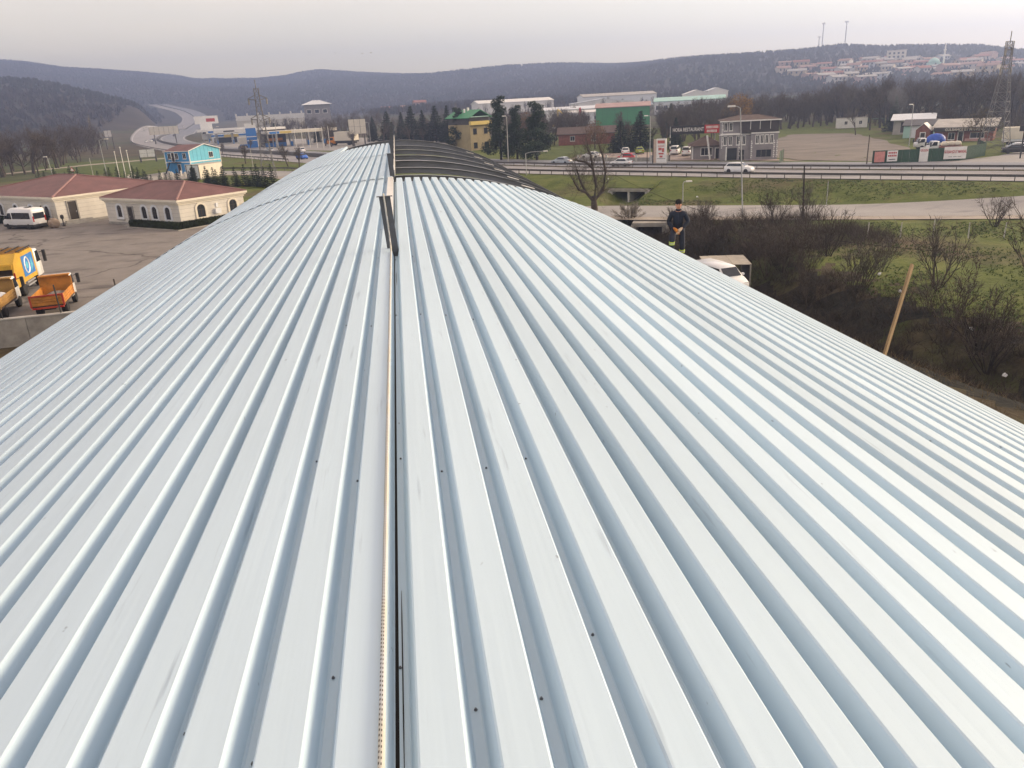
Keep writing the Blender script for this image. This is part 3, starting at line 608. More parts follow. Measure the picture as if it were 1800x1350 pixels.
class Proto:
    def __init__(s, arr, bark, crown, nm='crown'):
        s.wv, s.wf, s.tv, s.tf = arr
        s.trunk = npmesh('trunk', s.wv, s.wf, bark, None, True); s.crown = npmesh(nm, s.tv, s.tf, crown); s.nm = nm
    def put(s, name, label, cat, x, y, sc=1.0, rz=None, group=None, sz=None, z=None):
        rz = random.uniform(0, 360) if rz is None else rz
        t = thing(name, label, cat, (x, y, (zt(x, y) if z is None else z) - 0.05), rz, group); t.scale = (sc, sc, sz or sc)
        ob('trunk', s.trunk, t); ob(s.nm, s.crown, t); return t
def mass(name, protos, spots, mats, label, cat, lod=1.0):
    """one object holding a far wood: spots (x, y, scale, proto index)"""
    V = []; Fs = []; MI = []; o = 0; r = np.random.default_rng(3)
    for x, y, sc, k in spots:
        p = protos[k]; a = r.uniform(0, 6.283); c, s_ = math.cos(a), math.sin(a); Rm = np.array([[c, -s_, 0], [s_, c, 0], [0, 0, 1]])
        for v, f, mi in ((p.wv, p.wf, 0), (p.tv, p.tf, 1)):
            if lod < 1 and mi == 1:
                keep = r.random(len(f)) < lod; f2 = f[keep]; v2 = v[f2.ravel()]; f2 = np.arange(len(v2)).reshape(-1, 3)
            else: v2, f2 = v, f
            V.append((v2 @ Rm.T) * sc * np.array([1, 1, r.uniform(0.85, 1.15)]) + np.array([x, y, zt(x, y) - 0.1])); Fs.append(f2 + o); MI.append(np.full(len(f2), mi)); o += len(v2)
    ob_ = ob(name, npmesh(name, np.concatenate(V), np.concatenate(Fs), mats, np.concatenate(MI)))
    tag(ob_, label, cat, None, 'stuff'); return ob_
PB = [Proto(bare(11, 12), M_BARK, M_TWIG), Proto(bare(12, 12, (4, 5, 5), tilt=0.55, trunk=0.36, wob=0.08), M_BARK, M_TWIGG), Proto(bare(13, 11, (6, 5, 4), tilt=0.72, trunk=0.26), M_BARKD, M_TWIG)]
PBG = [Proto(bare(21, 11, (5, 6, 5), twigs=6, tw=0.022, tilt=0.6, trunk=0.24), M_BARK, M_TWIGG)]
PC = [Proto(conifer(31, 12, 3.0, 17, 95, 0.08, 0.22), M_BARKD, M_NEEDLE), Proto(conifer(32, 11.5, 3.5, 15, 110, 0.08, 0.24, 0.05, 0.7), M_BARKD, M_NEEDLE)]
PINE = [Proto(leafy(41, 12.5, [(random.Random(k).uniform(-2.6, 2.6) * (1 - 0.05 * k), random.Random(k + 50).uniform(-2.6, 2.6) * (1 - 0.05 * k), 1.9 + 0.66 * k, 1.95 - 0.062 * k) for k in range(16)] , 190, 0.16, 0.28), M_BARKD, M_NEEDLE)]
PCY = [Proto(conifer(51, 2.6, 0.62, 11, 26, 0.03, 0.07, -0.25, 0.9), M_BARKD, M_NEEDLEB)]
PRUST = Proto(leafy(61, 6.8, [(0.0, 0, 5.4, 1.5), (1.4, 0.4, 4.4, 1.4), (-1.5, 0.3, 4.2, 1.5), (0.4, -1.4, 4.0, 1.4), (2.3, -0.6, 3.0, 1.2), (-2.3, -0.5, 2.8, 1.3), (0, 1.3, 3.2, 1.4), (0.8, -0.4, 2.2, 1.3)], 120, 0.10), M_BARK, M_RUST)
PGOLD = Proto(leafy(62, 9.5, [(0.0, 0, 7.8, 1.8), (1.9, 0.4, 6.8, 1.7), (-1.9, 0.3, 6.4, 1.8), (0.4, -1.4, 5.6, 1.7), (2.9, -0.6, 5.2, 1.5), (-3.0, -0.5, 4.9, 1.5), (0, 1.3, 5.0, 1.6)], 110, 0.13), M_BARK, M_GOLD)
POLIVE = Proto(leafy(63, 8.5, [(0.0, 0, 7.0, 1.7), (2.2, 0.4, 6.0, 1.6), (-2.2, 0.3, 5.8, 1.6), (0.4, -1.4, 5.0, 1.5), (3.6, -0.6, 4.6, 1.3), (-3.4, -0.5, 4.5, 1.4), (0, 1.3, 4.4, 1.5)], 60, 0.10), M_BARK, M_OLIVE)
POPLAR = Proto(bare(71, 15, (9, 5, 4), tilt=0.22, up=0.16, trunk=0.6, ln=0.42, t0=(0.12, 0.2, 0.2)), M_BARK, M_PALETW)
PS = [Proto(shrub(81), M_BARK, M_TWIGG), Proto(shrub(82, 4.0, 12, 2, 5, 0.014, 0.75), M_BARKD, M_TWIG), Proto(shrub(83, 5.2, 7, 2, 5, 0.016, 0.45), M_BARK, M_TWIG)]
PPALE = Proto(shrub(84, 2.0, 26, 2, 5, 0.013, 1.1), M_BARK, M_PALETW)
# dark conifers behind the hall's far end
for i, (x, y, s) in enumerate([(-9, 335, 0.82), (-3, 322, 1.0), (2.5, 312, 0.92), (6.0, 303, 1.12), (10.0, 298, 0.95), (14.5, 296, 1.1), (18.5, 290, 1.05), (22.5, 284, 1.0)]):
    PC[i % 2].put('conifer_tree', 'dark green conifer in the dense row behind the far end of the arched roof', 'tree', x, y, s, group='dark conifers behind the hall')
for x, y, s in ((-52, 365, 0.75), (-34, 362, 0.62), (-27, 358, 0.7)): PC[0].put('conifer_tree', 'small dark conifer behind the filling station canopy', 'tree', x, y, s, group='conifers behind the filling station')
PINE[0].put('pine_tree', 'tall dark pine with clumped crown beside the yellow house, left of the widest pine', 'tree', 23.6, 184, 1.12)
PINE[0].put('pine_tree', 'broad dark pine beside the highway, widest of the roadside pines', 'tree', 30.6, 176, 1.0, sz=1.02).scale = (1.25, 1.25, 1.0)
PINE[0].put('pine_tree', 'dark pine standing between the tall and the broad roadside pine', 'tree', 27.4, 184, 0.95)
PINE[0].put('pine_tree', 'dark pine just left of the yellow house', 'tree', 18.0, 236, 0.95)
PC[1].put('conifer_tree', 'spreading dark cedar behind the white parked car', 'tree', 52.5, 186, 0.60).scale = (0.85, 0.85, 0.62)
PC[1].put('conifer_tree', 'dark cedar behind the lime green car, beside the green hall', 'tree', 58.5, 190, 0.70).scale = (0.9, 0.9, 0.78)
PC[0].put('conifer_tree', 'dark conifer in front of the teal roofed hall', 'tree', 82, 236, 0.82)
PC[0].put('conifer_tree', 'dark green conifer behind the white roofed shed', 'tree', 131, 200, 0.75)
PC[0].put('conifer_tree', 'small dark conifer left of the three storey restaurant', 'tree', 66, 186, 0.6)
PRUST.put('rusty_tree', 'rust brown leafy tree standing between parking lot and green hall', 'tree', 50.5, 203, 1.15)
PRUST.put('rusty_tree', 'rusty tree poking up behind the roadside pines', 'tree', 42, 258, 1.5)
PGOLD.put('golden_tree', 'golden yellow leafed tree behind the three storey restaurant', 'tree', 99, 226, 1.3)
POLIVE.put('olive_tree', 'loose olive brown tree in front of the right hand pylon', 'tree', 109, 139, 0.88)
POPLAR.put('poplar_tree', 'tall thin pale poplar beside the left wood', 'tree', -158, 455, 1.25)
PB[2].put('bare_tree', 'large bare tree leaning over the red roof at the left edge', 'tree', -84, 168, 0.98)
# bare trees standing at the front of the woods
for i, (x, y, s) in enumerate([(128, 246, 1.0), (141, 240, 1.1), (152, 236, 1.15), (133, 214, 0.95), (148, 212, 1.12), (158, 205, 1.1), (139, 190, 0.9), (150, 180, 1.15), (128, 172, 0.72), (164, 186, 1.15), (142, 160, 0.9), (158, 158, 1.0), (121, 156, 0.62), (118, 196, 0.66)]):
    PB[i % 3].put('bare_tree', 'bare brown tree at the front of the wood behind the sheds', 'tree', x, y, s, group='bare trees behind the sheds')
for i, (x, y, s) in enumerate([(70, 205, 0.85), (76, 214, 0.95), (84, 218, 1.0), (90, 212, 0.9), (96, 236, 1.0), (106, 246, 1.0), (72, 188, 0.72), (79, 196, 0.8), (88, 232, 1.0), (117, 254, 1.0)]):
    PBG[0].put('bare_tree', 'grey bare tree in the grove left of and behind the restaurant', 'tree', x, y, s, group='bare trees behind the restaurant')
for i, (x, y, s) in enumerate([(36, 246, 0.9), (44, 232, 0.72), (47, 262, 0.95), (55, 250, 0.9), (62, 262, 0.9), (39, 222, 0.6), (68, 244, 0.8)]):
    PBG[0].put('bare_tree', 'grey bare tree between the roadside pines and the green hall', 'tree', x, y, s, group='bare trees by the green field')
for i, (x, y, s) in enumerate([(-101, 215, 0.7), (-112, 232, 0.85), (-124, 262, 0.9), (-116, 300, 0.8), (-128, 330, 0.9), (-140, 372, 0.95), (-150, 420, 0.9), (-104, 256, 0.7)]):
    PB[i % 3].put('bare_tree', 'bare brown tree along the edge of the left wood', 'tree', x, y, s, group='bare trees edging the left wood')
for x, y, s in ((-56, 322, 0.42), (-62, 300, 0.4), (-42, 232, 0.5), (-27.5, 208, 0.55), (-24, 201, 0.5)): PBG[0].put('bare_tree', 'thin bare roadside tree beside the highway near the blue house', 'tree', x, y, s, group='thin roadside trees')
# woods seen as one mass
r = np.random.default_rng(5); sp = []
for _ in range(420):
    y = r.uniform(225, 640); sp.append((np.interp(y, [225, 345, 473, 612, 730], [-92, -112, -160, -205, -238]) - 6 - r.uniform(0, 1) ** 1.5 * 110, y, r.uniform(0.7, 1.15), r.integers(0, 3)))
mass('left_wood', PB, sp, [M_BARK, M_TWIG], 'brown leafless wood filling the left edge below the hills', 'wood', 0.6)
sp = [(r.uniform(120, 330), r.uniform(170, 330), r.uniform(0.85, 1.3), r.integers(0, 3)) for _ in range(620)]
sp = [q for q in sp if q[0] > 0.56 * q[1] and not (112 < q[0] < 140 and 190 < q[1] < 242) and not (q[0] < 145 and q[1] < 200)]
mass('right_wood', PB, sp, [M_BARKD, M_TWIG], 'dark leafless wood behind sheds and white container on the right', 'wood', 0.75)
sp = []
for _ in range(330):
    y = r.uniform(290, 640); a = r.uniform(-6, 34); x = y * math.tan(R_(a)); sp.append((x, y, r.uniform(0.55, 0.95), 0))
sp = [q for q in sp if not (0.235 < q[0] / q[1] < 0.33 and q[1] < 372)]
mass('valley_wood', PBG, sp, [M_BARK, M_TWIGG], 'grey leafless groves scattered over the valley floor', 'wood', 0.45)
sp = []
for _ in range(150):
    y = r.uniform(400, 900); sp.append((r.uniform(-0.14, 0.0) * y - 10, y, r.uniform(0.6, 1.0), r.integers(0, 3)))
mass('far_wood', PB, sp, [M_BARK, M_TWIG], 'leafless wood behind the filling stations at the foot of the hills', 'wood', 0.4)
sp = []
for _ in range(260):
    y = r.uniform(205, 350); x = y * r.uniform(0.15, 0.50)
    if (34 < x < 62 and y < 226) or (60 < x < 125 and y < 190) or (108 < x < 130 and 200 < y < 244) or (20 < x < 40 and y < 250): continue
    if 0.235 < x / y < 0.335 and y > 225: continue
    sp.append((x, y, r.uniform(0.45, 0.85), 0))
for _ in range(170):
    y = r.uniform(246, 350); x = y * r.uniform(0.38, 0.66); sp.append((x, y, r.uniform(0.7, 1.05), 0))
mass('middle_grove', PBG, sp, [M_BARK, M_TWIG], 'brown leafless grove between parking lot and factory halls', 'wood', 0.7)
sp = [(r.uniform(118, 190), r.uniform(160, 262), r.uniform(0.5, 1.1), r.integers(0, 2)) for _ in range(420)]
sp = [q for q in sp if q[0] > 0.60 * q[1] + 6 and not (q[0] < 146 and 196 < q[1] < 245) and not (q[0] < 136 and q[1] < 200)]
mass('wood_understory', PS, sp, [M_BARK, M_TWIG], 'brown undergrowth at the foot of the right wood', 'undergrowth', 0.8)
# trees clothing the hills: slim upright tufts, one mass
def hill_forest():
    r = np.random.default_rng(9); N = 80000
    az = np.radians(r.uniform(-26, 43, N)); rr = np.sqrt(r.uniform(600 ** 2, 2950 ** 2, N)); x = rr * np.sin(az); y = rr * np.cos(az); z = T(x, y)
    d = np.minimum(seg_dist(x, y, [tuple(p) for p in HL[::6]]), seg_dist(x, y, [tuple(p) for p in HR[::6]]))
    keep = (z > 5) & (d > 26); x, y, z, rr = x[keep], y[keep], z[keep], rr[keep]; N = len(x)
    h = r.uniform(5, 9, N); w = r.uniform(1.8, 3.2, N); V = []
    for k in range(3):
        a = r.uniform(0, 6.28, N); dx, dy = np.cos(a) * w, np.sin(a) * w
        V.append(np.stack([np.stack([x - dx, y - dy, z + h * r.uniform(0.35, 0.6, N)], 1), np.stack([x + dx, y + dy, z + h * r.uniform(0.35, 0.6, N)], 1), np.stack([x + dx * r.uniform(-.4, .4, N), y, z + h], 1)], 1))
        V.append(np.stack([np.stack([x - dx * 0.12, y - dy * 0.12, z + h * 0.6], 1), np.stack([x + dx * 0.12, y + dy * 0.12, z + h * 0.6], 1), np.stack([x, y, z - 1], 1)], 1))
    v = np.concatenate(V).reshape(-1, 3); f = np.arange(len(v)).reshape(-1, 3)
    m = ground_mat('hill_trees', [(0.03, 0.025, 0.022), (0.052, 0.043, 0.037), (0.082, 0.066, 0.055)], 0.03, bump=0, det=10, scale2=0.006, cols2=[(0.022, 0.026, 0.020), (0.05, 0.05, 0.038)])
    o = ob('hill_forest', npmesh('hill_forest', v, f, m)); tag(o, 'leafless forest covering the blue hazy hills', 'forest', None, 'stuff')
hill_forest()
# row of young cypresses behind the pavilions
r = np.random.default_rng(15)
CYP = catmull([(-82, 196), (-70, 188), (-56, 178), (-41, 163.5), (-32, 158), (-23, 150)], 12)
for i in range(46):
    x, y = CYP[min(int(i / 45 * (len(CYP) - 1)), len(CYP) - 1)] + r.uniform(-0.9, 0.9, 2)
    PCY[0].put('young_cypress', 'young dark cypress in the row behind the red roofed pavilions', 'tree', x, y, r.uniform(0.8, 1.6), group='young cypresses in a row')
# pollarded tree beside the far eave: three stout cut limbs
def pollard():
    b = TB(91); A = np.array
    b.tube([A([0, 0, -0.4]), A([0.1, 0, 1.2]), A([0.1, 0, 2.0])], [0.5, 0.40, 0.36], 9)
    limbs = [([0.1, 0, 1.4], [-1.2, 0.1, 2.6], [-1.5, 0.2, 5.0], [-1.1, 0.1, 7.2], [-0.7, 0, 8.4]), ([0, 0, 1.8], [-0.2, 0, 3.6], [0.3, 0.2, 5.6], [0.5, 0.1, 7.2], [0.9, 0, 8.0]),
             ([0.2, 0, 1.4], [1.2, -0.2, 2.6], [1.9, -0.2, 4.0], [2.4, 0, 5.4]), ([0.2, 0, 1.2], [-0.8, -0.5, 2.0], [-1.7, -0.6, 3.4]), ([1.2, -0.2, 2.6], [2.3, 0.2, 3.0], [3.1, 0.4, 4.2]), ([0.3, 0.2, 5.6], [1.3, 0.3, 6.4], [2.6, 0.4, 6.7])]
    for L in limbs:
        L = [A(q, float) for q in L]; b.tube(L, list(np.linspace(0.21, 0.10, len(L))), 7)
        for q in L[1:]:
            for _ in range(14):
                d = b.r.normal(0, 0.7, 3) + A([0, 0, 0.7]); d /= np.linalg.norm(d); b.grow(q, d, b.r.uniform(0.8, 1.9), 0.022, 1, dict(kids=(3, 3), lev=2, twigs=4, tw=0.012, tilt=0.5, up=0.05, wob=0.1, len=0.6, t0=(0.2, 0.2), tube=1))
    p = Proto(b.arrays(), M_BARK, M_TWIGG)
    t = p.put('pollarded_tree', 'pollarded old tree with thick cut limbs behind the right eave', 'tree', 25.2, 101.5, 1.0, 190)
    for L in limbs[:2]: c = MB(); c.cyl((L[-1][0], L[-1][1], L[-1][2] - 0.03), 0.15, 0.06, 8); c.build('cut_end', M_PALETW, t)
pollard()
PPALE.put('pale_bush', 'pale twiggy bush under the pollarded tree beside the side road', 'bush', 27.6, 93.5, 1.25)
# multi-stem shrubs between ditch and field
for nm, lab, x, y, s, k in (('bare_shrub', 'bare multi stemmed shrub in front of the side road, under the lamp post', 40.0, 80.6, 0.85, 1), ('bare_shrub', 'wide bare shrub beside the dark leaning pole', 43.6, 80.2, 0.95, 0), ('bare_shrub', 'bare shrub on the ditch bank left of the wooden plank', 36.6, 63.2, 0.95, 1),
                            ('bare_shrub', 'tall bare shrub in the field right behind the wooden plank', 38.2, 50.5, 1.08, 0), ('bare_shrub', 'tallest bare shrub of the field, near the right edge', 41.5, 45.0, 1.2, 2), ('bare_shrub', 'bare shrub cut by the right edge of the picture', 44.6, 42.5, 1.1, 1), ('bare_shrub', 'low sapling in the middle of the field', 37.3, 56.0, 0.45, 2), ('bare_shrub', 'bare shrub at the far right beside the side road', 58.5, 70.5, 0.7, 1)):
    PS[k].put(nm, lab, 'shrub', x, y, s * 1.15)
r = np.random.default_rng(52)
for i in range(26):
    y = r.uniform(30, 88); x = float(np.interp(y, [p[1] for p in DITCH], [p[0] for p in DITCH])) + r.uniform(1.0, 6.5); PS[i % 3].put('ditch_shrub', 'bare brown shrub in the thicket along the ditch', 'shrub', x, y, r.uniform(0.5, 1.0), group='bare shrubs along the ditch')
# scrub filling the ditch, dry grass on the bank, tufts in the field: uncountable, one object each
def tufts(name, pts, h, w, mats, label, cat, n=7, lean=0.5):
    r = np.random.default_rng(17); N = len(pts); P = np.repeat(pts, n, 0); k = len(P); P = P + np.column_stack([r.normal(0, h * 0.25, (k, 2)), np.zeros(k)])
    H = h * r.uniform(0.4, 1.3, k); a = r.uniform(0, 6.28, k); d = np.stack([r.normal(0, lean, k), r.normal(0, lean, k), np.ones(k)], 1) * H[:, None]; c = np.stack([np.cos(a), np.sin(a), np.zeros(k)], 1) * (w * r.uniform(0.6, 1.4, k))[:, None]
    v = np.stack([P - c, P + c, P + d], 1).reshape(-1, 3); o = ob(name, npmesh(name, v, np.arange(len(v)).reshape(-1, 3), mats)); tag(o, label, cat, None, 'stuff')
def scatter(n, x0, x1, y0, y1, f, seed):
    r = np.random.default_rng(seed); x = r.uniform(x0, x1, n); y = r.uniform(y0, y1, n); k = f(x, y, r); x, y = x[k], y[k]; return np.column_stack([x, y, T(x, y)])
dx = lambda y: np.interp(y, [p[1] for p in DITCH], [p[0] for p in DITCH])
tufts('dry_grass', scatter(16000, 9, 34, 14, 90, lambda x, y, r: (x < dx(y) - 1.0 + r.normal(0, 0.8, len(x))) & (r.random(len(x)) < 0.35 + 0.5 * (vnoise(x, y, 2.5) > 0)), 1), 0.38, 0.014, M_DRYB, 'dry brown grass on the bank beside the hall', 'grass', 5, 0.6)
tufts('ditch_scrub', scatter(5200, 22, 46, 16, 91, lambda x, y, r: np.abs(x - dx(y) - 1.6) < 3.6 + r.normal(0, 0.7, len(x)), 2), 0.9, 0.016, M_TWIGD, 'dark brambles filling the stream ditch', 'scrub', 16, 0.75)
tufts('scrub_bank', scatter(1500, 28, 47, 66, 92, lambda x, y, r: (x - dx(y) > 2.5) & (x + 1.9 * y < 208 - 3) & (vnoise(x, y, 4) > -0.35), 6), 1.2, 0.014, M_TWIG, 'brown thicket on the slope between ditch and side road', 'scrub', 16, 0.6)
tufts('field_stubble', scatter(7000, 30, 75, 38, 112, lambda x, y, r: (x > dx(y) + 4) & (vnoise(x + 40, y, 5) > 0.1) & ((y + 0.5 * x < 103) | (y + 0.5 * x > 120)) & (0.714 * (x - 50.9) + 0.7 * (y - 114.5) < -1), 5), 0.24, 0.02, M_DRYB, 'dry pale stalks among the field grass', 'grass', 5, 0.9)
tufts('field_grass', scatter(20000, 30, 75, 38, 112, lambda x, y, r: (x > dx(y) + 4) & (vnoise(x, y, 3) > -0.2) & ((y + 0.5 * x < 103) | (y + 0.5 * x > 120)) & (0.714 * (x - 50.9) + 0.7 * (y - 114.5) < -1), 4), 0.16, 0.03, M_GREENB, 'short green grass in the field', 'grass', 5, 0.9)
# ------------------------------------------------------------------ buildings
M_GLASS = mat('dark_glass', (0.018, 0.022, 0.028), 0.12, 0, 0.2, 2, spec=0.6)
M_WHITE = mat('white_paint', (0.66, 0.65, 0.62), 0.6, 0, 0.10, 1.2)
M_WHITEC = mat('cool_white_paint', (0.60, 0.62, 0.64), 0.5, 0, 0.10, 1.2)
M_CREAM = mat('cream_render', (0.54, 0.515, 0.46), 0.85, 0, 0.12, 0.6, 8)
M_CREAM2 = mat('cream_trim', (0.60, 0.56, 0.47), 0.75, 0, 0.08, 0.8)
M_REDROOF = mat('red_metal_roof', (0.135, 0.062, 0.058), 0.65, 0.0, 0.22, 0.5, 8)
M_REDCAP = mat('faded_red_cap', (0.21, 0.115, 0.105), 0.6, 0, 0.15, 1.0)
M_DOOR = mat('dark_brown_door', (0.022, 0.017, 0.015), 0.5, 0, 0.3, 2)
M_STONE = mat('grey_stone', (0.26, 0.25, 0.23), 0.9, 0, 0.25, 1.5, 8)
M_BLUEW = mat('blue_panel', (0.045, 0.24, 0.50), 0.55, 0, 0.10, 0.8)
M_BLUEL = mat('light_blue_panel', (0.095, 0.40, 0.53), 0.55, 0, 0.10, 0.8)
M_GREENS = mat('green_sheet', (0.018, 0.060, 0.030), 0.6, 0, 0.2, 0.8)
M_GREENW = mat('green_hall_sheet', (0.03, 0.22, 0.075), 0.6, 0, 0.12, 0.3)
M_GREENR = mat('green_roof_sheet', (0.045, 0.23, 0.11), 0.55, 0, 0.15, 0.4)
M_TEAL = mat('pale_teal_roof', (0.33, 0.52, 0.46), 0.6, 0, 0.10, 0.3)
M_PINKR = mat('pinkish_roof', (0.36, 0.24, 0.215), 0.7, 0, 0.15, 0.3)
M_YELW = mat('yellow_render', (0.31, 0.25, 0.14), 0.85, 0, 0.15, 0.5)
M_GREYW = mat('grey_render', (0.235, 0.22, 0.225), 0.85, 0, 0.15, 0.6)
M_GREYD = mat('dark_cladding', (0.045, 0.040, 0.042), 0.6, 0, 0.25, 0.8)
M_BRNROOF = mat('brown_shingle_roof', (0.085, 0.060, 0.052), 0.85, 0, 0.25, 1.0)
M_TIN = mat('old_tin_roof', (0.36, 0.34, 0.31), 0.7, 0.1, 0.25, 0.5)
M_BRICK = mat('red_brick', (0.20, 0.075, 0.055), 0.9, 0, 0.25, 1.5)
M_YELP = mat('yellow_paint', (0.55, 0.42, 0.12), 0.55, 0, 0.10, 0.8)
M_REDP = mat('red_paint', (0.42, 0.03, 0.03), 0.5, 0, 0.12, 1.0)
M_BLUEP = mat('blue_paint', (0.03, 0.16, 0.45), 0.5, 0, 0.12, 1.0)
M_ORANGEP = mat('orange_paint', (0.60, 0.22, 0.03), 0.5, 0, 0.2, 1.0)
M_BLK = mat('black_panel', (0.02, 0.02, 0.022), 0.6, 0, 0.2, 1.0)
def fbox(m, side, p, a0, a1, z0, z1, d0, d1):
    """box on a facade: a along it, d outward from plane p"""
    if side == '-y': m.box(a0, a1, p - d1, p - d0, z0, z1)
    elif side == '+y': m.box(a0, a1, p + d0, p + d1, z0, z1)
    elif side == '-x': m.box(p - d1, p - d0, a0, a1, z0, z1)
    else: m.box(p + d0, p + d1, a0, a1, z0, z1)
def window(par, side, p, a, z, w, h, fm=None, pm=None, mull=1, fw=0.08, sill=True, name='window'):
    g = MB(); fbox(g, side, p, a - w / 2, a + w / 2, z - h / 2, z + h / 2, 0.005, 0.02); o = g.build(name, pm or M_GLASS, par)
    f = MB()
    for x0, x1, z0, z1 in ((a - w / 2 - fw, a - w / 2, z - h / 2 - fw, z + h / 2 + fw), (a + w / 2, a + w / 2 + fw, z - h / 2 - fw, z + h / 2 + fw), (a - w / 2, a + w / 2, z + h / 2, z + h / 2 + fw), (a - w / 2, a + w / 2, z - h / 2 - fw, z - h / 2)): fbox(f, side, p, x0, x1, z0, z1, 0.003, 0.06)
    for k in range(mull): q = a - w / 2 + w * (k + 1) / (mull + 1); fbox(f, side, p, q - fw * 0.3, q + fw * 0.3, z - h / 2, z + h / 2, 0.021, 0.05)
    f.build('frame', fm or M_WHITE, o)
    if sill: s = MB(); fbox(s, side, p, a - w / 2 - fw - 0.06, a + w / 2 + fw + 0.06, z - h / 2 - fw - 0.07, z - h / 2 - fw - 0.002, 0.003, 0.14); s.build('sill', fm or M_WHITE, o)
    return o
def arch_window(par, side, p, a, z0, w, h, fm):
    n = 9; R = w / 2
    def outline(k): return [(a - R - k, z0 - k)] + [(a - (R + k) * math.cos(math.pi * i / n), z0 + h - R + (R + k) * 0.85 * math.sin(math.pi * i / n)) for i in range(n + 1)] + [(a + R + k, z0 - k)]
    def sw(m, prof, d0, d1):
        s = -1 if side[0] == '-' else 1
        f = (lambda q, d: (q[0], p + s * d, q[1])) if side[1] == 'y' else (lambda q, d: (p + s * d, q[0], q[1]))
        m.loft([[f(q, d0) for q in prof], [f(q, d1) for q in prof]])
    g = MB(); sw(g, outline(0), 0.004, 0.03); o = g.build('window', M_GLASS, par)
    f = MB(); A, B = outline(0.30), outline(0.02)
    for i in range(len(A) - 1):
        q = [A[i], A[i + 1], B[i + 1], B[i]]; sw(f, q, 0.002, 0.10)
    sw(f, [A[0], A[-1], (a + R + 0.02, z0 - 0.02), (a - R - 0.02, z0 - 0.02)], 0.002, 0.10)
    f.build('surround', fm, o)
    b = MB(); fbox(b, side, p, a - 0.03, a + 0.03, z0, z0 + h - 0.1, 0.031, 0.05); fbox(b, side, p, a - R, a + R, z0 + h * 0.55, z0 + h * 0.55 + 0.05, 0.031, 0.05); b.build('glazing_bar', M_DOOR, o)
    s = MB(); fbox(s, side, p, a - R - 0.36, a + R + 0.36, z0 - 0.40, z0 - 0.303, 0.002, 0.18); s.build('sill', M_STONE, o)
def door(par, side, p, a, z0, w, h, fm, dm=None, fw=0.16):
    g = MB(); fbox(g, side, p, a - w / 2, a + w / 2, z0, z0 + h, 0.005, 0.03); o = g.build('door', dm or M_DOOR, par)
    f = MB(); fbox(f, side, p, a - w / 2 - fw, a - w / 2, z0, z0 + h + fw, 0.003, 0.10); fbox(f, side, p, a + w / 2, a + w / 2 + fw, z0, z0 + h + fw, 0.003, 0.10); fbox(f, side, p, a - w / 2, a + w / 2, z0 + h, z0 + h + fw, 0.003, 0.10); f.build('frame', fm, o)
    k = MB(); fbox(k, side, p, a + w * 0.32, a + w * 0.38, z0 + 0.9, z0 + 1.1, 0.031, 0.07); k.build('handle', M_GALV, o); return o
def hip_roof(par, x0, x1, y0, y1, z, rise, m, capm, ov=0.0, cap=0.28):
    x0 -= ov; x1 += ov; y0 -= ov; y1 += ov; w, l = x1 - x0, y1 - y0; s = min(w, l) / 2
    if w < l: A, B = ((x0 + x1) / 2, y0 + s, z + rise), ((x0 + x1) / 2, y1 - s, z + rise)
    else: A, B = (x0 + s, (y0 + y1) / 2, z + rise), (x1 - s, (y0 + y1) / 2, z + rise)
    c = [(x0, y0, z), (x1, y0, z), (x1, y1, z), (x0, y1, z)]; b = [(p[0], p[1], z - 0.06) for p in c]
    g = MB()
    fs = [(0, 1, 4), (1, 2, 5, 4), (2, 3, 5), (3, 0, 4, 5)] if w < l else [(0, 1, 5, 4), (1, 2, 5), (2, 3, 4, 5), (3, 0, 4)]
    g.add(c + [A, B] + b, fs + [(6, 7, 1, 0), (7, 8, 2, 1), (8, 9, 3, 2), (9, 6, 0, 3), (9, 8, 7, 6)])
    o = g.build('roof', m, par)
    near = {0: A, 1: A if w < l else B, 2: B, 3: B if w < l else A}
    for i, q in near.items():
        k = MB(); k.tube([c[i], q], cap / 2, 6); k.build('ridge_cap', capm, o)
    if (Vector(A) - Vector(B)).length > 0.3: k = MB(); k.tube([A, B], cap / 2, 6); k.build('ridge_cap', capm, o)
    return o
def gable_roof(par, x0, x1, y0, y1, z, rise, m, ov=0.3, th=0.12, axis='y', name='roof'):
    """ridge along axis"""
    g = MB()
    if axis == 'y': c = (x0 + x1) / 2; k = rise / (c - x0); prof = [(x0 - ov, z - ov * k), (c, z + rise), (x1 + ov, z - ov * k), (x1 + ov, z - ov * k - th), (c, z + rise - th), (x0 - ov, z - ov * k - th)]; q = [prof[0], prof[1], prof[4], prof[5]]; w = [prof[1], prof[2], prof[3], prof[4]]; g.prism(q[::-1], y0 - ov, y1 + ov, 'y'); g.prism(w[::-1], y0 - ov, y1 + ov, 'y')
    else: c = (y0 + y1) / 2; k = rise / (c - y0); prof = [(y0 - ov, z - ov * k), (c, z + rise), (y1 + ov, z - ov * k), (y1 + ov, z - ov * k - th), (c, z + rise - th), (y0 - ov, z - ov * k - th)]; q = [prof[0], prof[1], prof[4], prof[5]]; w = [prof[1], prof[2], prof[3], prof[4]]; g.prism(q, x0 - ov, x1 + ov, 'x'); g.prism(w, x0 - ov, x1 + ov, 'x')
    return g.build(name, m, par)
def gable_wall(par, x0, x1, y0, y1, z0, z, rise, m, axis='y', name='wall'):
    g = MB()
    if axis == 'y': c = (x0 + x1) / 2; g.prism([(x0, z0), (x1, z0), (x1, z), (c, z + rise), (x0, z)], y0, y1, 'y')
    else: c = (y0 + y1) / 2; g.prism([(y0, z0), (y1, z0), (y1, z), (c, z + rise), (y0, z)], x0, x1, 'x')
    return g.build(name, m, par)
def part(par, name, m, *boxes):
    g = MB()
    for b in boxes: g.box(*b)
    return g.build(name, m, par)
TEXTS = {}
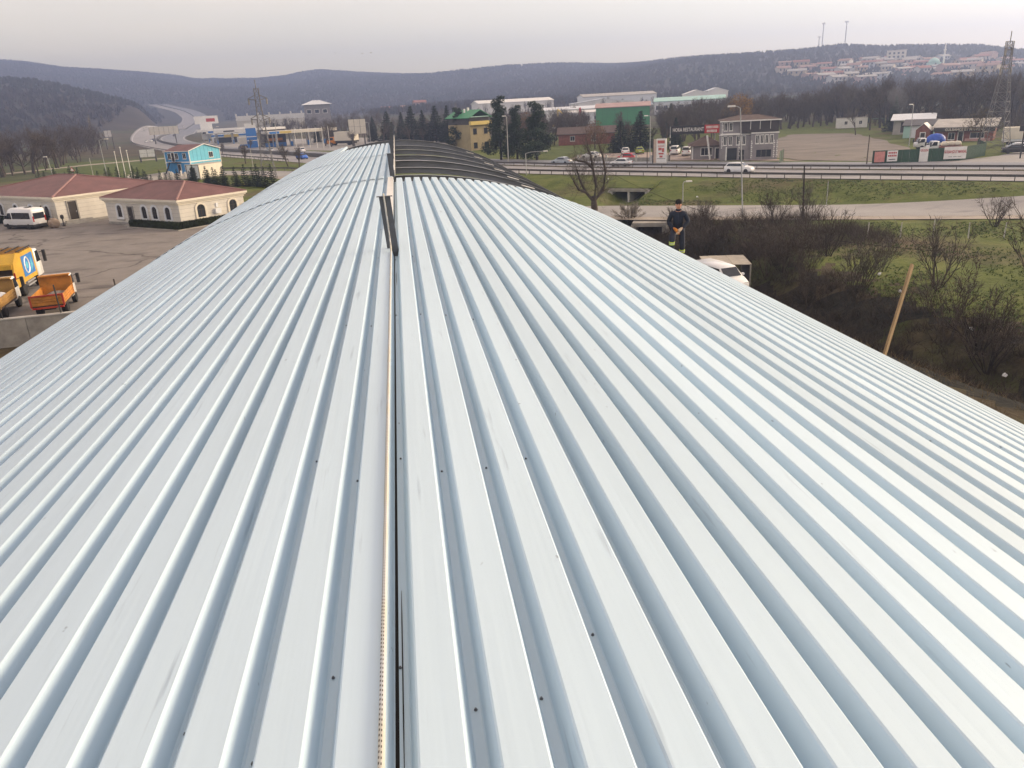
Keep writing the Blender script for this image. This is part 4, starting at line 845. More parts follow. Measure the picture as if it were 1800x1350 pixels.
def text_mesh(s, size, m, name='lettering', extrude=0.01, bold=0.0, align='CENTER'):
    c = bpy.data.curves.new('t', 'FONT'); c.body = s; c.size = size; c.extrude = extrude; c.align_x = align; c.align_y = 'CENTER'; c.offset = bold; c.resolution_u = 2
    o = bpy.data.objects.new('t', c); COL.objects.link(o); dg = bpy.context.evaluated_depsgraph_get(); dg.update()
    me = bpy.data.meshes.new_from_object(o.evaluated_get(dg)); COL.objects.unlink(o); bpy.data.objects.remove(o); me.materials.clear(); me.materials.append(m); me.name = name; return me
def lettering(par, s, size, m, loc, rot=(math.pi / 2, 0, 0), sx=1.0, bold=0.0, name='lettering'):
    o = ob(name, text_mesh(s, size, m, name, 0.012, bold), par, loc, rot); o.scale = (sx, 1, 1); return o
# two cream pavilions with red hip roofs
def pavilion(label, x, y, rz, lx, ly, h, rise, wins_l, door_l, wins_r, door_r, steps):
    t = thing('pavilion', label, 'building', (x, y, 0), rz)
    part(t, 'wall', M_CREAM, (0, lx, 0, ly, -0.2, h))
    part(t, 'plinth', M_STONE, (-0.06, lx + 0.06, -0.06, ly + 0.06, -0.2, 0.32))
    for k, (a, z0, z1) in enumerate(((0.10, h - 0.50, h - 0.28), (0.26, h - 0.279, h - 0.10), (0.42, h - 0.099, h + 0.16))): part(t, 'cornice', M_CREAM2, (-a, lx + a, -a, ly + a, z0, z1))
    hip_roof(t, -0.36, lx + 0.36, -0.36, ly + 0.36, h + 0.165, rise, M_REDROOF, M_REDCAP)
    for k in range(1, 5):                     # course lines of the stone facing on the long end wall
        z = 0.32 + (h - 0.85) * k / 5; part(t, 'wall_joint', M_STONE, (0.02, lx - 0.02, -0.006, 0.0, z, z + 0.02), (-0.006, 0.0, 0.02, ly - 0.02, z, z + 0.02))
    for a in wins_l: arch_window(t, '-x', 0, a, 1.0, 0.95, 1.55, M_WHITEC)
    for a in wins_r: arch_window(t, '-y', 0, a, 1.0, 1.1, 1.6, M_CREAM2)
    if door_l: door(t, '-x', 0, door_l, 0.1, 1.0, 2.2, M_STONE)
    if door_r: door(t, '-y', 0, door_r, 0.55, 1.15, 2.35, M_STONE)
    for k in range(steps): part(t, 'step', M_STONE, (door_r - 1.5 - 0.25 * k, door_r + 2.2 + 0.1 * k, -0.55 - 0.34 * k, -0.22 - 0.34 * k + 0.001, -0.05, 0.50 - 0.13 * k))
    return t
p1 = pavilion('larger cream pavilion with red hip roof at the left edge, minibus parked before it', -45.2, 111.6, 50, 17.0, 22.0, 3.55, 2.0, (2.2, 6.2, 10.2, 14.2, 18.2), None, (), 2.2, 4)
p2 = pavilion('smaller cream pavilion with red hip roof and hedge, nearest the hall', -26.6, 99.8, 49, 9.6, 15.6, 3.25, 1.65, (2.3, 5.0, 7.2, 12.6), 10.2, (3.0, 7.8), None, 0)
part(p2, 'air_conditioner', M_WHITEC, (4.9, 5.7, -0.34, -0.006, 1.15, 1.75), (5.2, 5.5, -0.12, -0.006, 1.9, 2.4)); part(p2, 'door_slab', M_STONE, (-1.0, -0.065, 9.2, 11.2, -0.1, 0.1))
# box hedge along the smaller pavilion
def leaf_box(name, x0, x1, y0, y1, z1, n, m, parent=None, size=0.05, seed=1):
    r = np.random.default_rng(seed); p = np.column_stack([r.uniform(x0, x1, n), r.uniform(y0, y1, n), r.uniform(0.0, z1, n)]); s = r.integers(0, 3, n)
    p[s == 0, 2] = z1 + r.normal(0, 0.04, (s == 0).sum()); k = s == 1; p[k, 0] = np.where(r.random(k.sum()) < 0.5, x0, x1) + r.normal(0, 0.04, k.sum()); k = s == 2; p[k, 1] = np.where(r.random(k.sum()) < 0.5, y0, y1) + r.normal(0, 0.04, k.sum())
    a = r.normal(0, 1, (n, 3)); a /= np.linalg.norm(a, axis=1)[:, None]; b = np.cross(a, r.normal(0, 1, (n, 3))); b /= np.linalg.norm(b, axis=1)[:, None]; q = size * r.uniform(0.6, 1.5, (n, 1))
    v = np.stack([p - a * q, p + a * q, p + b * q * 1.6], 1).reshape(-1, 3)
    core = MB(); core.box(x0 + 0.06, x1 - 0.06, y0 + 0.06, y1 - 0.06, 0, z1 - 0.06); nv = len(v)
    V = np.concatenate([v, np.array(core.v)]); F = [tuple(t) for t in np.arange(nv).reshape(-1, 3)] + [(f[0] + nv, f[1] + nv, f[2] + nv) for f in core.f] + [(f[0] + nv, f[2] + nv, f[3] + nv) for f in core.f]
    return ob(name, npmesh(name, V, np.array(F), m), parent)
h = thing('box_hedge', 'clipped green hedge along the corner of the smaller pavilion', 'hedge', (-26.6, 99.8, 0), 49)
leaf_box('hedge_run', -1.5, -0.6, -1.4, 8.6, 0.85, 5200, M_HEDGE, h, 0.06, 1); leaf_box('hedge_run', -0.55, 9.6, -1.45, -0.6, 0.85, 6000, M_HEDGE, h, 0.06, 2)
kb = thing('planter_kerb', 'low stone kerb round the hedge bed of the smaller pavilion', 'kerb', (-26.6, 99.8, 0), 49); part(kb, 'kerb_run', M_CONC, (-1.75, -1.62, -1.7, 8.8, -0.05, 0.16)); part(kb, 'kerb_run', M_CONC, (-1.62, 9.8, -1.7, -1.57, -0.05, 0.16))
# shrubs, jar and bench by the larger pavilion
def cone_shrub(label, x, y, h, r, seed):
    n = 1500; g = np.random.default_rng(seed); u = g.uniform(0, 1, n); a = g.uniform(0, 6.283, n); rr = r * (1 - u ** 1.4) * (0.55 + 0.45 * np.minimum(1, u * 6)) + g.normal(0, 0.03, n); p = np.column_stack([rr * np.cos(a), rr * np.sin(a), 0.1 + u * h])
    d = g.normal(0, 1, (n, 3)); d /= np.linalg.norm(d, axis=1)[:, None]; e = np.cross(d, g.normal(0, 1, (n, 3))); e /= np.linalg.norm(e, axis=1)[:, None]
    v = np.stack([p - d * 0.06, p + d * 0.06, p + e * 0.1], 1).reshape(-1, 3); t = thing('cone_shrub', label, 'shrub', (x, y, 0)); ob('foliage', npmesh('foliage', v, np.arange(3 * n).reshape(-1, 3), M_HEDGE), t)
    c = MB(); c.lathe([(0.06, 0), (r * 0.8, 0.2), (r * 0.75, h * 0.35), (r * 0.35, h * 0.75), (0.02, h * 0.98)], n=9); c.build('inner_growth', M_NEEDLEB, t)
cone_shrub('dark cone shaped shrub at the corner of the larger pavilion', -47.0, 111.6, 2.6, 0.75, 3); cone_shrub('dark cone shaped shrub hidden half behind the minibus', -56.2, 118.6, 2.7, 0.8, 4)
bs = thing('hedge_block', 'low dark hedge under the windows of the larger pavilion', 'hedge', (-45.2, 111.6, 0), 50); leaf_box('hedge_run', -1.3, -0.4, 0.9, 21, 0.9, 6500, M_HEDGE, bs, 0.06, 5)
j = MB(); j.lathe([(0.35, 0.0), (0.62, 0.25), (0.72, 0.6), (0.62, 0.98), (0.34, 1.18), (0.30, 1.25), (0.24, 1.25), (0.22, 1.1)], n=14); tag(j.build('stone_jar', mat('brown_jar', (0.25, 0.19, 0.14), 0.8, 0, 0.4, 2), None, True, (-45.0, 109.4, 0)), 'big brown clay jar beside the steps of the larger pavilion', 'jar')
j = MB(); j.lathe([(0.24, 0.0), (0.24, 0.1), (0.07, 0.14), (0.07, 0.95), (0.20, 1.0), (0.24, 1.25), (0.18, 1.45), (0.05, 1.5)], n=10); tag(j.build('lantern_post', M_BLK, None, False, (-44.3, 110.6, 0)), 'small black lantern post beside the clay jar', 'lantern')
# retaining wall of the yard with slim fence posts
rw = thing('retaining_wall', 'stained concrete retaining wall below the parked trucks', 'wall', (-28, 55.3, 0), math.degrees(math.atan2(0.12, 1)))
for i in range(9):
    x0 = -40 + i * 7.0; g = MB(); g.box(x0, x0 + 6.97, -0.18, 0.12, -2.6, 0.32); g.build('wall_panel', M_CONC, rw); 
g = MB(); g.box(-40, 23, -0.23, 0.17, 0.322, 0.40); g.build('coping', M_CONC_L, rw)
for i, x in enumerate((-3.6, 0.6, 4.2, 8.0, 12.0)):
    f = MB(); f.bar((0, 0, 0.40), (-0.05, 0.02, 2.35), 0.07); o = f.build('fence_post', M_BLK, None, False, (-28 + x * 0.993, 55.3 + x * 0.119, 0)); tag(o, ['dark fence post at the left edge of the retaining wall', 'dark leaning fence post in front of the white sack load', 'dark leaning fence post in front of the orange tipper', 'dark fence post right of the orange tipper', 'dark fence post where wall meets the hall roof'][i], 'post', 'fence posts on the retaining wall')
# blue two storey prefab house with red roof, and the white container beside it
b = thing('prefab_house', 'two storey bright blue prefab house with red gable roof', 'building', (-49.6, 203.0, 0), 54)
LX, LY, HH = 9.5, 8.6, 5.3
for i in range(8): x0 = LX * i / 8; g = MB(); c = LX / 2; zz = lambda x: HH + 1.25 * (1 - abs(x - c) / c); g.prism([(x0 + 0.02, 0), (x0 + LX / 8 - 0.02, 0), (x0 + LX / 8 - 0.02, zz(x0 + LX / 8)), (x0 + 0.02, zz(x0))], 0.0, 0.12, 'y'); g.build('wall_panel', M_BLUEL, b)
for i in range(7): y0 = 0.125 + (LY - 0.125) * i / 7; part(b, 'wall_panel', M_BLUEW, (0, 0.12, y0 + 0.02, y0 + (LY - 0.125) / 7 - 0.02, 0, HH))
part(b, 'wall_core', M_BLUEW, (0.09, LX - 0.09, 0.09, LY, 0, HH))
gable_roof(b, 0, LX, 0, LY, HH + 0.02, 1.25, M_REDROOF, 0.25, 0.10, 'y')
part(b, 'trim', M_WHITE, (-0.07, 0.0, -0.02, LY + 0.02, 2.55, 2.8)); part(b, 'trim', M_WHITE, (-0.07, LX + 0.04, -0.07, -0.001, 2.55, 2.8)); part(b, 'trim', M_WHITE, (-0.08, 0.10, -0.08, 0.10, 0, 2.549), (-0.08, 0.10, -0.08, 0.10, 2.801, HH)); part(b, 'trim', M_WHITE, (LX - 0.02, LX + 0.1, -0.08, 0.10, 0, 2.549), (LX - 0.02, LX + 0.1, -0.08, 0.10, 2.801, HH)); part(b, 'trim', M_WHITE, (-0.08, 0.10, LY - 0.1, LY + 0.08, 0, HH))
g = MB(); g.bar((-0.25, -0.28, HH - 0.05), (LX / 2, -0.28, HH + 1.3), 0.16); g.bar((LX / 2, -0.28, HH + 1.3), (LX + 0.25, -0.28, HH - 0.05), 0.16); g.build('barge_board', M_WHITE, b); part(b, 'eave_board', M_WHITE, (-0.33, -0.22, -0.2, LY + 0.2, HH - 0.17, HH - 0.02))
for a in (1.7, 4.4, 7.0): window(b, '-x', 0, a, 4.1, 1.0, 1.2)
window(b, '-y', 0, 6.6, 4.0, 1.2, 1.2); window(b, '-y', 0, 6.9, 1.5, 1.4, 1.1); window(b, '-x', 0, 1.6, 1.5, 0.9, 1.1); door(b, '-x', 0, 4.0, 0.0, 0.95, 2.1, M_WHITE); door(b, '-x', 0, 3.4 + 2.3, 2.85, 0.9, 2.0, M_WHITE)
g = MB(); g.box(-1.3, -0.09, 3.0, 6.5, 2.6, 2.7); g.bar((-0.7, 6.4, 2.65), (-0.7, 8.5, 0), 0.3); g.bar((-1.25, 3.1, 2.7), (-1.25, 6.5, 3.6), 0.06); g.bar((-1.25, 3.1, 0), (-1.25, 3.1, 3.6), 0.08); g.bar((-1.25, 6.4, 0), (-1.25, 6.4, 3.6), 0.08); g.bar((-1.25, 3.1, 3.6), (-1.25, 6.4, 3.6), 0.06); g.build('outside_stair', M_BLK, b)
k = thing('white_container', 'cream white metal container beside the blue house', 'container', (-42.8, 181.2, 0), 65)
for i in range(4): part(k, 'side_panel', M_CREAM2, (0.08 + 2.02 * i, 0.06 + 2.02 * (i + 1), 0.0, 0.1, 0.25, 3.0))
part(k, 'container_box', M_WHITEC, (0.04, 8.2, 0.06, 3.2, 0.25, 3.0)); part(k, 'roof', M_TIN, (-0.05, 8.3, -0.06, 3.3, 3.001, 3.12))
for x, y in ((0, 0), (8.2, 0), (0, 3.2), (8.2, 3.2)): part(k, 'corner_post', M_DARKSTEEL, (x - 0.06, x + 0.06, y - 0.06, y + 0.06, 0, 3.0))
door(k, '-x', 0.04, 1.6, 0.25, 0.9, 2.1, M_DARKSTEEL); part(k, 'skirting', M_STONE, (0.1, 8.1, 0.02, 0.05, -0.1, 0.25))
# low stumps and paving in front of the blue house (old graves and kerb stones)
r = np.random.default_rng(23)
for i in range(16):
    x = -62 + r.uniform(0, 14); y = 186 + r.uniform(0, 14); g = MB(); g.rbox(-0.25, 0.25, -0.08, 0.08, -0.1, r.uniform(0.7, 1.4), 0.05); o = g.build('stone_post', M_CONC_L, None, False, (x, y, 0)); o.rotation_euler.z = r.uniform(0, 3); tag(o, 'pale upright stone in the plot left of the blue house', 'stone post', 'pale stones beside the blue house')
patch('paved_plot', [(-64, 190), (-50, 180), (-44, 190), (-52, 203), (-58, 208)], M_CONC, 0.05, 4)
# restaurant, three storeys with brown roof
t = thing('restaurant', 'three storey grey restaurant with white quoins, dark top floor and brown roof', 'building', (65.8, 144.2, 0), -19); t.scale = (0.74, 0.8, 0.86)
# local x along the front (towards the right of the picture), local y away from the road
part(t, 'wall', M_GREYW, (-7.2, 0.0, 0, 8.5, 0, 5.6)); part(t, 'wall', M_GREYW, (0.0, 6.6, -0.7, 8.5, 0, 5.6)); part(t, 'wall', M_GREYW, (-7.2, -2.6, 0, 8.5, 5.601, 8.3)); part(t, 'glazed_terrace', M_GREYD, (-2.6, 6.6, -0.68, 8.5, 5.601, 8.25))
hip_roof(t, -7.6, 7.0, -1.1, 8.9, 8.35, 1.0, M_BRNROOF, M_BRNROOF, 0.1, 0.15)
part(t, 'fascia', M_WHITE, (-7.75, 7.15, -1.25, -1.1, 8.12, 8.36)); part(t, 'string_course', M_WHITE, (-7.4, -0.02, -0.25, -0.002, 5.5, 5.72)); part(t, 'string_course', M_WHITE, (0.0, 6.8, -0.95, -0.702, 5.5, 5.75)); part(t, 'canopy_edge', M_WHITE, (-7.8, 0, -0.5, -0.252, 5.35, 5.5))
for x in (-0.2, 2.1, 4.6): part(t, 'mullion', M_WHITE, (x - 0.06, x + 0.06, -0.75, -0.685, 6.4, 8.1))
part(t, 'parapet', M_GREYD, (-2.5, 6.55, -0.76, -0.686, 5.76, 6.4))
for a in (-6.2, -4.9): window(t, '-y', 0, a, 7.1, 0.65, 1.5, fw=0.14); window(t, '-y', 0, a, 4.2, 0.65, 1.7, fw=0.14)
for a in (-3.0, -1.6): window(t, '-y', 0, a, 4.2, 0.65, 1.7, fw=0.14)
for a in (1.6, 2.75, 3.9, 5.05): window(t, '-y', -0.7, a, 4.3, 0.62, 1.6, fw=0.16)
window(t, '-y', -0.7, 3.3, 1.35, 3.6, 1.5, M_GREYW, M_GLASS, 2, 0.1); door(t, '-y', 0, -2.0, 0, 1.2, 2.2, M_GREYW, M_BLK); part(t, 'shop_opening', M_GLASS, (-5.6, -3.2, -0.03, -0.004, 0.1, 2.6)); part(t, 'pier', M_WHITE, (-6.0, -5.7, -0.12, -0.002, 0, 2.9))
for x0, yy in ((0.15, -0.7), (5.6, -0.7), (6.3, -0.7), (-7.15, 0), (-2.85, 0)):
    for q in range(9 if x0 > -3 else 14):
        z = (0.4 if x0 > -3 else 2.6) + q * 0.42
        if z > 5.2 and x0 > -2.9: break
        if z > 8: break
        w = 0.34 if q % 2 else 0.22; part(t, 'quoin', M_WHITE, (x0, x0 + w, yy - 0.05, yy - 0.001, z, z + 0.30))
# low annex left of the restaurant with brown roof
a_ = thing('restaurant_annex', 'low annex with brown hip roof left of the restaurant', 'building', (60.8, 151.8, 0), -19); a_.scale = (0.85, 0.85, 0.9)
part(a_, 'wall', M_GREYW, (-4.0, 3.0, 0, 7.0, 0, 2.8)); hip_roof(a_, -4.6, 3.2, -0.7, 7.4, 2.85, 1.9, M_BRNROOF, M_BRNROOF, 0.1, 0.12); window(a_, '-y', 0, -0.6, 1.6, 2.4, 1.5, M_WHITE, M_GLASS, 2, 0.12); part(a_, 'corner_pier', M_WHITE, (-3.9, -3.6, -0.05, -0.001, 0, 2.8)); door(a_, '-y', 0, 1.9, 0, 0.9, 2.2, M_WHITE, M_BLK)
fp = MB(); fp.bar((0, 0, 0), (-0.7, 0.2, 4.6), 0.28); tag(fp.build('sign_support', M_WHITE, None, False, (60.2, 149.6, 0)), 'white leaning post in front of the restaurant annex', 'post')
# roadside name board on two poles
s = thing('name_board', 'long black and red name board over the parking entrance', 'sign', (59.3, 156.6, 0), -23)
part(s, 'board', M_BLK, (-4.3, 2.15, -0.12, 0.12, 4.7, 6.3)); part(s, 'red_board', M_REDP, (2.152, 5.2, -0.12, 0.12, 4.7, 6.3)); lettering(s, 'HORA RESTAURANT', 1.0, M_WHITE, (-1.05, -0.135, 5.5), sx=0.66, bold=0.012)
for row, (z, xs) in enumerate(((5.85, (2.5, 2.75, 3.0, 3.25, 3.5, 3.85, 4.1, 4.35, 4.6)), (5.12, (2.6, 2.85, 3.1, 3.35, 3.6, 3.85, 4.1, 4.35)))):
    for i, x in enumerate(xs): part(s, 'letter', M_WHITE, (x, x + 0.17, -0.13, -0.121, z - 0.24, z + 0.24))
for x in (-4.6, 4.2): part(s, 'pole', M_GALV, (x - 0.07, x + 0.07, 0.13, 0.27, 0, 6.2))
for i in range(8): part(s, 'pole_band', M_WHITE if i % 2 else M_BLK, (-4.68, -4.52, 0.12, 0.129, 0.2 + i * 0.55, 0.2 + (i + 1) * 0.55 - 0.01))
# upright advertising totem by the road
s = thing('totem_sign', 'tall white totem sign with red print beside the highway', 'sign', (49.6, 147.4, 0), -38)
part(s, 'panel', M_WHITE, (-0.95, 0.95, -0.2, 0.2, 0.25, 4.6)); part(s, 'side_panel', mat('beige_panel', (0.45, 0.36, 0.29), 0.7), (-1.5, -0.955, -0.2, 0.2, 0.25, 4.5)); part(s, 'back_frame', M_BLK, (-1.75, -1.505, -0.15, 0.3, 0, 4.4)); part(s, 'base', M_CONC_L, (-1.6, 1.0, -0.3, 0.3, -0.1, 0.24))
for i, (x0, x1, z0, z1) in enumerate(((-0.7, 0.7, 3.75, 4.3), (-0.6, 0.6, 3.2, 3.35), (-0.55, 0.1, 2.5, 3.0), (0.15, 0.6, 2.2, 2.9), (-0.5, 0.5, 1.75, 2.05), (-0.3, 0.3, 1.2, 1.55))): part(s, 'print', mat('faded_red_print', (0.42, 0.10, 0.08), 0.7), (x0, x1, -0.212, -0.201, z0, z1))
part(s, 'print_line', M_BLK, (-0.85, 0.85, -0.211, -0.201, 0.95, 1.02))
# yellow house with green roof
t = thing('yellow_house', 'yellow house with bright green roof behind the pines', 'building', (27.0, 232.5, 0), 30)
part(t, 'wall', M_YELW, (-7, 0, 0, 11, 0, 7.0)); gable_roof(t, -7, 0, 0, 11, 9.2, 1.8, M_GREENR, 0.6, 0.14, 'y'); part(t, 'attic', M_GREYD, (-6.9, -0.1, 0.3, 10.9, 7.001, 9.15)); part(t, 'balcony', M_YELP, (-7.3, 0.3, -0.9, -0.002, 6.9, 7.9)); part(t, 'balcony_roof', M_TEAL, (-7.2, -1.0, -1.1, -0.3, 9.0, 9.18)); part(t, 'chimney', M_WHITE, (-4.2, -3.7, 4.5, 5.0, 10.2, 11.6)); part(t, 'chimney', M_WHITE, (-5.3, -4.9, 4.8, 5.2, 10.2, 11.3))
for a in (-5.4, -1.6):
    for z in (1.4, 5.2): window(t, '-y', 0, a, z, 1.1, 1.4, M_DOOR, M_GLASS)
for a in (2.5, 6.0): window(t, '+x', 0, a, 5.2, 1.1, 1.4, M_DOOR); window(t, '+x', 0, a, 1.6, 1.1, 1.4, M_DOOR)
# industrial halls down the valley
def shed_hall(name, label, x, y, rz, w, l, h, rise, wm, rm, axis='x', wins=0, z=None, ov=0.5):
    t = thing(name, label, 'hall', (x, y, zt(x, y) if z is None else z), rz); gable_wall(t, 0, w, 0, l, -1, h, rise, wm, axis); gable_roof(t, 0, w, 0, l, h + 0.02, rise, rm, ov, 0.3, axis)
    for i in range(wins): window(t, '-y', 0, w * (i + 0.5) / wins, h * 0.5, w / wins * 0.5, h * 0.32, M_WHITE, M_GLASS, 1, 0.15, False)
    return t
g = shed_hall('factory_hall', 'green walled hall with pinkish roof beyond the parking lot', 90.5, 362, -17, 24, 18, 8.2, 1.6, M_GREENW, M_PINKR, 'x')
for i in range(4): part(g, 'sheet_joint', M_GREENS, (5.7 * i + 2.8, 5.7 * i + 2.86, -0.05, -0.001, 0, 7.4))
shed_hall('factory_hall', 'long teal roofed grey hall behind the bare grove', 158, 486, -20, 42, 22, 7.6, 2.0, M_WHITEC, M_TEAL, 'x', 9)
shed_hall('factory_hall', 'long cream white hall on the left of the industrial estate', 66, 640, 8, 62, 24, 8.5, 2.2, M_WHITE, M_WHITE, 'x', 0)
shed_hall('factory_hall', 'low white hall with flat roof left of the green hall', 82, 470, -12, 44, 22, 6.5, 1.4, M_WHITE, M_WHITEC, 'x', 6)
shed_hall('factory_hall', 'small white hall in front of the green hall, with dark windows', 88, 420, -15, 24, 12, 5.6, 1.0, M_WHITEC, M_WHITE, 'x', 5)
shed_hall('factory_hall', 'white saw roofed hall behind the green hall', 122, 560, -10, 44, 26, 7.0, 2.4, M_WHITE, M_WHITEC, 'y', 0)
shed_hall('factory_hall', 'pale grey hall behind the conifers at the foot of the hill', 150, 640, 0, 60, 24, 9.0, 2.0, M_WHITEC, M_TIN, 'x', 0)
shed_hall('factory_hall', 'white domed small plant building right of the saw roofed hall', 205, 560, -10, 16, 14, 9, 2.4, M_WHITE, M_WHITE, 'y', 2)
shed_hall('factory_hall', 'white gabled plant building nearest the hill foot', 232, 590, -10, 16, 14, 9, 2.4, M_WHITE, M_WHITEC, 'y', 2)
t = thing('brown_shed', 'low brown shed behind the green field', 'shed', (46, 228, 0), -15); gable_wall(t, 0, 16, 0, 8, -0.5, 3.2, 1.6, M_BRICK, 'x'); gable_roof(t, 0, 16, 0, 8, 3.22, 1.6, M_BRNROOF, 0.5, 0.15, 'x'); window(t, '-y', 0, 10, 1.8, 1.2, 1.6); window(t, '-y', 0, 4, 1.8, 1.2, 1.2)
# mobile cranes in the builder's yard
def crane(label, x, y, m, rz):
    t = thing('mobile_crane', label, 'crane', (x, y, 0), rz); part(t, 'chassis', M_WHITE, (-4, 4, -1.2, 1.2, 0.9, 1.8)); part(t, 'cab', m, (2.2, 4.2, -1.2, 1.2, 1.801, 3.2)); part(t, 'turret', m, (-2.5, 1.2, -1.1, 1.1, 1.801, 3.0)); g = MB(); g.bar((-1, 0, 3.0), (-0.4, 0, 8.6), 0.7); g.bar((-0.4, 0, 8.6), (1.6, 0, 7.0), 0.4); g.build('boom', m, t)
    for q in (-3, -1.6, 2.8):
        for s_ in (-1, 1): w = MB(); w.cyl((q, s_ * 1.2 - 0.2, 0.55), 0.55, 0.4, 12, 'y'); w.build('wheel', M_BLK, t)
crane('yellow crane standing up among the bare trees', 68, 335, M_YELP, 20); crane('red crane beside the white trucks of the builders yard', 81, 352, M_REDP, 60)
# sheds and grill restaurant behind the green sheet fence
t = thing('grill_restaurant', 'single storey brick grill restaurant with tin roof and name fascia', 'building', (115.0, 160.5, 0), -42); t.scale = (0.95, 1, 1); part(t, 'wall', M_BRICK, (0, 11.5, 0, 8, -0.3, 2.7)); g = MB(); g.add([(-0.6, -0.9, 2.9), (12.1, -0.9, 2.9), (12.1, 8.4, 4.2), (-0.6, 8.4, 4.2), (-0.6, -0.9, 2.75), (12.1, -0.9, 2.75), (12.1, 8.4, 4.05), (-0.6, 8.4, 4.05)], [(0, 1, 2, 3), (7, 6, 5, 4), (0, 4, 5, 1), (1, 5, 6, 2), (2, 6, 7, 3), (3, 7, 4, 0)]); g.build('roof', M_TIN, t)
part(t, 'fascia', M_DOOR, (-0.2, 11.8, -1.0, -0.92, 2.0, 2.75)); lettering(t, 'GÜLBAHÇE ET MANGAL', 0.72, M_CREAM2, (5.9, -1.015, 2.37), sx=0.98, bold=0.01); door(t, '-y', 0, 5.2, -0.2, 0.9, 2.0, M_WHITE, M_GLASS); window(t, '-y', 0, 3.4, 1.0, 1.2, 1.3); window(t, '-y', 0, 8.4, 1.1, 2.6, 1.0); part(t, 'bench_wall', mat('pink_tile', (0.42, 0.25, 0.22), 0.8), (6.2, 11, -0.5, -0.05, -0.3, 0.5))
t = thing('porch_house', 'white gabled brick porch between shed and grill restaurant', 'building', (112.6, 163.4, 0), -42); t.scale = (0.95, 1, 1); gable_wall(t, 0, 3.0, -0.6, 4, -0.3, 2.5, 1.3, M_BRICK, 'y'); gable_roof(t, 0, 3.0, -0.6, 4, 2.52, 1.3, M_WHITE, 0.25, 0.12, 'y'); door(t, '-y', -0.6, 1.5, -0.2, 0.9, 2.0, M_WHITE)
t = thing('tin_shed', 'grey tin shed with pale doors left of the brick porch', 'shed', (117.4, 175.2, 0), -38); t.scale = (0.78, 1, 1)
for i in range(4): part(t, 'wall_panel', M_WHITEC if i % 3 else M_TEAL, (2.2 * i + 0.02, 2.2 * (i + 1) - 0.02, 0, 0.08, -0.3, 2.8))
part(t, 'back_wall', M_TIN, (0.05, 8.75, 0.081, 6, -0.3, 2.75)); g = MB(); g.add([(-0.4, -0.5, 2.82), (9.2, -0.5, 2.82), (9.2, 6.4, 3.9), (-0.4, 6.4, 3.9), (-0.4, -0.5, 2.7), (9.2, -0.5, 2.7), (9.2, 6.4, 3.75), (-0.4, 6.4, 3.75)], [(0, 1, 2, 3), (7, 6, 5, 4), (0, 4, 5, 1), (1, 5, 6, 2), (2, 6, 7, 3), (3, 7, 4, 0)]); g.build('roof', M_GREYD, t)
t = thing('white_shed', 'long white roofed shed behind the grey tin shed', 'shed', (123.5, 188.6, 0), -36); t.scale = (0.85, 1, 1); part(t, 'wall', M_TIN, (0, 10, 0, 7, -0.3, 3.4)); g = MB(); g.add([(-0.8, -1.4, 3.55), (11, -1.4, 3.55), (11, 7.4, 4.7), (-0.8, 7.4, 4.7), (-0.8, -1.4, 3.4), (11, -1.4, 3.4), (11, 7.4, 4.55), (-0.8, 7.4, 4.55)], [(0, 1, 2, 3), (7, 6, 5, 4), (0, 4, 5, 1), (1, 5, 6, 2), (2, 6, 7, 3), (3, 7, 4, 0)]); g.build('roof', M_WHITEC, t); part(t, 'opening_shade', M_GREYD, (2, 9, -0.05, -0.001, 0.5, 3.0))  # dark panel on the front wall paints the shade inside the shed opening
t = thing('site_container', 'white site container with two small windows at the wood edge', 'container', (132.2, 229.4, 0), -14); part(t, 'box', M_WHITE, (0, 8.4, 0, 2.6, 0.1, 2.9)); part(t, 'roof_edge', M_TIN, (-0.06, 8.46, -0.06, 2.66, 2.901, 3.02)); window(t, '-y', 0, 2.2, 1.6, 0.8, 0.9, M_WHITE); window(t, '-y', 0, 6.4, 1.6, 0.8, 0.9, M_WHITE)
part(t, 'side_awning', M_GREENS, (8.5, 13.5, 0.3, 2.6, 2.3, 2.45), (8.6, 8.7, 0.4, 0.5, 0, 2.299), (13.3, 13.4, 0.4, 0.5, 0, 2.299))
t = thing('roadside_stall', 'grey roofed open stall at the far right behind the pylon', 'shed', (119, 141, 0), -35); part(t, 'roof', M_TIN, (-1, 11, -1, 5, 2.8, 3.0)); part(t, 'back_wall', M_BRICK, (0, 10, 3.5, 3.7, 0, 2.799))
for x in (0.2, 3.4, 6.6, 9.8): part(t, 'post', M_DOOR, (x - 0.08, x + 0.08, -0.6, -0.44, 0, 2.799))
# dark green sheet fence along the grill restaurant yard
def sheet_fence(label, pts, h, m):
    t = thing('sheet_fence', label, 'fence', (*pts[0], 0)); o0 = Vector((*pts[0], 0))
    for (x0, y0), (x1, y1) in zip(pts[:-1], pts[1:]):
        L = math.hypot(x1 - x0, y1 - y0); n = max(1, round(L / 1.1)); a = math.atan2(y1 - y0, x1 - x0)
        me = MB(); w = L / n - 0.02; k = 5
        prof = [(w * i / (2 * k), 0.03 * (i % 2)) for i in range(2 * k + 1)]; prof = prof + [(x, y + 0.012) for x, y in prof[::-1]]
        me.prism(prof[::-1], 0.02, h, 'z'); mesh = me.mesh('fence_sheet', m)
        for i in range(n):
            q = ob('fence_sheet', mesh, t, (x0 - o0.x + (x1 - x0) * i / n, y0 - o0.y + (y1 - y0) * i / n, 0), (0, 0, a))
            if i % 3 == 0: pmesh = MB(); pmesh.box(-0.04, 0.04, 0.05, 0.12, 0, h + 0.05); p = pmesh.build('fence_post', M_DARKSTEEL, t); p.location = q.location; p.rotation_euler = (0, 0, a)
    return t
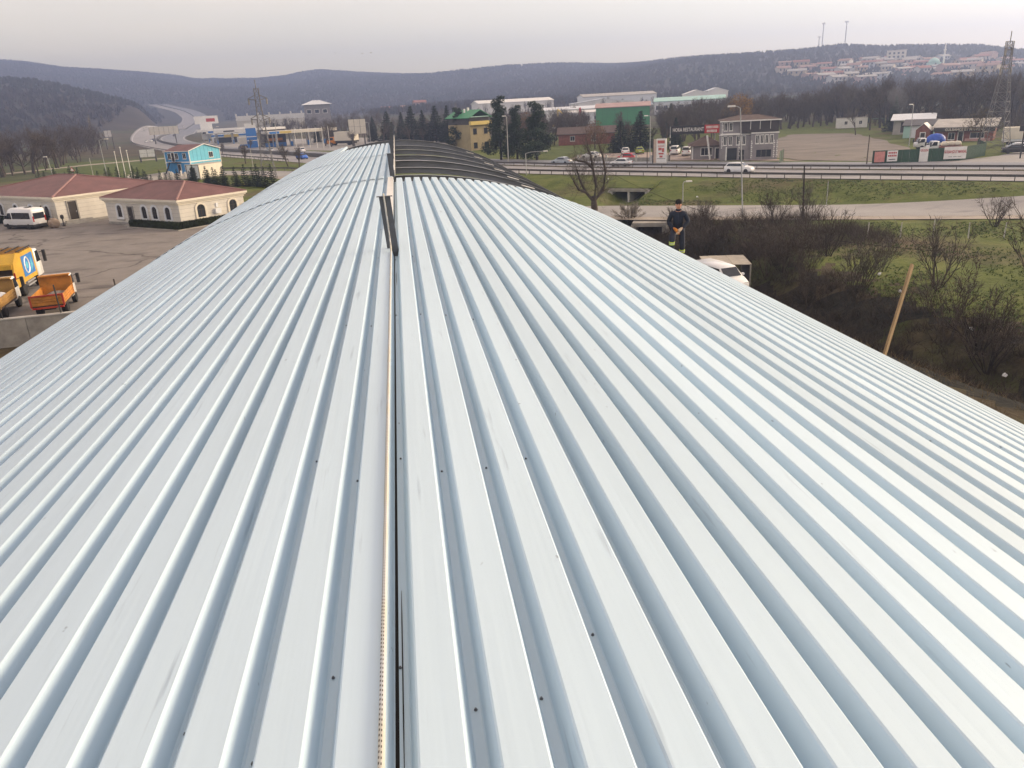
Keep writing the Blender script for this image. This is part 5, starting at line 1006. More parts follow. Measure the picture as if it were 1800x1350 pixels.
sheet_fence('dark green sheet metal fence with banners in front of the grill restaurant', [(76.9, 121.9), (90.0, 118.4), (98.4, 123.6), (104, 133)], 2.1, M_GREENS); sheet_fence('short green sheet fence at the right corner of the restaurant', [(69.0, 137.2), (66.2, 132.9)], 2.1, MATS['green_hall_sheet'] if False else M_GREENS)
def banner(label, x, y, rz, w, z0, z1, lines, base=None):
    t = thing('banner', label, 'banner', (x, y, 0), rz); part(t, 'cloth', base or M_WHITE, (-w / 2, w / 2, -0.03, 0.0, z0, z1))
    for s_, size, z, m, sx in lines: lettering(t, s_, size, m, (0, -0.045, z), sx=sx, bold=0.008)
    return t
MR = mat('print_red', (0.38, 0.05, 0.05), 0.7)
banner('red and white banner at the left end of the green fence', 77.8, 121.45, -15, 1.6, 0.3, 1.95, [], mat('pale_red_cloth', (0.50, 0.22, 0.19), 0.8)); 
bn = banner('white banner with two red lines beside the red banner', 79.7, 120.95, -15, 1.6, 0.35, 2.05, [])
for z in (1.55, 1.1):
    for i in range(5): part(bn, 'letter', MR, (-0.65 + 0.27 * i, -0.45 + 0.27 * i, -0.042, -0.031, z, z + 0.28))
part(bn, 'print_line', M_BLK, (-0.5, 0.5, -0.042, -0.031, 0.6, 0.72))
banner('narrow white banner hanging in the middle of the green fence', 84.4, 119.75, -15, 1.35, 0.1, 2.35, [('GÜLEN', 0.5, 1.85, MR, 0.75)])
banner('wide white banner with red lettering on the green fence', 89.0, 118.5, -15, 3.4, 0.35, 2.25, [('GÜLBAHÇE ET MANGAL', 0.62, 1.45, MR, 0.5), ('------  ------  ------', 0.35, 0.72, M_BLK, 0.8)])
# filling stations on the left
def canopy(label, x, y, rz, w, l, h, th, m, em, n=3, fascia=None):
    t = thing('station_canopy', label, 'canopy', (x, y, 0), rz); part(t, 'roof', m, (0, w, 0, l, h, h + th)); part(t, 'soffit', M_WHITEC, (0.1, w - 0.1, 0.1, l - 0.1, h - 0.05, h - 0.001)); part(t, 'fascia', em, (-0.06, w + 0.06, -0.12, -0.001, h - 0.06, h + th + 0.06))
    for i in range(n):
        for q in (l * 0.3, l * 0.7): c = MB(); c.box(w * (i + 0.5) / n - 0.25, w * (i + 0.5) / n + 0.25, q - 0.25, q + 0.25, 0, h - 0.051); c.build('column', M_GALV, t)
        p = MB(); p.rbox(w * (i + 0.5) / n - 0.5, w * (i + 0.5) / n + 0.5, l * 0.5 - 0.3, l * 0.5 + 0.3, 0, 1.9, 0.05); p.build('pump', M_BLUEP, t)
    return t
c1 = canopy('white filling station canopy left of the pylon', -89.5, 405, 4, 22, 12, 5.3, 1.5, M_WHITE, M_WHITE, 3); c0 = canopy('second white canopy behind the left filling station', -104, 450, 6, 28, 12, 5.5, 1.2, M_WHITEC, M_WHITE, 3)
part(c1, 'fascia_logo', M_BLK, (8, 13, -0.14, -0.121, 5.7, 6.3)); part(c1, 'fascia_logo', M_BLUEP, (1.0, 3.4, -0.14, -0.121, 5.6, 6.4))
c2 = canopy('long yellow and cream filling station canopy right of the pylon', -49.5, 331, 24, 28, 11, 5.2, 1.0, M_CREAM, M_CREAM2, 4); part(c2, 'fascia_band', M_YELP, (4.4, 9, -0.14, -0.121, 5.25, 6.1)); part(c2, 'fascia_band', M_BLUEP, (0.2, 4.2, -0.14, -0.121, 5.25, 6.1)); lettering(c2, 'PETROL', 0.7, M_WHITE, (2.2, -0.15, 5.68), sx=0.9) if False else None
t = thing('station_shop', 'blue and white filling station shop under the white canopy', 'building', (-91, 422, 0), 4); part(t, 'wall', M_WHITEC, (0, 20, 0, 9, 0, 4.4)); part(t, 'band', M_BLUEP, (-0.05, 20.05, -0.05, -0.002, 3.4, 4.3)); part(t, 'glazing', M_GLASS, (1, 12, -0.04, -0.003, 0.3, 3.0)); part(t, 'sign_panel', M_YELP, (6, 13, -0.08, -0.051, 2.9, 4.2))
t = thing('station_shop', 'dark grey service building beside the blue totem sign', 'building', (-53, 340, 0), 24); part(t, 'wall', M_GREYD, (0, 9, 0, 8, 0, 6.8)); part(t, 'roof_edge', M_WHITE, (-0.3, 9.3, -0.3, 8.3, 6.801, 7.6)); part(t, 'orange_sign', M_ORANGEP, (1.5, 7.5, -0.12, -0.002, 2.4, 3.4)); part(t, 'blue_base', M_BLUEP, (0.2, 8.8, -0.1, -0.002, 0.1, 1.6))
s = thing('price_totem', 'tall blue and white filling station totem sign', 'sign', (-57.4, 338, 0), 12); part(s, 'blue_panel', M_BLUEP, (-2.0, 2.0, -0.4, 0.4, 0.3, 7.8)); part(s, 'white_top', M_WHITE, (-2.1, 2.1, -0.45, 0.45, 7.801, 9.6)); part(s, 'white_band', M_WHITE, (-1.9, 1.9, -0.42, -0.401, 2.9, 3.2)); part(s, 'white_band', M_WHITE, (-1.9, 1.9, -0.42, -0.401, 4.4, 4.7))
s = thing('price_totem', 'white station price sign with dark digits near the road bend', 'sign', (-101, 460, 0), 5); part(s, 'panel', M_WHITE, (-3.0, 3.0, -0.4, 0.4, 1.5, 9.5)); part(s, 'head', M_WHITE, (-5.5, 6.5, -0.42, 0.42, 9.501, 13.5)); part(s, 'digits', M_BLK, (-2.2, 2.2, -0.43, -0.401, 4.5, 6.5)); part(s, 'logo', MR, (0.5, 5.0, -0.45, -0.421, 10.5, 12.2)); part(s, 'post', M_GALV, (-2.8, -2.3, -0.2, 0.2, 0, 1.499), (2.3, 2.8, -0.2, 0.2, 0, 1.499))
t = thing('rest_stop', 'cream rest stop building with small tower behind the filling stations', 'building', (-118, 640, zt(-118, 640)), 6); part(t, 'wall', M_CREAM, (0, 50, 0, 14, 0, 9)); part(t, 'parapet', M_WHITE, (-0.3, 50.3, -0.3, -0.01, 9.001, 12.5)); part(t, 'tower', M_GREYW, (50.5, 70, 0, 14, 0, 18)); hip_roof(t, 50.5, 70, 0, 14, 18.05, 3.0, M_WHITEC, M_WHITEC, 1.5, 0.3)
for i in range(7): part(t, 'merlon', M_WHITE, (i * 8 - 0.3, i * 8 + 0.8, -0.31, 0.2, 12.501, 14.2))
for i in range(3): window(t, '-y', 0, 54 + 6 * i, 13, 3, 2.5, M_WHITE, M_GLASS, 0, 0.3, False)
# big billboards
def billboard(label, x, y, rz, w, z0, z1, m, n, pz=None):
    z = zt(x, y); t = thing('billboard', label, 'billboard', (x, y, z), rz)
    for i in range(n): part(t, 'sheet', m, (-w / 2 + w * i / n + 0.03, -w / 2 + w * (i + 1) / n - 0.03, -0.06, 0.06, z0, (z0 + z1) / 2 - 0.03)); part(t, 'sheet', m, (-w / 2 + w * i / n + 0.03, -w / 2 + w * (i + 1) / n - 0.03, -0.06, 0.06, (z0 + z1) / 2 + 0.03, z1))
    g = MB()
    for i in range(n + 1): q = -w / 2 + w * i / n; g.box(q - 0.05, q + 0.05, -0.11, -0.061, z0, z1)
    g.build('rear_frame', M_DARKSTEEL, t)
    for q in (-w * 0.36, w * 0.36) if n > 2 else (-w / 2, w / 2): k = MB(); k.box(q - 0.25, q + 0.25, 0.07, 0.5, -0.5, z0 + 0.5); k.build('post', M_DARKSTEEL, t)
billboard('long white billboard seen from behind above the highway bend', -128, 478, 2, 15.5, 5.0, 9.2, M_CREAM2, 6); billboard('small white billboard standing by the left wood', -142, 430, 0, 3.4, 6.0, 9.0, M_WHITE, 2); billboard('white framed board on legs in the meadow left of the blue house', -79.7, 273.8, 10, 4.6, 1.6, 3.9, M_WHITE, 2); billboard('cream billboard seen from behind beside the parked trailer', -13.5, 300, -5, 6.2, 4.4, 9.4, M_CREAM2, 3)
# ------------------------------------------------------------------ vehicles
M_TYRE = mat('tyre_rubber', (0.018, 0.018, 0.019), 0.85); M_RIM = mat('wheel_rim', (0.30, 0.30, 0.31), 0.4, 0.6); M_LAMP = mat('lamp_glass', (0.55, 0.55, 0.52), 0.15); M_TAIL = mat('tail_lamp', (0.30, 0.015, 0.012), 0.25); M_TRIM = mat('black_trim', (0.02, 0.02, 0.022), 0.6)
def wheel(par, x, y, r, w, m=None):
    a = MB(); a.lathe([(r * 0.62, -w / 2), (r * 0.93, -w / 2), (r, -w * 0.35), (r, w * 0.35), (r * 0.93, w / 2), (r * 0.62, w / 2)], n=16); o = a.build('wheel', M_TYRE, par, True, (x, y, r)); o.rotation_euler = (math.pi / 2, 0, 0)
    b = MB(); b.lathe([(0.02, -w * 0.42), (r * 0.2, -w * 0.45), (r * 0.24, -w * 0.38), (r * 0.6, -w * 0.46), (r * 0.63, -w * 0.40), (r * 0.63, w * 0.40), (r * 0.6, w * 0.46), (r * 0.24, w * 0.38), (r * 0.2, w * 0.45), (0.02, w * 0.42)], n=12); b.build('rim', M_RIM, o)
def smoothbox(m, secs):
    """loft of rounded rectangles along x: (x, half width, z0, z1, corner)"""
    rings = []
    for x, hw, z0, z1, c in secs: rings.append([(x, -hw + c, z0), (x, hw - c, z0), (x, hw, z0 + c), (x, hw, z1 - c), (x, hw - c, z1), (x, -hw + c, z1), (x, -hw, z1 - c), (x, -hw, z0 + c)])
    m.loft(rings); return m
def car(label, x, y, rz, paint, kind='hatch', cat='car', group=None, z=None):
    """car pointing along local +x, L about 4.3 m"""
    t = thing('passenger_car', label, cat, (x, y, zt(x, y) + 0.11 if z is None else z), rz, group)
    K = {'hatch': dict(L=4.2, w=0.88, h=1.50, hood=0.92, belt=0.95, c0=-1.95, c1=-1.25, c2=0.35, c3=1.15), 'sedan': dict(L=4.5, w=0.88, h=1.46, hood=0.90, belt=0.94, c0=-1.75, c1=-0.95, c2=0.35, c3=1.15), 'suv': dict(L=4.45, w=0.92, h=1.66, hood=1.05, belt=1.08, c0=-2.1, c1=-1.65, c2=0.35, c3=1.15), 'van': dict(L=4.4, w=0.90, h=1.85, hood=1.12, belt=1.15, c0=-2.17, c1=-2.1, c2=0.75, c3=1.45)}[kind]
    h2 = K['L'] / 2; w = K['w']
    b = MB(); smoothbox(b, [(-h2, w * 0.88, 0.42, K['belt'] - 0.12, 0.08), (-h2 + 0.10, w * 0.97, 0.28, K['belt'] - 0.02, 0.08), (-h2 + 0.6, w, 0.22, K['belt'], 0.07), (K['c3'], w, 0.22, K['belt'] - 0.01, 0.07), (h2 - 0.55, w * 0.98, 0.24, K['hood'] - 0.04, 0.10), (h2 - 0.12, w * 0.9, 0.28, K['hood'] - 0.18, 0.12), (h2, w * 0.78, 0.36, K['hood'] - 0.34, 0.10)]); b.build('body', paint, t, True)
    c = MB(); zb = K['belt'] - 0.04
    smoothbox(c, [(K['c0'], w * 0.84, zb, zb + 0.05, 0.02), (K['c1'], w * 0.78, zb, K['h'] - 0.04, 0.10), ((K['c1'] + K['c2']) / 2, w * 0.79, zb, K['h'], 0.12), (K['c2'], w * 0.77, zb, K['h'] - 0.05, 0.11), (K['c3'], w * 0.86, zb, zb + 0.04, 0.02)]); c.build('roof', paint, t, True)
    g = MB()
    for s in (-1, 1):
        z0, z1 = zb + 0.07, K['h'] - 0.17; y0 = s * (w * 0.845 + 0.006); y1 = s * (w * 0.785 + 0.012)
        q = [(K['c1'] - 0.22, y0, z0), (K['c3'] - 0.30, y0, z0), (K['c2'] + 0.02, y1, z1), (K['c1'] + 0.10, y1, z1)]; g.add(q + [(p[0], p[1] - s * 0.05, p[2]) for p in q], [(0, 1, 2, 3), (7, 6, 5, 4), (0, 4, 5, 1), (1, 5, 6, 2), (2, 6, 7, 3), (3, 7, 4, 0)] if s < 0 else [(3, 2, 1, 0), (4, 5, 6, 7), (1, 5, 4, 0), (2, 6, 5, 1), (3, 7, 6, 2), (0, 4, 7, 3)])
    g.build('side_windows', M_GLASS, t)
    for nm, xa, xb in (('windscreen', K['c3'], K['c2']), ('rear_window', K['c0'], K['c1'])):
        s = 1 if nm == 'windscreen' else -1; g = MB(); da, db = xa + (xb - xa) * 0.08, xa + (xb - xa) * 0.88; za, zc = zb + 0.10, zb + (K['h'] - zb) * 0.83
        q = [(da + 0.02 * s, -w * 0.76, za), (da + 0.02 * s, w * 0.76, za), (db + 0.03 * s, w * 0.66, zc), (db + 0.03 * s, -w * 0.66, zc)]; g.add(q + [(p[0] - s * 0.05, p[1], p[2] - 0.02) for p in q], [(0, 1, 2, 3), (7, 6, 5, 4), (0, 4, 5, 1), (1, 5, 6, 2), (2, 6, 7, 3), (3, 7, 4, 0)]); g.build(nm, M_GLASS, t)
    for s in (-1, 1):
        m = MB(); m.box(h2 - 0.20, h2 - 0.04, s * w * 0.62 - 0.16, s * w * 0.62 + 0.16, K['hood'] - 0.40, K['hood'] - 0.24); m.build('headlight', M_LAMP, t); m = MB(); m.box(-h2 - 0.01, -h2 + 0.12, s * w * 0.72 - 0.13, s * w * 0.72 + 0.13, K['belt'] - 0.30, K['belt'] - 0.12); m.build('tail_light', M_TAIL, t)
        m = MB(); m.box(K['c3'] - 0.45, K['c3'] - 0.25, s * (w + 0.02), s * (w + 0.02) + s * 0.16, K['belt'], K['belt'] + 0.13); m.build('wing_mirror', paint, t)
        for q in (-h2 + 0.82, h2 - 0.86): wheel(t, q, s * (w - 0.10), 0.325 if kind != 'suv' else 0.36, 0.22)
    m = MB(); m.box(-h2 - 0.012, -h2 + 0.02, -0.26, 0.26, 0.52, 0.64); m.build('number_plate', M_WHITE, t)
    m = MB(); m.box(-h2 + 0.03, h2 - 0.08, -w * 0.93, w * 0.93, 0.20, 0.285); m.build('sill_trim', M_TRIM, t); return t
def pnt(n, c, r=0.25): return mat('car_paint_' + n, c, r, 0.0, 0.04, 1, spec=0.6)
P_W = pnt('white', (0.66, 0.67, 0.68)); P_S = pnt('silver', (0.36, 0.40, 0.44)); P_R = pnt('red', (0.42, 0.025, 0.03)); P_G = pnt('lime', (0.26, 0.33, 0.05)); P_B = pnt('blue', (0.03, 0.13, 0.50)); P_K = pnt('black', (0.018, 0.019, 0.021)); P_D = pnt('dark_grey', (0.07, 0.075, 0.085))
car('white sport utility car driving on the near highway lanes below the restaurant', 53.6, 120.9, -45.5, P_W, 'suv'); car('white car driving left on the far highway lanes behind the pollarded tree', 41.6, 147.0, 134, P_W, 'hatch'); car('silver blue saloon driving on the highway near the roadside pines', 33.0, 160.5, 133, P_S, 'sedan')
car('white car seen from behind, parked beside the lime green car', 51.2, 177.5, 75, P_W, 'hatch'); car('lime green car parked with its front to the cedars', 54.2, 176.6, 78, P_G, 'hatch'); car('red car parked along the highway side of the parking lot', 46.4, 159.6, 133, P_R, 'hatch'); car('white car parked behind the top of the pollarded tree', 41.8, 171.2, 140, P_W, 'sedan')
car('white people carrier parked left of the open van under the name board', 59.6, 168.0, 62, P_W, 'van'); car('white van with dark open rear parked before the restaurant annex', 60.6, 163.2, 60, P_W, 'van'); car('bright blue car driving on the highway left of the hall', -27.0, 236.0, -58, P_B, 'suv')
car('dark car half hidden behind the lattice pylon at the right edge', 104.2, 123.5, -30, P_K, 'sedan'); car('light car parked beside the dark car at the right edge', 107.6, 126.8, -30, P_W, 'sedan')
# cars on the far highway bend
r = np.random.default_rng(31)
for i, (t_, f_, p_, lab) in enumerate([(0.50, 0.22, P_W, 'white car left of the long billboard on the bend'), (0.535, 0.36, P_K, 'dark car below the long billboard on the bend'), (0.515, 0.80, P_D, 'dark grey car on the right carriageway of the bend'), (0.475, 0.66, P_S, 'silver car nearest the blue house on the bend'), (0.462, 0.80, P_W, 'white car just above the blue house roof'), (0.60, 0.25, P_W, 'white van like car on the straight above the billboard'), (0.61, 0.40, P_D, 'dark car close behind the white one above the billboard'), (0.60, 0.34, P_W, 'second white car on the straight above the billboard'), (0.655, 0.75, P_K, 'dark car on the right carriageway before the upper bend'), (0.70, 0.30, P_K, 'dark car low on the upper bend'), (0.72, 0.42, P_W, 'white car on the upper bend'), (0.80, 0.30, P_W, 'farthest white car on the upper bend')]):
    k = int(t_ * (len(HL) - 1)); p = HL[k] + (HR[k] - HL[k]) * f_; d = HL[k + 1] - HL[k]; car(lab, p[0], p[1], math.degrees(math.atan2(d[1], d[0])) + (0 if f_ > 0.5 else 180), p_, 'hatch' if i % 2 else 'suv', 'car', None)
# white minibus in front of the larger pavilion
def minibus(label, x, y, rz):
    t = thing('minibus', label, 'minibus', (x, y, 0.04), rz); w = 1.0; L = 5.9
    b = MB(); smoothbox(b, [(-2.95, w * 0.93, 0.45, 2.35, 0.15), (-2.85, w, 0.35, 2.62, 0.18), (0.9, w, 0.35, 2.68, 0.20), (1.5, w * 0.98, 0.35, 2.50, 0.25), (2.05, w * 0.96, 0.35, 1.62, 0.14), (2.75, w * 0.9, 0.40, 1.18, 0.14), (2.98, w * 0.78, 0.45, 0.95, 0.10)]); b.build('body', P_W, t, True)
    b = MB(); smoothbox(b, [(-3.0, w * 0.96, 0.28, 0.62, 0.06), (-2.8, w * 1.012, 0.26, 0.66, 0.06), (2.6, w * 0.99, 0.26, 0.62, 0.06), (3.02, w * 0.8, 0.30, 0.60, 0.08)]); b.build('bumper_skirt', M_TRIM, t)
    for s in (-1, 1):
        m = MB(); m.box(-2.55, 0.75, s * 1.002 - 0.012, s * 1.002 + 0.012, 1.32, 2.12); m.build('side_window', M_GLASS, t); m = MB(); q = [(0.92, 1.30), (1.95, 1.30), (1.55, 2.05), (0.92, 2.10)]; m.prism(q, s * 0.985 - 0.02, s * 0.985 + 0.02, 'y'); m.build('door_window', M_GLASS, t)
        for q in (-1.95, 1.95): wheel(t, q, s * 0.88, 0.36, 0.24)
        m = MB(); m.box(-2.99, -2.90, s * 0.86 - 0.07, s * 0.86 + 0.07, 0.95, 1.65); m.build('tail_light', M_TAIL, t); m = MB(); m.box(1.75, 1.95, s * 1.0, s * 1.26, 1.35, 1.75); m.build('wing_mirror', M_TRIM, t); m = MB(); m.box(2.70, 2.90, s * 0.66 - 0.16, s * 0.66 + 0.16, 0.85, 1.05); m.build('headlight', M_LAMP, t)
    m = MB(); m.box(-2.975, -2.93, -0.78, 0.78, 1.30, 2.05); m.build('rear_window', M_GLASS, t); m = MB(); q = [(2.06, 1.60), (1.52, 2.42), (1.47, 2.40), (2.0, 1.57)]; m.prism(q, -0.82, 0.82, 'y'); m.build('windscreen', M_GLASS, t); m = MB(); m.box(-3.02, -2.98, -0.3, 0.3, 0.66, 0.80); m.build('number_plate', M_WHITE, t); m = MB(); m.box(-1.6, -1.0, -0.35, 0.35, 2.66, 2.72); m.build('roof_hatch', M_GLASS, t)
minibus('white high roof minibus parked in front of the larger pavilion', -49.2, 111.0, 150)
# tipper lorries and refuse lorry in the yard
M_TIPO = mat('tipper_orange', (0.43, 0.18, 0.03), 0.6, 0, 0.35, 1.2, 8); M_TIPY = mat('tipper_ochre', (0.30, 0.175, 0.05), 0.7, 0, 0.35, 1.2, 8); M_TIPR = mat('tipper_red_frame', (0.36, 0.045, 0.02), 0.65, 0, 0.3, 1.0); M_REFY = mat('refuse_yellow', (0.48, 0.29, 0.03), 0.5, 0, 0.2, 1.0, 8); M_RUSTY = mat('rusty_hopper', (0.065, 0.045, 0.035), 0.9, 0, 0.4, 2); M_RUBBLE = mat('rubble_load', (0.17, 0.15, 0.13), 0.95, 0, 0.35, 2.5)
def cab(t, x0, L, w, h, z0, m):
    b = MB(); smoothbox(b, [(x0, w, z0, z0 + h, 0.06), (x0 + L * 0.55, w, z0, z0 + h, 0.08), (x0 + L * 0.9, w * 0.98, z0, z0 + h * 0.58, 0.08), (x0 + L, w * 0.92, z0, z0 + h * 0.5, 0.10)]); o = b.build('cab', m, t, True)
    for s in (-1, 1): g = MB(); g.prism([(x0 + L * 0.18, z0 + h * 0.52), (x0 + L * 0.80, z0 + h * 0.52), (x0 + L * 0.58, z0 + h * 0.92), (x0 + L * 0.18, z0 + h * 0.92)], s * w - 0.012, s * w + 0.012, 'y'); g.build('side_window', M_GLASS, o); k = MB(); k.bar((x0 + L * 0.8, s * w, z0 + h * 0.8), (x0 + L * 0.95, s * (w + 0.28), z0 + h * 0.85), 0.04); k.rbox(x0 + L * 0.88, x0 + L * 1.0, s * (w + 0.28) - 0.12, s * (w + 0.28) + 0.12, z0 + h * 0.45, z0 + h * 0.88, 0.03); k.build('wing_mirror', M_TRIM, o)
    g = MB(); g.prism([(x0 + L * 0.93, z0 + h * 0.57), (x0 + L * 0.60, z0 + h * 0.96), (x0 + L * 0.57, z0 + h * 0.94), (x0 + L * 0.88, z0 + h * 0.55)], -w * 0.88, w * 0.88, 'y'); g.build('windscreen', M_GLASS, o)
    for s in (-1, 1): k = MB(); k.box(x0 + L * 0.96, x0 + L * 1.005, s * w * 0.66 - 0.14, s * w * 0.66 + 0.14, z0 + 0.18, z0 + 0.40); k.build('headlight', M_LAMP, o)
    return o
def tipper(label, x, y, rz, mside, mframe, load, s=1.0):
    t = thing('tipper_lorry', label, 'lorry', (x, y, 0.04), rz); t.scale = (s, s, s)
    cab(t, 1.1, 1.65, 0.98, 1.75, 0.62, P_W); part(t, 'chassis', M_TRIM, (-2.9, 2.5, -0.42, 0.42, 0.55, 0.80)); part(t, 'bed_floor', M_RUSTY, (-3.1, 0.95, -1.08, 1.08, 0.82, 0.94))
    for sy in (-1, 1):
        o = part(t, 'side_board', mside, (-3.08, 0.90, sy * 1.05 - 0.025, sy * 1.05 + 0.025, 0.945, 1.62))
        for z in (1.02, 1.22, 1.42): part(o, 'rail', mside, (-3.05, 0.88, sy * 1.075 - (0 if sy > 0 else 0.035), sy * 1.075 + (0.035 if sy > 0 else 0), z, z + 0.10))
        part(t, 'corner_post', mframe, (-3.16, -3.04, sy * 1.07 - 0.06, sy * 1.07 + 0.06, 0.85, 1.72)); part(t, 'corner_post', mside, (0.86, 0.96, sy * 1.07 - 0.06, sy * 1.07 + 0.06, 0.85, 2.30))
    o = part(t, 'tail_board', mside, (-3.15, -3.10, -1.0, 1.0, 0.945, 1.60))
    for z in (1.02, 1.22, 1.42): part(o, 'rail', mside, (-3.19, -3.151, -0.98, 0.98, z, z + 0.10))
    part(t, 'tail_frame', mframe, (-3.20, -3.08, -1.0, 1.0, 1.61, 1.72)); part(t, 'tail_frame', mframe, (-3.2, -3.05, -1.05, 1.05, 0.72, 0.84)); o = part(t, 'head_board', mside, (0.90, 0.97, -1.0, 1.0, 0.945, 2.40)); part(o, 'head_lip', mside, (0.55, 1.02, -1.08, 1.08, 2.401, 2.50))
    if load == 'rubble':
        r = np.random.default_rng(5); m = MB(); n = 9
        V = [(-2.8 + 3.4 * i / n, -0.95 + 1.9 * j / n, 0.95 + 0.42 * math.exp(-((i / n - 0.7) ** 2 * 6 + (j / n - 0.4) ** 2 * 5)) + r.uniform(0, 0.10)) for i in range(n + 1) for j in range(n + 1)]; m.add(V, [(i * (n + 1) + j, (i + 1) * (n + 1) + j, (i + 1) * (n + 1) + j + 1, i * (n + 1) + j + 1) for i in range(n) for j in range(n)]); m.build('rubble_load', M_RUBBLE, t)
    for q in (-1.9, 1.9):
        for sy in (-1, 1): wheel(t, q, sy * 0.86, 0.42, 0.30 if q > 0 else 0.42)
    for sy in (-1, 1): part(t, 'tail_light', M_TAIL, (-3.24, -3.201, sy * 0.85 - 0.12, sy * 0.85 + 0.12, 0.72, 0.83))
    return t
tipper('orange tipper lorry with red tail frame and a heap of rubble', -25.2, 58.9, 101, M_TIPO, M_TIPR, 'rubble', 0.94); tp = tipper('ochre tipper lorry loaded with white sacks at the left edge', -29.2, 58.8, 99, M_TIPY, M_TIPY, None, 0.96)
for i, (dx_, dy_, sc_) in enumerate(((-0.6, 0.2, 1.0), (-1.2, -0.4, 0.85), (-0.2, -0.5, 0.8))):
    r = np.random.default_rng(40 + i); m = MB(); m.lathe([(0.1, 0.0), (0.45, 0.05), (0.52, 0.28), (0.40, 0.52), (0.18, 0.62), (0.06, 0.74)], n=11); m.v = [(p[0] + r.normal(0, 0.045), p[1] + r.normal(0, 0.045), p[2] + r.normal(0, 0.03)) for p in m.v]
    a = R_(99); o = m.build('white_sack', P_W, None, False, (-29.2 + dx_ * math.cos(a) - dy_ * math.sin(a), 58.8 + dx_ * math.sin(a) + dy_ * math.cos(a), 0.99)); o.scale = (sc_, sc_, sc_); tag(o, ['largest white sack in the ochre tipper, in the middle of the load', 'white sack nearest the tail board of the ochre tipper', 'white sack on the right side of the ochre tipper load'][i], 'sack', 'white sacks in the ochre tipper')
def refuse_lorry(x, y, rz):
    t = thing('refuse_lorry', 'yellow refuse collection lorry seen from behind with a blue picture panel', 'lorry', (x, y, 0.04), rz)
    cab(t, 2.3, 1.75, 1.18, 2.25, 0.75, P_W); part(t, 'chassis', M_TRIM, (-3.4, 3.6, -0.45, 0.45, 0.65, 0.95))
    b = MB(); b.prism([(-1.4, 1.0), (2.15, 1.0), (2.15, 3.05), (1.9, 3.25), (-1.4, 3.25)], -1.2, 1.2, 'y'); b.build('body', M_REFY, t)
    for sy in (-1, 1):
        o = part(t, 'picture_panel', M_BLUEP, (-1.0, 1.75, sy * 1.212 - 0.008, sy * 1.212 + 0.008, 1.35, 2.95)); m = MB()
        for i in range(14): a = 2 * math.pi * i / 14; a2 = 2 * math.pi * (i + 1) / 14; m.bar((0.0 + 0.55 * math.cos(a), sy * 1.224, 2.15 + 0.62 * math.sin(a)), (0.0 + 0.55 * math.cos(a2), sy * 1.224, 2.15 + 0.62 * math.sin(a2)), 0.09)
        m.build('picture_ring', P_W, o); m = MB(); m.prism([(0.8, 1.5), (1.5, 1.9), (1.15, 2.7)], sy * 1.222 - 0.006, sy * 1.222 + 0.006, 'y'); m.build('picture_shape', MATS['light_blue_panel'], o); m = MB(); m.lathe([(0.02, -0.01), (0.28, -0.01), (0.28, 0.01), (0.02, 0.01)], n=12); q = m.build('picture_disc', MATS['light_blue_panel'], o, False, (0, sy * 1.224, 2.15)); q.rotation_euler = (math.pi / 2, 0, 0)
        m = MB(); m.prism([(-3.35, 0.9), (-1.42, 0.9), (-1.42, 3.3), (-2.0, 3.42), (-3.0, 2.75), (-3.45, 1.55)], sy * 1.19 - 0.05, sy * 1.19 + 0.05, 'y'); m.build('tailgate_side', M_REFY, t); part(t, 'side_guard', M_GALV, (-0.6, 1.4, sy * 1.15 - 0.03, sy * 1.15 + 0.03, 0.55, 0.66), (-0.6, 1.4, sy * 1.15 - 0.03, sy * 1.15 + 0.03, 0.80, 0.91)); part(t, 'tail_light', M_TAIL, (-3.40, -3.30, sy * 1.27 - 0.05, sy * 1.27 + 0.05, 1.6, 2.1))
    m = MB(); m.prism([(-3.3, 0.9), (-1.45, 0.9), (-1.45, 1.5), (-2.4, 1.1), (-3.3, 1.45)], -1.13, 1.13, 'y'); m.build('hopper', M_RUSTY, t); part(t, 'hopper_back', M_RUSTY, (-1.5, -1.42, -1.13, 1.13, 1.5, 3.0)); m = MB(); m.prism([(-3.05, 2.72), (-2.0, 3.38), (-1.45, 3.26), (-1.45, 3.15), (-2.0, 3.26), (-3.05, 2.60)], -1.13, 1.13, 'y'); m.build('tailgate_roof', M_REFY, t); part(t, 'tailgate_lintel', M_REFY, (-3.2, -3.0, -1.13, 1.13, 2.35, 2.66)); part(t, 'packer_plate', M_RUSTY, (-2.6, -2.45, -1.1, 1.1, 1.7, 2.5)); part(t, 'hopper_lip', M_REFY, (-3.5, -3.36, -1.13, 1.13, 1.2, 1.45)); part(t, 'rear_step', M_TRIM, (-3.6, -3.3, -1.2, 1.2, 0.45, 0.55))
    for i in range(6): x0 = -1.3 + 0.6 * i; part(t, 'roof_frame', M_TIPY, (x0, x0 + 0.09, -1.15, 1.15, 3.26, 3.36))
    for y0 in (-1.15, -0.4, 0.35, 1.08): part(t, 'roof_rail', M_TRIM, (-1.3, 2.0, y0, y0 + 0.08, 3.37, 3.45))
    for q in (-1.6, 2.6):
        for sy in (-1, 1): wheel(t, q, sy * 0.98, 0.50, 0.34 if q > 0 else 0.5)
refuse_lorry(-31.2, 66.2, 97)
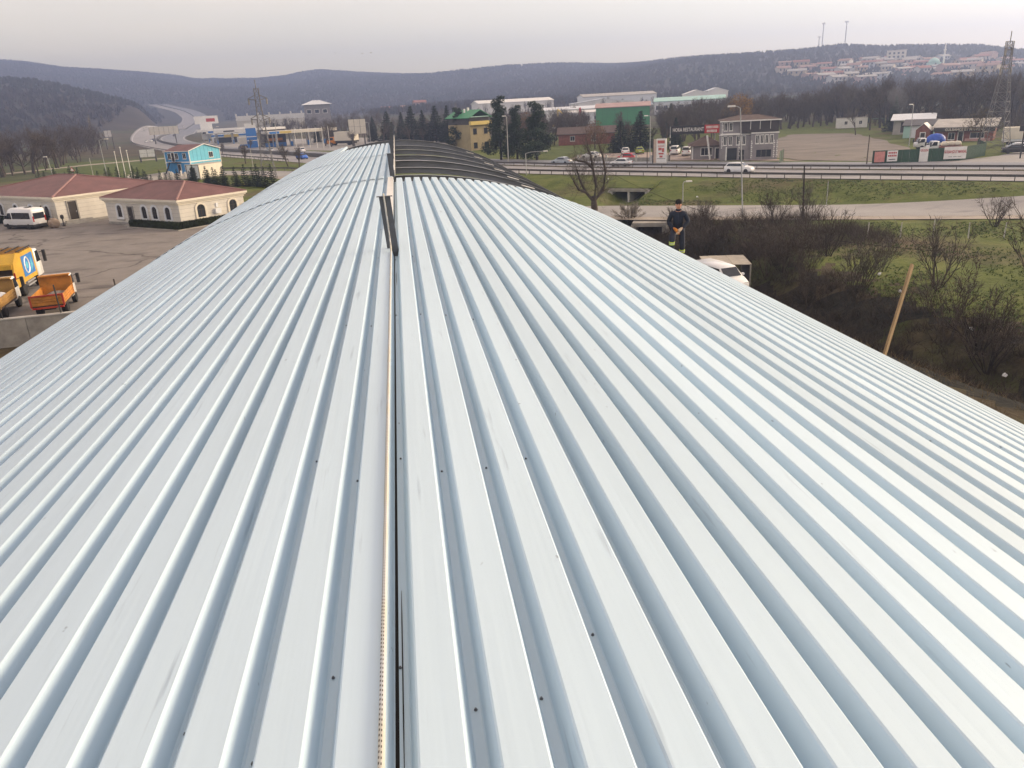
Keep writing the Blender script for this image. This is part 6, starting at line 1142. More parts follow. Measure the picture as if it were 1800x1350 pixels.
# pick-up with blue tarpaulin and van with pale load behind the green fence; parked lorries
def flat_lorry(label, x, y, rz, paint, bedm, load):
    t = thing('flatbed_lorry', label, 'lorry', (x, y, 0.03), rz); cab(t, 1.2, 1.6, 0.95, 1.6, 0.5, paint); part(t, 'chassis', M_TRIM, (-2.8, 2.4, -0.4, 0.4, 0.5, 0.72)); part(t, 'bed', bedm, (-2.9, 1.05, -1.0, 1.0, 0.74, 1.15))
    if load == 'tarp':
        m = MB(); m.loft([[(-2.6 + 3.4 * (0.5 - 0.5 * math.cos(math.pi * 0)), 0, 1.2)] * 0 or [(-0.9 + q * 1.75 * math.cos(a), q * 1.05 * math.sin(a), 1.16 + z) for a in np.linspace(0, 2 * math.pi, 17)[:-1]] for q, z in ((1.0, 0.0), (1.04, 0.5), (0.92, 1.05), (0.6, 1.5), (0.15, 1.68))]); m.build('blue_tarpaulin', mat('blue_tarp', (0.02, 0.08, 0.42), 0.5, 0, 0.2, 1.2), t, True)
    if load == 'bales':
        for i, (a, b_, c_) in enumerate(((-2.2, 0.4, 0.75), (-1.2, -0.1, 0.9), (-0.1, 0.2, 0.85))): m = MB(); m.lathe([(0.2, 0), (0.62, 0.1), (0.68, 0.4), (0.5, 0.75), (0.1, 0.85)], (a, b_ * 0.5, 1.15), 10); m.build('bale', M_CREAM2, t, True)
    if load == 'box': part(t, 'cargo_box', M_CREAM2, (-2.9, 1.1, -1.15, 1.15, 1.16, 3.3))
    for q in (-1.7, 1.9):
        for sy in (-1, 1): wheel(t, q, sy * 0.82, 0.40, 0.28)
    return t
flat_lorry('white lorry carrying a load under a bulging blue tarpaulin', 101.5, 142.5, 168, P_W, M_WHITEC, 'tarp'); flat_lorry('white pick-up loaded with pale sacks behind the green fence', 97.8, 133.5, 165, P_W, M_BRICK, 'bales'); flat_lorry('white lorry parked at the far right by the stall', 117.5, 139.0, -30, P_W, M_WHITEC, 'box')
flat_lorry('cream box lorry parked beside the billboard behind the roof', -20.5, 318, 150, M_ORANGEP, M_TRIM, 'box').scale = (2.2, 1.5, 1.5); flat_lorry('white lorry parked left of the blue totem sign', -62.5, 348, 95, P_W, M_BLUEP, 'box').scale = (1.4, 1.4, 1.3)
# white van and its shelter on the bank right of the hall
VZ = zt(23.4, 56.3); t = car('old white van facing the camera beside the roof edge', 23.4, 55.0, -78, P_W, 'van', 'van'); t.scale = (1.12, 1.08, 1.05); t.location.z = VZ + 0.02
t = thing('car_shelter', 'low shelter with a pale corrugated roof behind the white van', 'shelter', (25.6, 59.2, -2.25), -14); t.scale = (0.75, 0.8, 0.85)
for i in range(5): part(t, 'roof_sheet', mat('fibre_cement', (0.33, 0.30, 0.25), 0.9, 0, 0.2, 1.0), (-2.4 + 0.96 * i, -2.4 + 0.96 * i + 0.95, -1.6, 3.2, 2.05 + 0.012 * (i % 2), 2.09 + 0.012 * (i % 2)))
for x in (-2.3, 2.3):
    for y in (-1.5, 3.1): part(t, 'post', M_CONC, (x - 0.07, x + 0.07, y - 0.07, y + 0.07, -1.6, 2.04))
part(t, 'side_panel', M_GREYD, (2.22, 2.26, -1.4, 3.0, 0.2, 1.9))
# leaning timber plank at the eave
g = MB(); a = Vector((10.70, 15.50, 6.45)); b = Vector((11.85, 16.50, 8.46)); a = a - (b - a) * 0.9; d = (b - a).normalized(); sx_ = d.cross(Vector((0.5, -0.8, 0.1))).normalized(); ny = sx_.cross(d)
g.loft([[tuple(p + sx_ * u * 0.052 + ny * w_ * 0.025) for u, w_ in ((-1, -1), (1, -1), (1, 1), (-1, 1))] for p in (a, b)]); o = g.build('timber_plank', mat('raw_timber', (0.24, 0.17, 0.095), 0.85, 0, 0.25, 6, stretch=(1, 1, 0.2))); tag(o, 'long raw timber plank leaning up beyond the right eave', 'plank')
# ------------------------------------------------------------------ guard rails along the highway
def guard_rail(label, path, z, spacing, h=0.78):
    t = thing('guard_rail', label, 'guard rail', (path[0][0], path[0][1], z)); o0 = path[0]
    seg = np.hypot(*np.diff(path, axis=0).T); cum = np.concatenate([[0], np.cumsum(seg)]); n = int(cum[-1] / spacing)
    P = [np.array([np.interp(i * spacing, cum, path[:, 0]), np.interp(i * spacing, cum, path[:, 1])]) for i in range(n + 1)]
    pm = MB(); pm.box(-0.05, 0.05, -0.06, 0.06, -0.3, h - 0.05); pmesh = pm.mesh('rail_post', M_DARKSTEEL)
    rm = MB(); prof = [(-0.02, h - 0.32), (0.05, h - 0.26), (0.05, h - 0.2), (-0.01, h - 0.16), (0.05, h - 0.12), (0.05, h - 0.06), (-0.02, h)]; prof = prof + [(x - 0.012, z_) for x, z_ in prof[::-1]]; rm.prism([(-x, z_) for x, z_ in prof], 0.0, spacing + 0.02, 'x'); rmesh = rm.mesh('rail_beam', M_DARKSTEEL)
    for i in range(n):
        d = P[i + 1] - P[i]; a = math.atan2(d[1], d[0]); ob('rail_post', pmesh, t, (P[i][0] - o0[0], P[i][1] - o0[1], 0), (0, 0, a)); ob('rail_beam', rmesh, t, (P[i][0] - o0[0], P[i][1] - o0[1], 0), (0, 0, a))
k1 = 7 * 10 + 1
guard_rail('steel guard rail along the near edge of the highway', HL[5:k1] + (HR[5:k1] - HL[5:k1]) * 0.004, 0.1, 2.6); guard_rail('steel guard rail along the middle of the highway', HL[5:k1] + (HR[5:k1] - HL[5:k1]) * 0.478, 0.12, 2.9); guard_rail('guard rail between highway and side road left of the hall', SF[60:88] + (SN[60:88] - SF[60:88]) * -0.06, 0.08, 3.0)
guard_rail('guard rail along the highway edge behind the blue house', HL[80:130] + (HR[80:130] - HL[80:130]) * 0.004, 0.1, 4.0)
mid = (HL + HR)[78:] / 2; g = MB(); g.loft([[(p[0] + q[0] * 0.3, p[1], max(zt(*p), zt(*HL[78 + i]) * 0 + zt(*p)) + 0.15 + q[1]) for q in ((-1, 0), (1, 0), (1, 1.0), (-1, 1.0))] for i, p in enumerate(mid)]); tag(g.build('median_barrier', M_DARKSTEEL), 'dark barrier along the middle of the winding far highway', 'barrier')
# low wall with posts in front of the parking lot
lw = thing('lot_wall', 'low grey wall with pale posts between highway and parking lot', 'wall', (38.0, 167.2, 0), -46.5)
part(lw, 'wall_run', M_STONE, (0, 21.5, -0.1, 0.1, -0.2, 0.75))
for i in range(7): part(lw, 'pier', M_CONC_L, (i * 3.5 - 0.22, i * 3.5 + 0.22, -0.18, 0.18, -0.2, 1.25))
# ------------------------------------------------------------------ lamps, poles, flagpoles
def lamp(label, x, y, h, arm, rz, lean=(0, 0), m=None, r=0.09):
    t = thing('street_lamp', label, 'street lamp', (x, y, zt(x, y) - 0.1), rz); g = MB(); g.tube([(0, 0, 0), (lean[0] * 0.5, lean[1] * 0.5, h * 0.5), (lean[0], lean[1], h)], r, 7, [r, r * 0.8, r * 0.6]); g.build('post', m or M_GALV, t)
    a = MB(); a.tube([(lean[0], lean[1], h - 0.02), (lean[0] + arm * 0.3, lean[1], h + 0.18), (lean[0] + arm, lean[1], h + 0.2)], r * 0.5, 6); a.build('arm', m or M_GALV, t); q = MB(); q.rbox(lean[0] + arm - 0.1, lean[0] + arm + 0.75, lean[1] - 0.16, lean[1] + 0.16, h + 0.12, h + 0.30, 0.05); q.build('lamp_head', M_WHITE, t); return t
def pole(name, label, cat, x, y, h, r, m, lean=(0, 0), top=None):
    t = thing(name, label, cat, (x, y, zt(x, y) - 0.2)); g = MB(); g.tube([(0, 0, 0), (lean[0], lean[1], h + 0.2)], r, 7, [r, r * 0.7]); g.build('shaft', m, t)
    if top: k = MB(); k.lathe([(0.02, 0), (r * 1.6, 0.08), (r * 1.6, 0.2), (0.02, 0.3)], (lean[0], lean[1], h + 0.2), 8); k.build('finial', top, t)
    return t
lamp('tall grey street lamp between side road and restaurant', 39.6, 87.6, 12.3, -1.3, -30, (-0.9, 0.2)); lamp('slim lamp post with long arm beside the far beams', 22.6, 141.5, 2.9 + 1.0, 3.2, -8, (0, 0), M_GALV, 0.1); lamp('white headed lamp beside the yellow house', 24.6, 189.0, 6.4, 1.1, 10, (0, 0)); lamp('tall lamp pole standing before the pines', 24.0, 175.0, 9.6, -0.9, 0, (0.1, 0), M_CONC_L, 0.13); lamp('lamp standing behind the totem sign', 49.0, 152.5, 8.6, 0.8, 120, (0, 0)); lamp('leaning street lamp left of the flagpoles', -69.2, 203.2, 8.9, 1.5, -10, (-0.1, 0)); lamp('small street lamp near the warning sign', -82.0, 205.0, 5.6, -0.8, 0, (-0.3, 0)); lamp('grey lamp pole behind the green fence', 103.5, 152.0, 8.0, -1.2, 20, (0, 0))
lamp('lamp pole of the left filling station', -70, 330, 9.0, 1.4, 0); lamp('curved lamp beside the cream box lorry', -9.5, 306, 8.0, -1.6, 10); lamp('lamp post on the grass beside the upper culvert', 38.4, 104.6, 2.6, 0.5, 0)
pole('utility_pole', 'dark timber pole leaning in front of the highway verge', 'pole', 44.8, 83.2, 5.9, 0.11, M_BARKD, (-0.25, 0.1)); pole('marker_post', 'thin pale post on the verge right of the dark pole', 'post', 52.5, 92.0, 3.0, 0.05, M_GALV)
for i, (x, y) in enumerate(((-62.9, 192.4), (-60.1, 187.9), (-57.5, 183.6))): pole('flagpole', ['leftmost of the three white flagpoles', 'middle of the three white flagpoles, tallest', 'rightmost of the three white flagpoles'][i], 'flagpole', x, y, (6.2, 7.2, 6.6)[i], 0.09, M_WHITE, (0, 0), M_WHITE)
for i, (x, y) in enumerate(((-38, 318), (-35, 314), (-32, 310), (-29, 306), (-26.5, 303), (-24, 300))): pole('flagpole', 'white flagpole in the row before the long station canopy', 'flagpole', x, y, 7.5, 0.10, M_WHITE)['group'] = 'flagpoles at the filling station'
pole('utility_pole', 'thin grey pole among the meadow left of the blue house', 'pole', -75.1, 211.0, 4.6, 0.07, M_CONC_L); pole('utility_pole', 'concrete pole right of the white container', 'pole', -35.5, 205.0, 5.0, 0.09, M_CONC_L); pole('utility_pole', 'slim pole at the edge of the filling station forecourt', 'pole', -43, 306, 9.5, 0.12, M_CONC_L)
pole('sign_post', 'wooden post at the left end of the green fence', 'post', 76.0, 122.0, 4.6, 0.10, M_BARK); pole('fence_post', 'dark post left of the totem sign', 'post', 47.5, 149.6, 3.6, 0.08, M_BARKD); pole('fence_post', 'thin dark post between the parking cars and the totem sign', 'post', 52.5, 151.5, 2.8, 0.06, M_BARKD)
s = thing('street_board', 'dark street board on a post at the far right edge', 'sign', (98.2, 115.5, 0), -35); part(s, 'post', M_BLK, (-0.1, 0.1, -0.1, 0.1, 0, 4.2)); part(s, 'board', M_BLK, (-0.7, 0.7, -0.05, 0.05, 4.201, 5.0)); 
s = thing('warning_sign', 'small triangular warning sign behind the larger pavilion', 'road sign', (-76.4, 202.2, 0), 15); part(s, 'post', M_GALV, (-0.05, 0.05, 0.03, 0.1, 0, 2.6)); g = MB(); g.prism([(-0.6, 2.2), (0.6, 2.2), (0, 3.2)], -0.02, 0.02, 'y'); g.build('triangle', MR, s); g = MB(); g.prism([(-0.38, 2.33), (0.38, 2.33), (0, 2.95)], -0.035, -0.0205, 'y'); g.build('triangle_face', M_WHITE, s)
# field fence posts
for i, (x, y) in enumerate(((44.6, 70.1), (47.2, 68.8), (49.6, 67.4), (52.3, 66.1), (54.9, 64.8), (57.5, 63.5))):
    pole('fence_post', 'pale concrete post of the wire fence between field and side road', 'post', x, y, 1.75 if i == 2 else 1.45, 0.06, M_CONC_L, (random.uniform(-0.08, 0.08), 0))['group'] = 'field fence posts'
# ------------------------------------------------------------------ lattice pylons
def pylon(label, x, y, h, bw, tw, arms, rz, seg=11, m=None, lt=0.06):
    m = m or mat('pylon_steel', (0.15, 0.15, 0.155), 0.6, 0.2, 0.2, 2); t = thing('lattice_pylon', label, 'pylon', (x, y, zt(x, y)), rz)
    C = [(-1, -1), (1, -1), (1, 1), (-1, 1)]; wz = lambda z: bw / 2 + (tw / 2 - bw / 2) * min(1.0, (z / (h * 0.82))) ** 0.8
    for sx, sy in C:
        g = MB(); zs = np.linspace(0, h, 9); g.tube([(sx * wz(z), sy * wz(z), z) for z in zs], lt, 4); g.build('leg', m, t)
    zs = [h * (1 - (1 - k / seg) ** 1.15) for k in range(seg + 1)]
    for i in range(4):
        (ax, ay), (bx, by) = C[i], C[(i + 1) % 4]; g = MB()
        for z0, z1 in zip(zs[:-1], zs[1:]):
            w0, w1 = wz(z0), wz(z1); g.bar((ax * w0, ay * w0, z0), (bx * w1, by * w1, z1), lt * 0.75); g.bar((bx * w0, by * w0, z0), (ax * w1, ay * w1, z1), lt * 0.75); g.bar((ax * w1, ay * w1, z1), (bx * w1, by * w1, z1), lt * 0.75)
        o = g.build('bracing', m, t); o['kind'] = 'stuff'
    for z, L in arms:
        for s in (-1, 1):
            g = MB(); w = wz(z)
            for yy in (-w, w): g.bar((s * w, yy, z), (s * L, 0, z + 0.25), 0.10); g.bar((s * w, yy, z + 0.9), (s * L, 0, z + 0.28), 0.08)
            for q in (0.35, 0.7): g.bar((s * (w + (L - w) * q), -w * (1 - q), z + 0.15), (s * (w + (L - w) * q), w * (1 - q), z + 0.15), 0.06)
            o = g.build('cross_arm', m, t); k = MB(); k.lathe([(0.03, 0), (0.16, -0.1), (0.16, -1.0), (0.03, -1.1)], (s * (L - 0.15), 0, z + 0.2), 6); k.build('insulator', M_STONE, o)
    g = MB(); g.bar((0, 0, h - 0.3), (0, 0, h + 1.6), 0.1); g.build('peak', m, t); return t
pylon('tall lattice pylon at the right edge behind the green fence', 104.8, 129.8, 18.0, 4.4, 1.0, ((13.6, 2.9), (16.6, 1.9)), 35, 12); pylon('slender dark lattice pylon in front of the filling stations', -26.9, 172.5, 17.6, 3.0, 0.9, ((11.6, 1.9), (15.4, 1.9)), 15, 11, None, 0.05)
# ------------------------------------------------------------------ culverts
def culvert(label, x, y, z, rz, cells, w, h, wing):
    t = thing('box_culvert', label, 'culvert', (x, y, z), rz); W = cells * w + (cells + 1) * 0.3
    for i in range(cells + 1): part(t, 'pier', M_CONC_L if cells > 1 else M_CONC, (-W / 2 + i * (w + 0.3), -W / 2 + i * (w + 0.3) + 0.3, 0, 7, -0.6, h))
    part(t, 'deck', M_CONC, (-W / 2 - 0.2, W / 2 + 0.2, -0.05, 7.05, h + 0.001, h + 0.45)); part(t, 'floor', M_DITCH, (-W / 2, W / 2, -0.5, 7, -0.75, -0.6)); part(t, 'back_fill', M_DITCH, (-W / 2, W / 2, 7.0, 7.2, -0.7, h))
    for s in (-1, 1): g = MB(); g.loft([[(s * W / 2, -0.02, -0.7), (s * (W / 2 + wing), -wing * 0.8, -0.7), (s * (W / 2 + wing), -wing * 0.8, 0.2), (s * W / 2, -0.02, h + 0.3)], [(s * (W / 2 + 0.25), 0.12, -0.7), (s * (W / 2 + wing + 0.2), -wing * 0.8 + 0.15, -0.7), (s * (W / 2 + wing + 0.2), -wing * 0.8 + 0.15, 0.2), (s * (W / 2 + 0.25), 0.12, h + 0.3)]]); g.build('wing_wall', M_CONC, t)
    return t
cv = culvert('concrete double box culvert in the bank below the highway', 34.3, 117.0, -2.95, -38, 2, 2.5, 1.75, 1.4); g = MB(); g.prism([(0.25, 2.202), (9.5, 2.202), (9.5, 3.05), (5.0, 2.85), (0.25, 2.32)], -3.5, 3.5, 'x'); g.build('grass_cover', M_GRASS, cv); culvert('dark single culvert under the side road beside the worker', 28.6, 88.8, -4.0, -22, 1, 3.0, 1.9, 1.2)
# ------------------------------------------------------------------ village on the right hill
VW = [mat('village_white', (0.44, 0.43, 0.41), 0.85), mat('village_cream', (0.42, 0.37, 0.30), 0.85), mat('pink_render', (0.38, 0.26, 0.23), 0.85), mat('grey_house', (0.30, 0.30, 0.30), 0.85), mat('village_cool', (0.40, 0.42, 0.44), 0.85), mat('ochre_house', (0.36, 0.29, 0.19), 0.85)]; VR = [mat('clay_tile_roof', (0.25, 0.105, 0.075), 0.9), mat('faded_tile_roof', (0.28, 0.17, 0.135), 0.9), M_TIN]
def house(x, y, rz, w, l, h, wm, rm, label, group='village houses on the right hill', storeys=2):
    z = zt(x, y); t = thing('village_house', label, 'house', (x, y, z), rz, group); gable_wall(t, -w / 2, w / 2, -l / 2, l / 2, -3, h, h * 0.22, wm, 'x'); gable_roof(t, -w / 2, w / 2, -l / 2, l / 2, h + 0.05, h * 0.22, rm, 0.6, 0.3, 'x')
    for s_ in range(storeys):
        for a in (-0.28, 0.0, 0.28): part(t, 'window', M_GLASS, (w * a - 0.8, w * a + 0.8, -l / 2 - 0.08, -l / 2 - 0.01, h * (s_ + 0.35) / storeys, h * (s_ + 0.75) / storeys))
    return t
for x, y, a, w, l, h_, i, k in [(460.6, 923.6, -29, 18.5, 11.9, 5.8, 2, 1), (423.9, 859.2, -5, 14.0, 9.5, 9.0, 1, 1), (423.5, 825.8, -31, 18.2, 10.3, 8.7, 5, 2), (426.2, 801.8, 7, 14.0, 11.8, 6.2, 2, 1), (471.2, 873.0, 5, 16.6, 11.0, 6.0, 3, 1), (475.6, 866.1, -29, 14.9, 11.9, 6.9, 1, 0), (451.5, 813.1, -18, 15.2, 11.8, 7.8, 0, 0), (436.1, 775.9, -30, 18.4, 11.0, 7.4, 2, 0), (450.8, 856.7, -8, 16.5, 9.6, 7.3, 2, 1), (493.3, 853.8, -52, 12.4, 11.9, 9.0, 0, 1), (482.0, 828.0, -66, 16.9, 11.7, 7.6, 0, 2), (480.9, 814.7, -39, 13.2, 10.0, 9.4, 0, 1), (539.3, 891.7, 6, 15.0, 11.7, 7.1, 2, 0), (538.3, 878.3, -61, 17.5, 10.2, 9.0, 0, 2), (531.9, 856.4, -63, 12.9, 11.4, 8.0, 2, 0), (530.5, 843.1, -64, 15.0, 11.1, 7.6, 5, 2), (485.6, 809.6, -18, 11.7, 10.1, 7.5, 5, 1), (591.3, 923.0, -24, 16.1, 10.9, 5.8, 1, 0), (586.3, 904.7, -39, 11.6, 10.4, 5.9, 4, 2), (535.6, 828.0, -29, 14.9, 10.8, 9.2, 3, 1), (540.7, 824.6, -58, 11.7, 11.1, 6.8, 3, 2), (550.4, 832.6, -39, 15.1, 11.2, 6.2, 5, 0), (569.0, 853.9, -36, 13.3, 11.7, 8.8, 2, 2), (595.4, 886.8, -69, 16.0, 9.9, 7.5, 0, 2), (576.2, 851.4, -25, 13.9, 11.5, 6.9, 0, 2), (573.3, 838.9, -27, 15.8, 10.9, 7.4, 2, 0), (606.9, 876.5, 7, 18.2, 11.5, 6.9, 0, 1), (570.1, 807.1, -65, 17.2, 11.4, 5.8, 4, 2), (636.3, 892.5, 7, 12.9, 9.7, 7.6, 4, 2), (575.5, 790.9, -13, 18.9, 11.5, 7.1, 0, 2), (573.0, 780.3, 4, 14.1, 11.3, 7.0, 2, 2), (623.0, 840.4, 4, 11.5, 11.1, 6.8, 5, 1), (635.7, 848.4, -19, 17.3, 11.7, 7.2, 2, 0), (621.9, 818.7, -47, 14.0, 10.4, 8.5, 1, 2), (662.1, 863.5, -7, 16.1, 11.9, 8.1, 1, 0), (680.0, 874.9, -68, 16.0, 11.0, 9.5, 2, 1), (568.4, 721.0, -68, 18.5, 11.9, 6.2, 2, 2), (467.2, 760.0, -38, 13.4, 9.4, 5.6, 0, 2), (469.7, 746.6, -60, 17.0, 10.9, 6.5, 4, 2), (441.6, 752.0, -22, 12.1, 11.7, 7.7, 5, 2), (443.3, 730.0, -13, 17.5, 11.5, 6.4, 2, 2), (410.1, 721.7, 3, 15.0, 11.1, 8.4, 0, 2), (513.9, 748.7, 0, 11.8, 9.9, 8.8, 0, 0), (486.6, 679.9, -58, 14.7, 11.4, 6.7, 3, 1), (500.3, 672.4, -40, 17.4, 11.7, 7.5, 5, 2), (682.3, 850.2, 9, 17.2, 11.1, 6.8, 1, 1), (680.8, 830.8, 3, 18.5, 9.8, 6.5, 0, 0), (645.2, 782.4, -54, 16.0, 11.1, 6.8, 1, 2), (616.2, 762.2, 4, 13.0, 10.0, 5.6, 1, 0), (550.0, 704.9, -56, 17.5, 9.8, 9.5, 5, 1), (460.1, 888.0, -26, 16.1, 10.4, 9.1, 5, 0), (516.3, 847.2, -33, 14.0, 11.1, 8.4, 4, 0), (509.9, 799.3, -50, 11.8, 10.0, 8.6, 1, 2), (540.2, 769.4, -37, 18.4, 10.3, 6.1, 1, 2), (547.0, 757.2, 6, 18.2, 11.2, 9.0, 2, 1), (579.6, 767.9, -43, 17.7, 11.3, 8.5, 1, 1), (638.6, 815.9, -15, 17.7, 9.7, 5.7, 3, 0), (456.6, 794.2, 2, 12.6, 10.6, 8.4, 0, 2), (417.8, 758.7, 0, 17.3, 10.7, 8.5, 2, 2), (533.1, 796.1, -13, 14.5, 11.9, 6.5, 0, 0), (520.0, 790.4, 1, 14.8, 10.6, 6.3, 2, 2), (558.1, 880.1, -35, 14.8, 9.2, 7.2, 1, 2), (566.7, 910.1, -7, 14.5, 11.8, 5.5, 0, 2), (514.4, 855.3, -29, 12.1, 11.6, 6.9, 5, 2)]:
    house(x, y, a, w, l, h_, VW[i], VR[k], ['white', 'cream', 'pink', 'grey', 'cool white', 'ochre'][i] + ' village house with ' + ['red tiled', 'faded tile', 'tin'][k] + ' roof on the right hill')
t = thing('mosque', 'pale green mosque with a tall thin minaret on the right hill', 'mosque', (575.4, 820.4, zt(575.4, 820.4)), -35); part(t, 'prayer_hall', M_TEAL, (-7, 7, -6, 6, -3, 8)); g = MB(); g.lathe([(5.6, 8.01), (5.2, 9.6), (3.8, 11.4), (1.6, 12.6), (0.1, 13.0)], n=14); g.build('dome', M_TEAL, t, True); g = MB(); g.lathe([(1.2, -2), (1.2, 4), (0.85, 5), (0.85, 19), (1.35, 19.4), (1.35, 20.4), (0.7, 20.6), (0.7, 23), (0.05, 27)], (9, 2, 0), 10); g.build('minaret', M_WHITE, t)
t = thing('apartment_block', 'large pale apartment block highest in the village', 'building', (585.8, 905.1, zt(585.8, 905.1)), -30); part(t, 'wall', M_CREAM2, (-10, 10, -6, 6, -3, 14)); part(t, 'roof', M_TIN, (-10.5, 10.5, -6.5, 6.5, 14.001, 14.8))
for i in range(4):
    for j in range(3): part(t, 'window', M_GLASS, (-8.5 + i * 4.6, -6.2 + i * 4.6, -6.1, -6.01, 2 + j * 4, 4.2 + j * 4))
# transmission masts on the crest
def mast(label, x, y, h, r):
    z = zt(x, y); t = thing('radio_mast', label, 'mast', (x, y, z)); g = MB(); g.tube([(0, 0, -2), (0, 0, h)], r, 6, [r, r * 0.6]); g.build('shaft', M_STONE, t); part(t, 'antenna', M_WHITE, (-r * 2, r * 2, -r * 2, r * 2, h + 0.01, h + h * 0.05)); part(t, 'base_hut', M_WHITE, (-4, 4, -3, 3, -2, 3))
mast('short mast left of its taller twin on the hill crest', 818.9, 1518.1, 32.6, 1.1); mast('tall thin mast on the hill crest, right of the short one', 821.4, 1509.9, 54.5, 1.1); mast('tall mast standing alone on the hill crest', 836.5, 1455.3, 51.2, 1.1)
# houses in the middle distance
house(28.4, 900, 10, 13, 11, 9, VW[2], VR[0], 'pink house at the foot of the hills above the conifer row', 'houses at the foot of the hills'); house(-8, 960, 0, 12, 10, 7, VW[0], VR[0], 'white house with red roof left of the pink house', 'houses at the foot of the hills'); house(12, 930, 0, 9, 8, 6, VW[1], VR[1], 'small cream house between the white and the pink house', 'houses at the foot of the hills'); house(-150, 950, 0, 14, 10, 6, VW[5], VR[1], 'low ochre house behind the rest stop', 'houses at the foot of the hills')
# ------------------------------------------------------------------ the worker on the eave
M_NAVY = mat('navy_workwear', (0.012, 0.017, 0.032), 0.85, 0, 0.35, 4); M_NAVYT = mat('navy_trousers', (0.020, 0.026, 0.045), 0.85, 0, 0.3, 4); M_SKIN = mat('skin', (0.45, 0.22, 0.15), 0.55, 0, 0.08, 6); M_CAP = mat('black_wool', (0.010, 0.010, 0.011), 0.95, 0, 0.3, 20); M_HIVIS = mat('hi_vis_band', (0.52, 0.72, 0.10), 0.5, 0, 0.05, 3); M_SILVER = mat('reflective_tape', (0.55, 0.56, 0.55), 0.3, 0.3); M_GLOVE = mat('orange_glove', (0.50, 0.18, 0.03), 0.8, 0, 0.25, 12); M_GLOVEW = mat('pale_glove_knit', (0.50, 0.40, 0.30), 0.85, 0, 0.2, 12); M_BOOT = mat('black_boot', (0.012, 0.011, 0.010), 0.6); M_EYE = mat('dark_eye', (0.02, 0.014, 0.012), 0.3); M_LIP = mat('lip', (0.30, 0.11, 0.09), 0.6)
def skinned(name, verts, edges, radii, m, parent, root=0, sub=2):
    me = bpy.data.meshes.new(name); me.from_pydata([Vector(v) for v in verts], edges, []); o = bpy.data.objects.new(name, me); COL.objects.link(o)
    sk = o.modifiers.new('skin', 'SKIN'); sk.use_smooth_shade = True; sv = me.skin_vertices[0].data
    for i, r in enumerate(radii): sv[i].radius = (r, r) if not isinstance(r, tuple) else r
    for i in range(len(verts)): sv[i].use_root = (i == root)
    ss = o.modifiers.new('sub', 'SUBSURF'); ss.levels = sub; ss.render_levels = sub
    dg = bpy.context.evaluated_depsgraph_get(); dg.update(); n = bpy.data.meshes.new_from_object(o.evaluated_get(dg)); bpy.data.objects.remove(o)
    n.materials.clear(); n.materials.append(m); n.name = name; n.polygons.foreach_set('use_smooth', [True] * len(n.polygons)); return ob(name, n, parent)
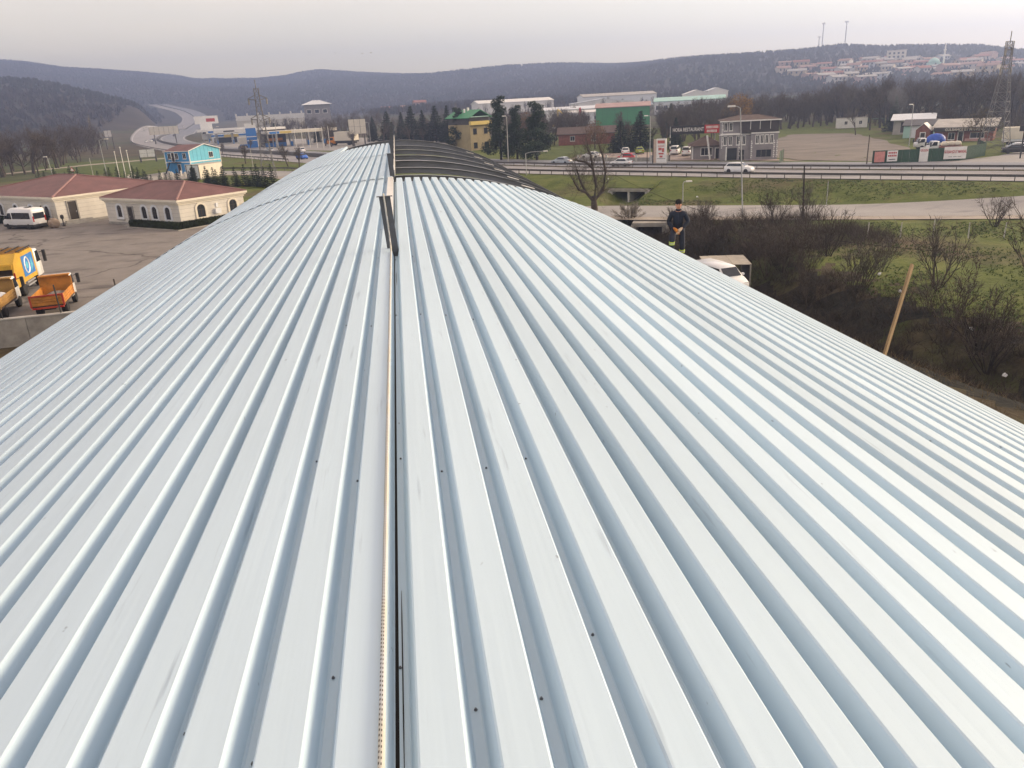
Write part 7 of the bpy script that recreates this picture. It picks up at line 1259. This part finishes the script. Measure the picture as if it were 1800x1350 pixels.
def worker(x, y, z, rz):
    t = thing('person', 'worker in navy workwear and black beanie standing at the roof edge', 'person', (x, y, z), rz)
    # one continuous body: pelvis, spine, neck, head, arms meeting in front, legs (left knee of the picture raised)
    V = [(0, 0, .95), (0, 0, 1.10), (0, -.02, 1.30), (0, -.015, 1.44), (0, -.02, 1.53), (0, -.035, 1.60), (0, -.04, 1.68),
         (-.17, 0, 1.385), (-.29, -.02, 1.14), (-.11, -.26, .985), (-.03, -.31, .93), (.17, 0, 1.385), (.30, -.03, 1.15), (.11, -.26, .985), (.03, -.31, .93),
         (-.11, -.02, .90), (-.16, -.34, .70), (-.17, -.24, .34), (-.17, -.22, .30), (.11, 0, .90), (.13, -.02, .50), (.13, .02, .10), (.13, -.12, .05)]
    E = [(0, 1), (1, 2), (2, 3), (3, 4), (4, 5), (5, 6), (3, 7), (7, 8), (8, 9), (9, 10), (3, 11), (11, 12), (12, 13), (13, 14), (0, 15), (15, 16), (16, 17), (17, 18), (0, 19), (19, 20), (20, 21), (21, 22)]
    Rr = [.11, .10, .11, .07, .05, .07, .075, .035, .03, .028, .02, .035, .03, .028, .02, .085, .062, .042, .04, .085, .06, .042, .035]
    skinned('body', V, E, Rr, M_SKIN, t)
    J = [(0, 0, .93), (0, 0, 1.10), (0, -.02, 1.30), (0, -.015, 1.45), (0, -.018, 1.50), (-.185, 0, 1.385), (-.295, -.02, 1.14), (-.125, -.25, 0.995), (.185, 0, 1.385), (.305, -.03, 1.15), (.125, -.25, 0.995)]
    skinned('jacket', J, [(0, 1), (1, 2), (2, 3), (3, 4), (3, 5), (5, 6), (6, 7), (3, 8), (8, 9), (9, 10)], [(.18, .14), (.165, .13), (.18, .14), (.14, .11), .08, .088, .07, .052, .088, .072, .052], M_NAVY, t)
    m = MB(); m.tube([(0, -.165, .95), (0, -.165, 1.15), (0, -.178, 1.32), (0, -.12, 1.47)], 0.008, 5); m.build('zip', M_NAVYT, t)
    m = MB(); m.lathe([(.078, 0), (.088, .02), (.082, .05), (.07, .065)], (0, -.022, 1.475), 12); m.build('collar', M_NAVY, t, True)
    T_ = [(0, 0, .97), (-.11, -.03, .89), (-.165, -.345, .70), (-.172, -.25, .36), (-.172, -.235, .24), (.115, 0, .88), (.135, -.02, .50), (.135, .01, .16)]
    skinned('trousers', T_, [(0, 1), (1, 2), (2, 3), (3, 4), (0, 5), (5, 6), (6, 7)], [(.16, .13), .115, .095, .078, .075, .115, .09, .075], M_NAVYT, t)
    for c, d in (((-.168, -.312, .575), (-.003, .10, -.36)), ((.135, 0, .27), (0, .02, -.2))):
        d = Vector(d).normalized(); c = Vector(c)
        for k, (o_, mm, rr) in enumerate(((-.032, M_HIVIS, .088), (0.0, M_SILVER, .089), (.032, M_HIVIS, .088))): m = MB(); m.tube([c + d * (o_ - .015), c + d * (o_ + .015)], rr, 14); m.build('leg_band', mm, t)
    # beanie and face
    m = MB(); m.lathe([(.088, 0), (.097, .015), (.097, .05), (.090, .09), (.065, .125), (.02, .142)], (0, -.035, 1.685), 16); m.build('beanie', M_CAP, t, True)
    h = MB(); rings = []
    for zz, rx, ry, dy in ((1.535, .040, .045, -.055), (1.555, .058, .07, -.05), (1.60, .072, .088, -.042), (1.65, .078, .094, -.036), (1.70, .076, .092, -.034), (1.735, .06, .075, -.03)): rings.append([(rx * math.cos(a), dy + ry * math.sin(a), zz) for a in np.linspace(0, 2 * math.pi, 17)[:-1]])
    h.loft(rings); h.build('face', M_SKIN, t, True)
    m = MB(); m.loft([[(-.008, -.125, 1.665), (.008, -.125, 1.665), (.004, -.115, 1.667)], [(-.017, -.135, 1.622), (.017, -.135, 1.622), (0, -.152, 1.626)], [(-.012, -.125, 1.614), (.012, -.125, 1.614), (0, -.135, 1.612)]]); m.build('nose', M_SKIN, t, True)
    for s in (-1, 1): m = MB(); m.lathe([(.002, -.008), (.011, -.004), (.011, .004), (.002, .008)], (s * .031, -.122, 1.664), 8); m.build('eye', M_EYE, t); m = MB(); m.box(s * .031 - .017, s * .031 + .017, -.129, -.115, 1.678, 1.686); m.build('eyebrow', M_CAP, t); m = MB(); m.lathe([(.004, -.03), (.016, -.02), (.018, .015), (.006, .03)], (s * .082, -.03, 1.645), 8); m.build('ear', M_SKIN, t, True)
    m = MB(); m.box(-.024, .024, -.131, -.115, 1.588, 1.598); m.build('mouth', M_LIP, t)
    # clasped gloved hands, five fingers each
    for s, mm in ((-1, M_GLOVE), (1, M_GLOVEW)):
        g = MB(); g.loft([[(s * .115 + q[0], -.262 + q[1], 1.0 + q[2]) for q in ((-.03, 0, .02), (.03, 0, .02), (.03, .03, -.02), (-.03, .03, -.02))], [(s * .045 + q[0], -.315 + q[1], .945 + q[2]) for q in ((-.042, -.02, .03), (.042, -.02, .03), (.042, .025, -.035), (-.042, .025, -.035))], [(s * .012 + q[0], -.335 + q[1], .905 + q[2]) for q in ((-.038, -.018, .02), (.038, -.018, .02), (.038, .02, -.03), (-.038, .02, -.03))]]); p = g.build('glove', mm, t, True)
        for k in range(4): f = MB(); x0 = s * .012 + (-.03 + .02 * k); L = (.85, 1.0, .95, .75)[k]; f.tube([(x0, -.345, .905), (x0 - s * .012, -.372, .885 - .012 * L), (x0 - s * .028, -.368, .855 - .015 * L), (x0 - s * .034, -.345, .842 - .012 * L)], .0105, 6); f.build('finger', mm, p, True)
        f = MB(); f.tube([(s * .06, -.325, .955), (s * .045, -.362, .945), (s * .015, -.378, .93)], .012, 6); f.build('thumb', mm, p, True)
    for V_, L in (((-.172, -.22, .0), 0), ((.135, .0, -.0), 0)):
        zz = 0.12 if V_[0] < 0 else 0.0; m = MB(); m.loft([[(V_[0] - .05, V_[1] + .11, zz), (V_[0] + .05, V_[1] + .11, zz), (V_[0] + .05, V_[1] - .17, zz), (V_[0] - .05, V_[1] - .17, zz)], [(V_[0] - .052, V_[1] + .11, zz + .07), (V_[0] + .052, V_[1] + .11, zz + .07), (V_[0] + .05, V_[1] - .16, zz + .06), (V_[0] - .05, V_[1] - .16, zz + .06)], [(V_[0] - .05, V_[1] + .10, zz + .20), (V_[0] + .05, V_[1] + .10, zz + .20), (V_[0] + .05, V_[1] - .02, zz + .20), (V_[0] - .05, V_[1] - .02, zz + .20)]]); m.build('boot', M_BOOT, t, True)
    return t
worker(8.32, 22.62, 7.72, -20)
# foothold plank clamped to the eave beam where the worker stands
g = MB(); g.box(-0.42, 0.25, -0.14, 0.14, -0.05, 0.0); g.box(-0.36, -0.08, -0.34, -0.1, 0.0005, 0.11); o = g.build('scaffold_board', mat('grey_board', (0.16, 0.13, 0.10), 0.9), None, False, (8.4, 22.62, 7.715)); o.rotation_euler.z = R_(-10); tag(o, 'scaffold board with a wooden block under the worker boots', 'board')
# ------------------------------------------------------------------ birds, cable, litter, smoke
for i, (x, y, z) in enumerate(((-17.4, 287.8, 30.7), (-8.5, 286.5, 30.2), (-5.6, 286.1, 30.3))):
    t = thing('bird', ['leftmost of the three birds over the hills', 'middle bird of the three over the hills', 'rightmost of the three birds over the hills'][i], 'bird', (x, y, z), 20 * i, 'birds over the hills'); m = MB(); m.lathe([(0.01, -0.22), (0.07, -0.1), (0.08, 0.05), (0.04, 0.16), (0.01, 0.24)], n=7); o = m.build('bird_body', M_BLK, t, True); o.rotation_euler = (math.pi / 2, 0, 0)
    for s in (-1, 1): m = MB(); m.loft([[(s * 0.05, -0.12, 0.02), (s * 0.05, 0.12, 0.02), (s * 0.05, 0.12, 0.04), (s * 0.05, -0.12, 0.04)], [(s * 0.30, -0.10, 0.13), (s * 0.30, 0.12, 0.13), (s * 0.30, 0.12, 0.145), (s * 0.30, -0.10, 0.145)], [(s * 0.58, 0.05, 0.05), (s * 0.58, 0.10, 0.05), (s * 0.58, 0.10, 0.06), (s * 0.58, 0.05, 0.06)]]); m.build('wing', M_BLK, t)
def cable(label, a, b, sag, r=0.02):
    m = MB(); a, b = Vector(a), Vector(b); m.tube([a + (b - a) * t_ - Vector((0, 0, sag * 4 * t_ * (1 - t_))) for t_ in np.linspace(0, 1, 22)], r, 4); o = m.build('overhead_cable', M_BARKD); tag(o, label, 'cable')
cable('thin cable hanging over the ditch from the pollarded tree', (25.6, 101.2, 4.2), (37.8, 50.3, 1.0), 2.0)
r = np.random.default_rng(77)
for i, (x, y) in enumerate(((35.6, 53.8), (33.9, 48.6), (33.0, 40.2), (31.6, 35.5), (28.4, 71.0), (41.2, 106.5), (33.5, 126))):
    m = MB(); n = 7; m.loft([[(q * math.cos(a) + r.normal(0, .035), q * math.sin(a) + r.normal(0, .035), z_ + r.normal(0, .03)) for a in np.linspace(0, 2 * math.pi, n + 1)[:-1]] for q, z_ in ((.07, 0), (.16, .03), (.12, .12), (.03, .15))]); o = m.build('plastic_bag', P_W, None, False, (x, y, zt(x, y) + (0.35 if y < 75 else 0.05))); tag(o, 'crumpled white plastic bag lying in the grass and brambles', 'plastic bag', 'litter bags')
m = MB(); m.lathe([(0.2, 0), (0.9, 1.2), (1.9, 2.8), (2.6, 4.6), (2.2, 6.2), (0.6, 7.2)], n=12); m.v = [(p[0] - p[2] * 0.35, p[1], p[2]) for p in m.v]
sm = bpy.data.materials.new('chimney_smoke'); sm.use_nodes = True; n = sm.node_tree.nodes; n.clear(); pv = n.new('ShaderNodeVolumePrincipled'); pv.inputs['Color'].default_value = (0.75, 0.82, 0.95, 1); pv.inputs['Density'].default_value = 0.022; no = n.new('ShaderNodeOutputMaterial'); sm.node_tree.links.new(pv.outputs[0], no.inputs['Volume'])
o = m.build('chimney_smoke', sm, None, True, (125.0, 188.0, 4.2)); tag(o, 'bluish smoke drifting from the white roofed shed', 'smoke', None, 'stuff')
# ------------------------------------------------------------------ haze: even, thin air over the valley
m = MB(); m.box(-3100, 3100, -3100, 3100, -14, 215)
hz = bpy.data.materials.new('haze_air'); hz.use_nodes = True; n = hz.node_tree.nodes; n.clear()
pv = n.new('ShaderNodeVolumePrincipled'); pv.inputs['Color'].default_value = (0.47, 0.60, 1.0, 1); pv.inputs['Density'].default_value = 0.00055; pv.inputs["Anisotropy"].default_value = 0.45
no = n.new('ShaderNodeOutputMaterial'); hz.node_tree.links.new(pv.outputs[0], no.inputs['Volume'])
o = m.build('haze', hz); o['kind'] = 'stuff'
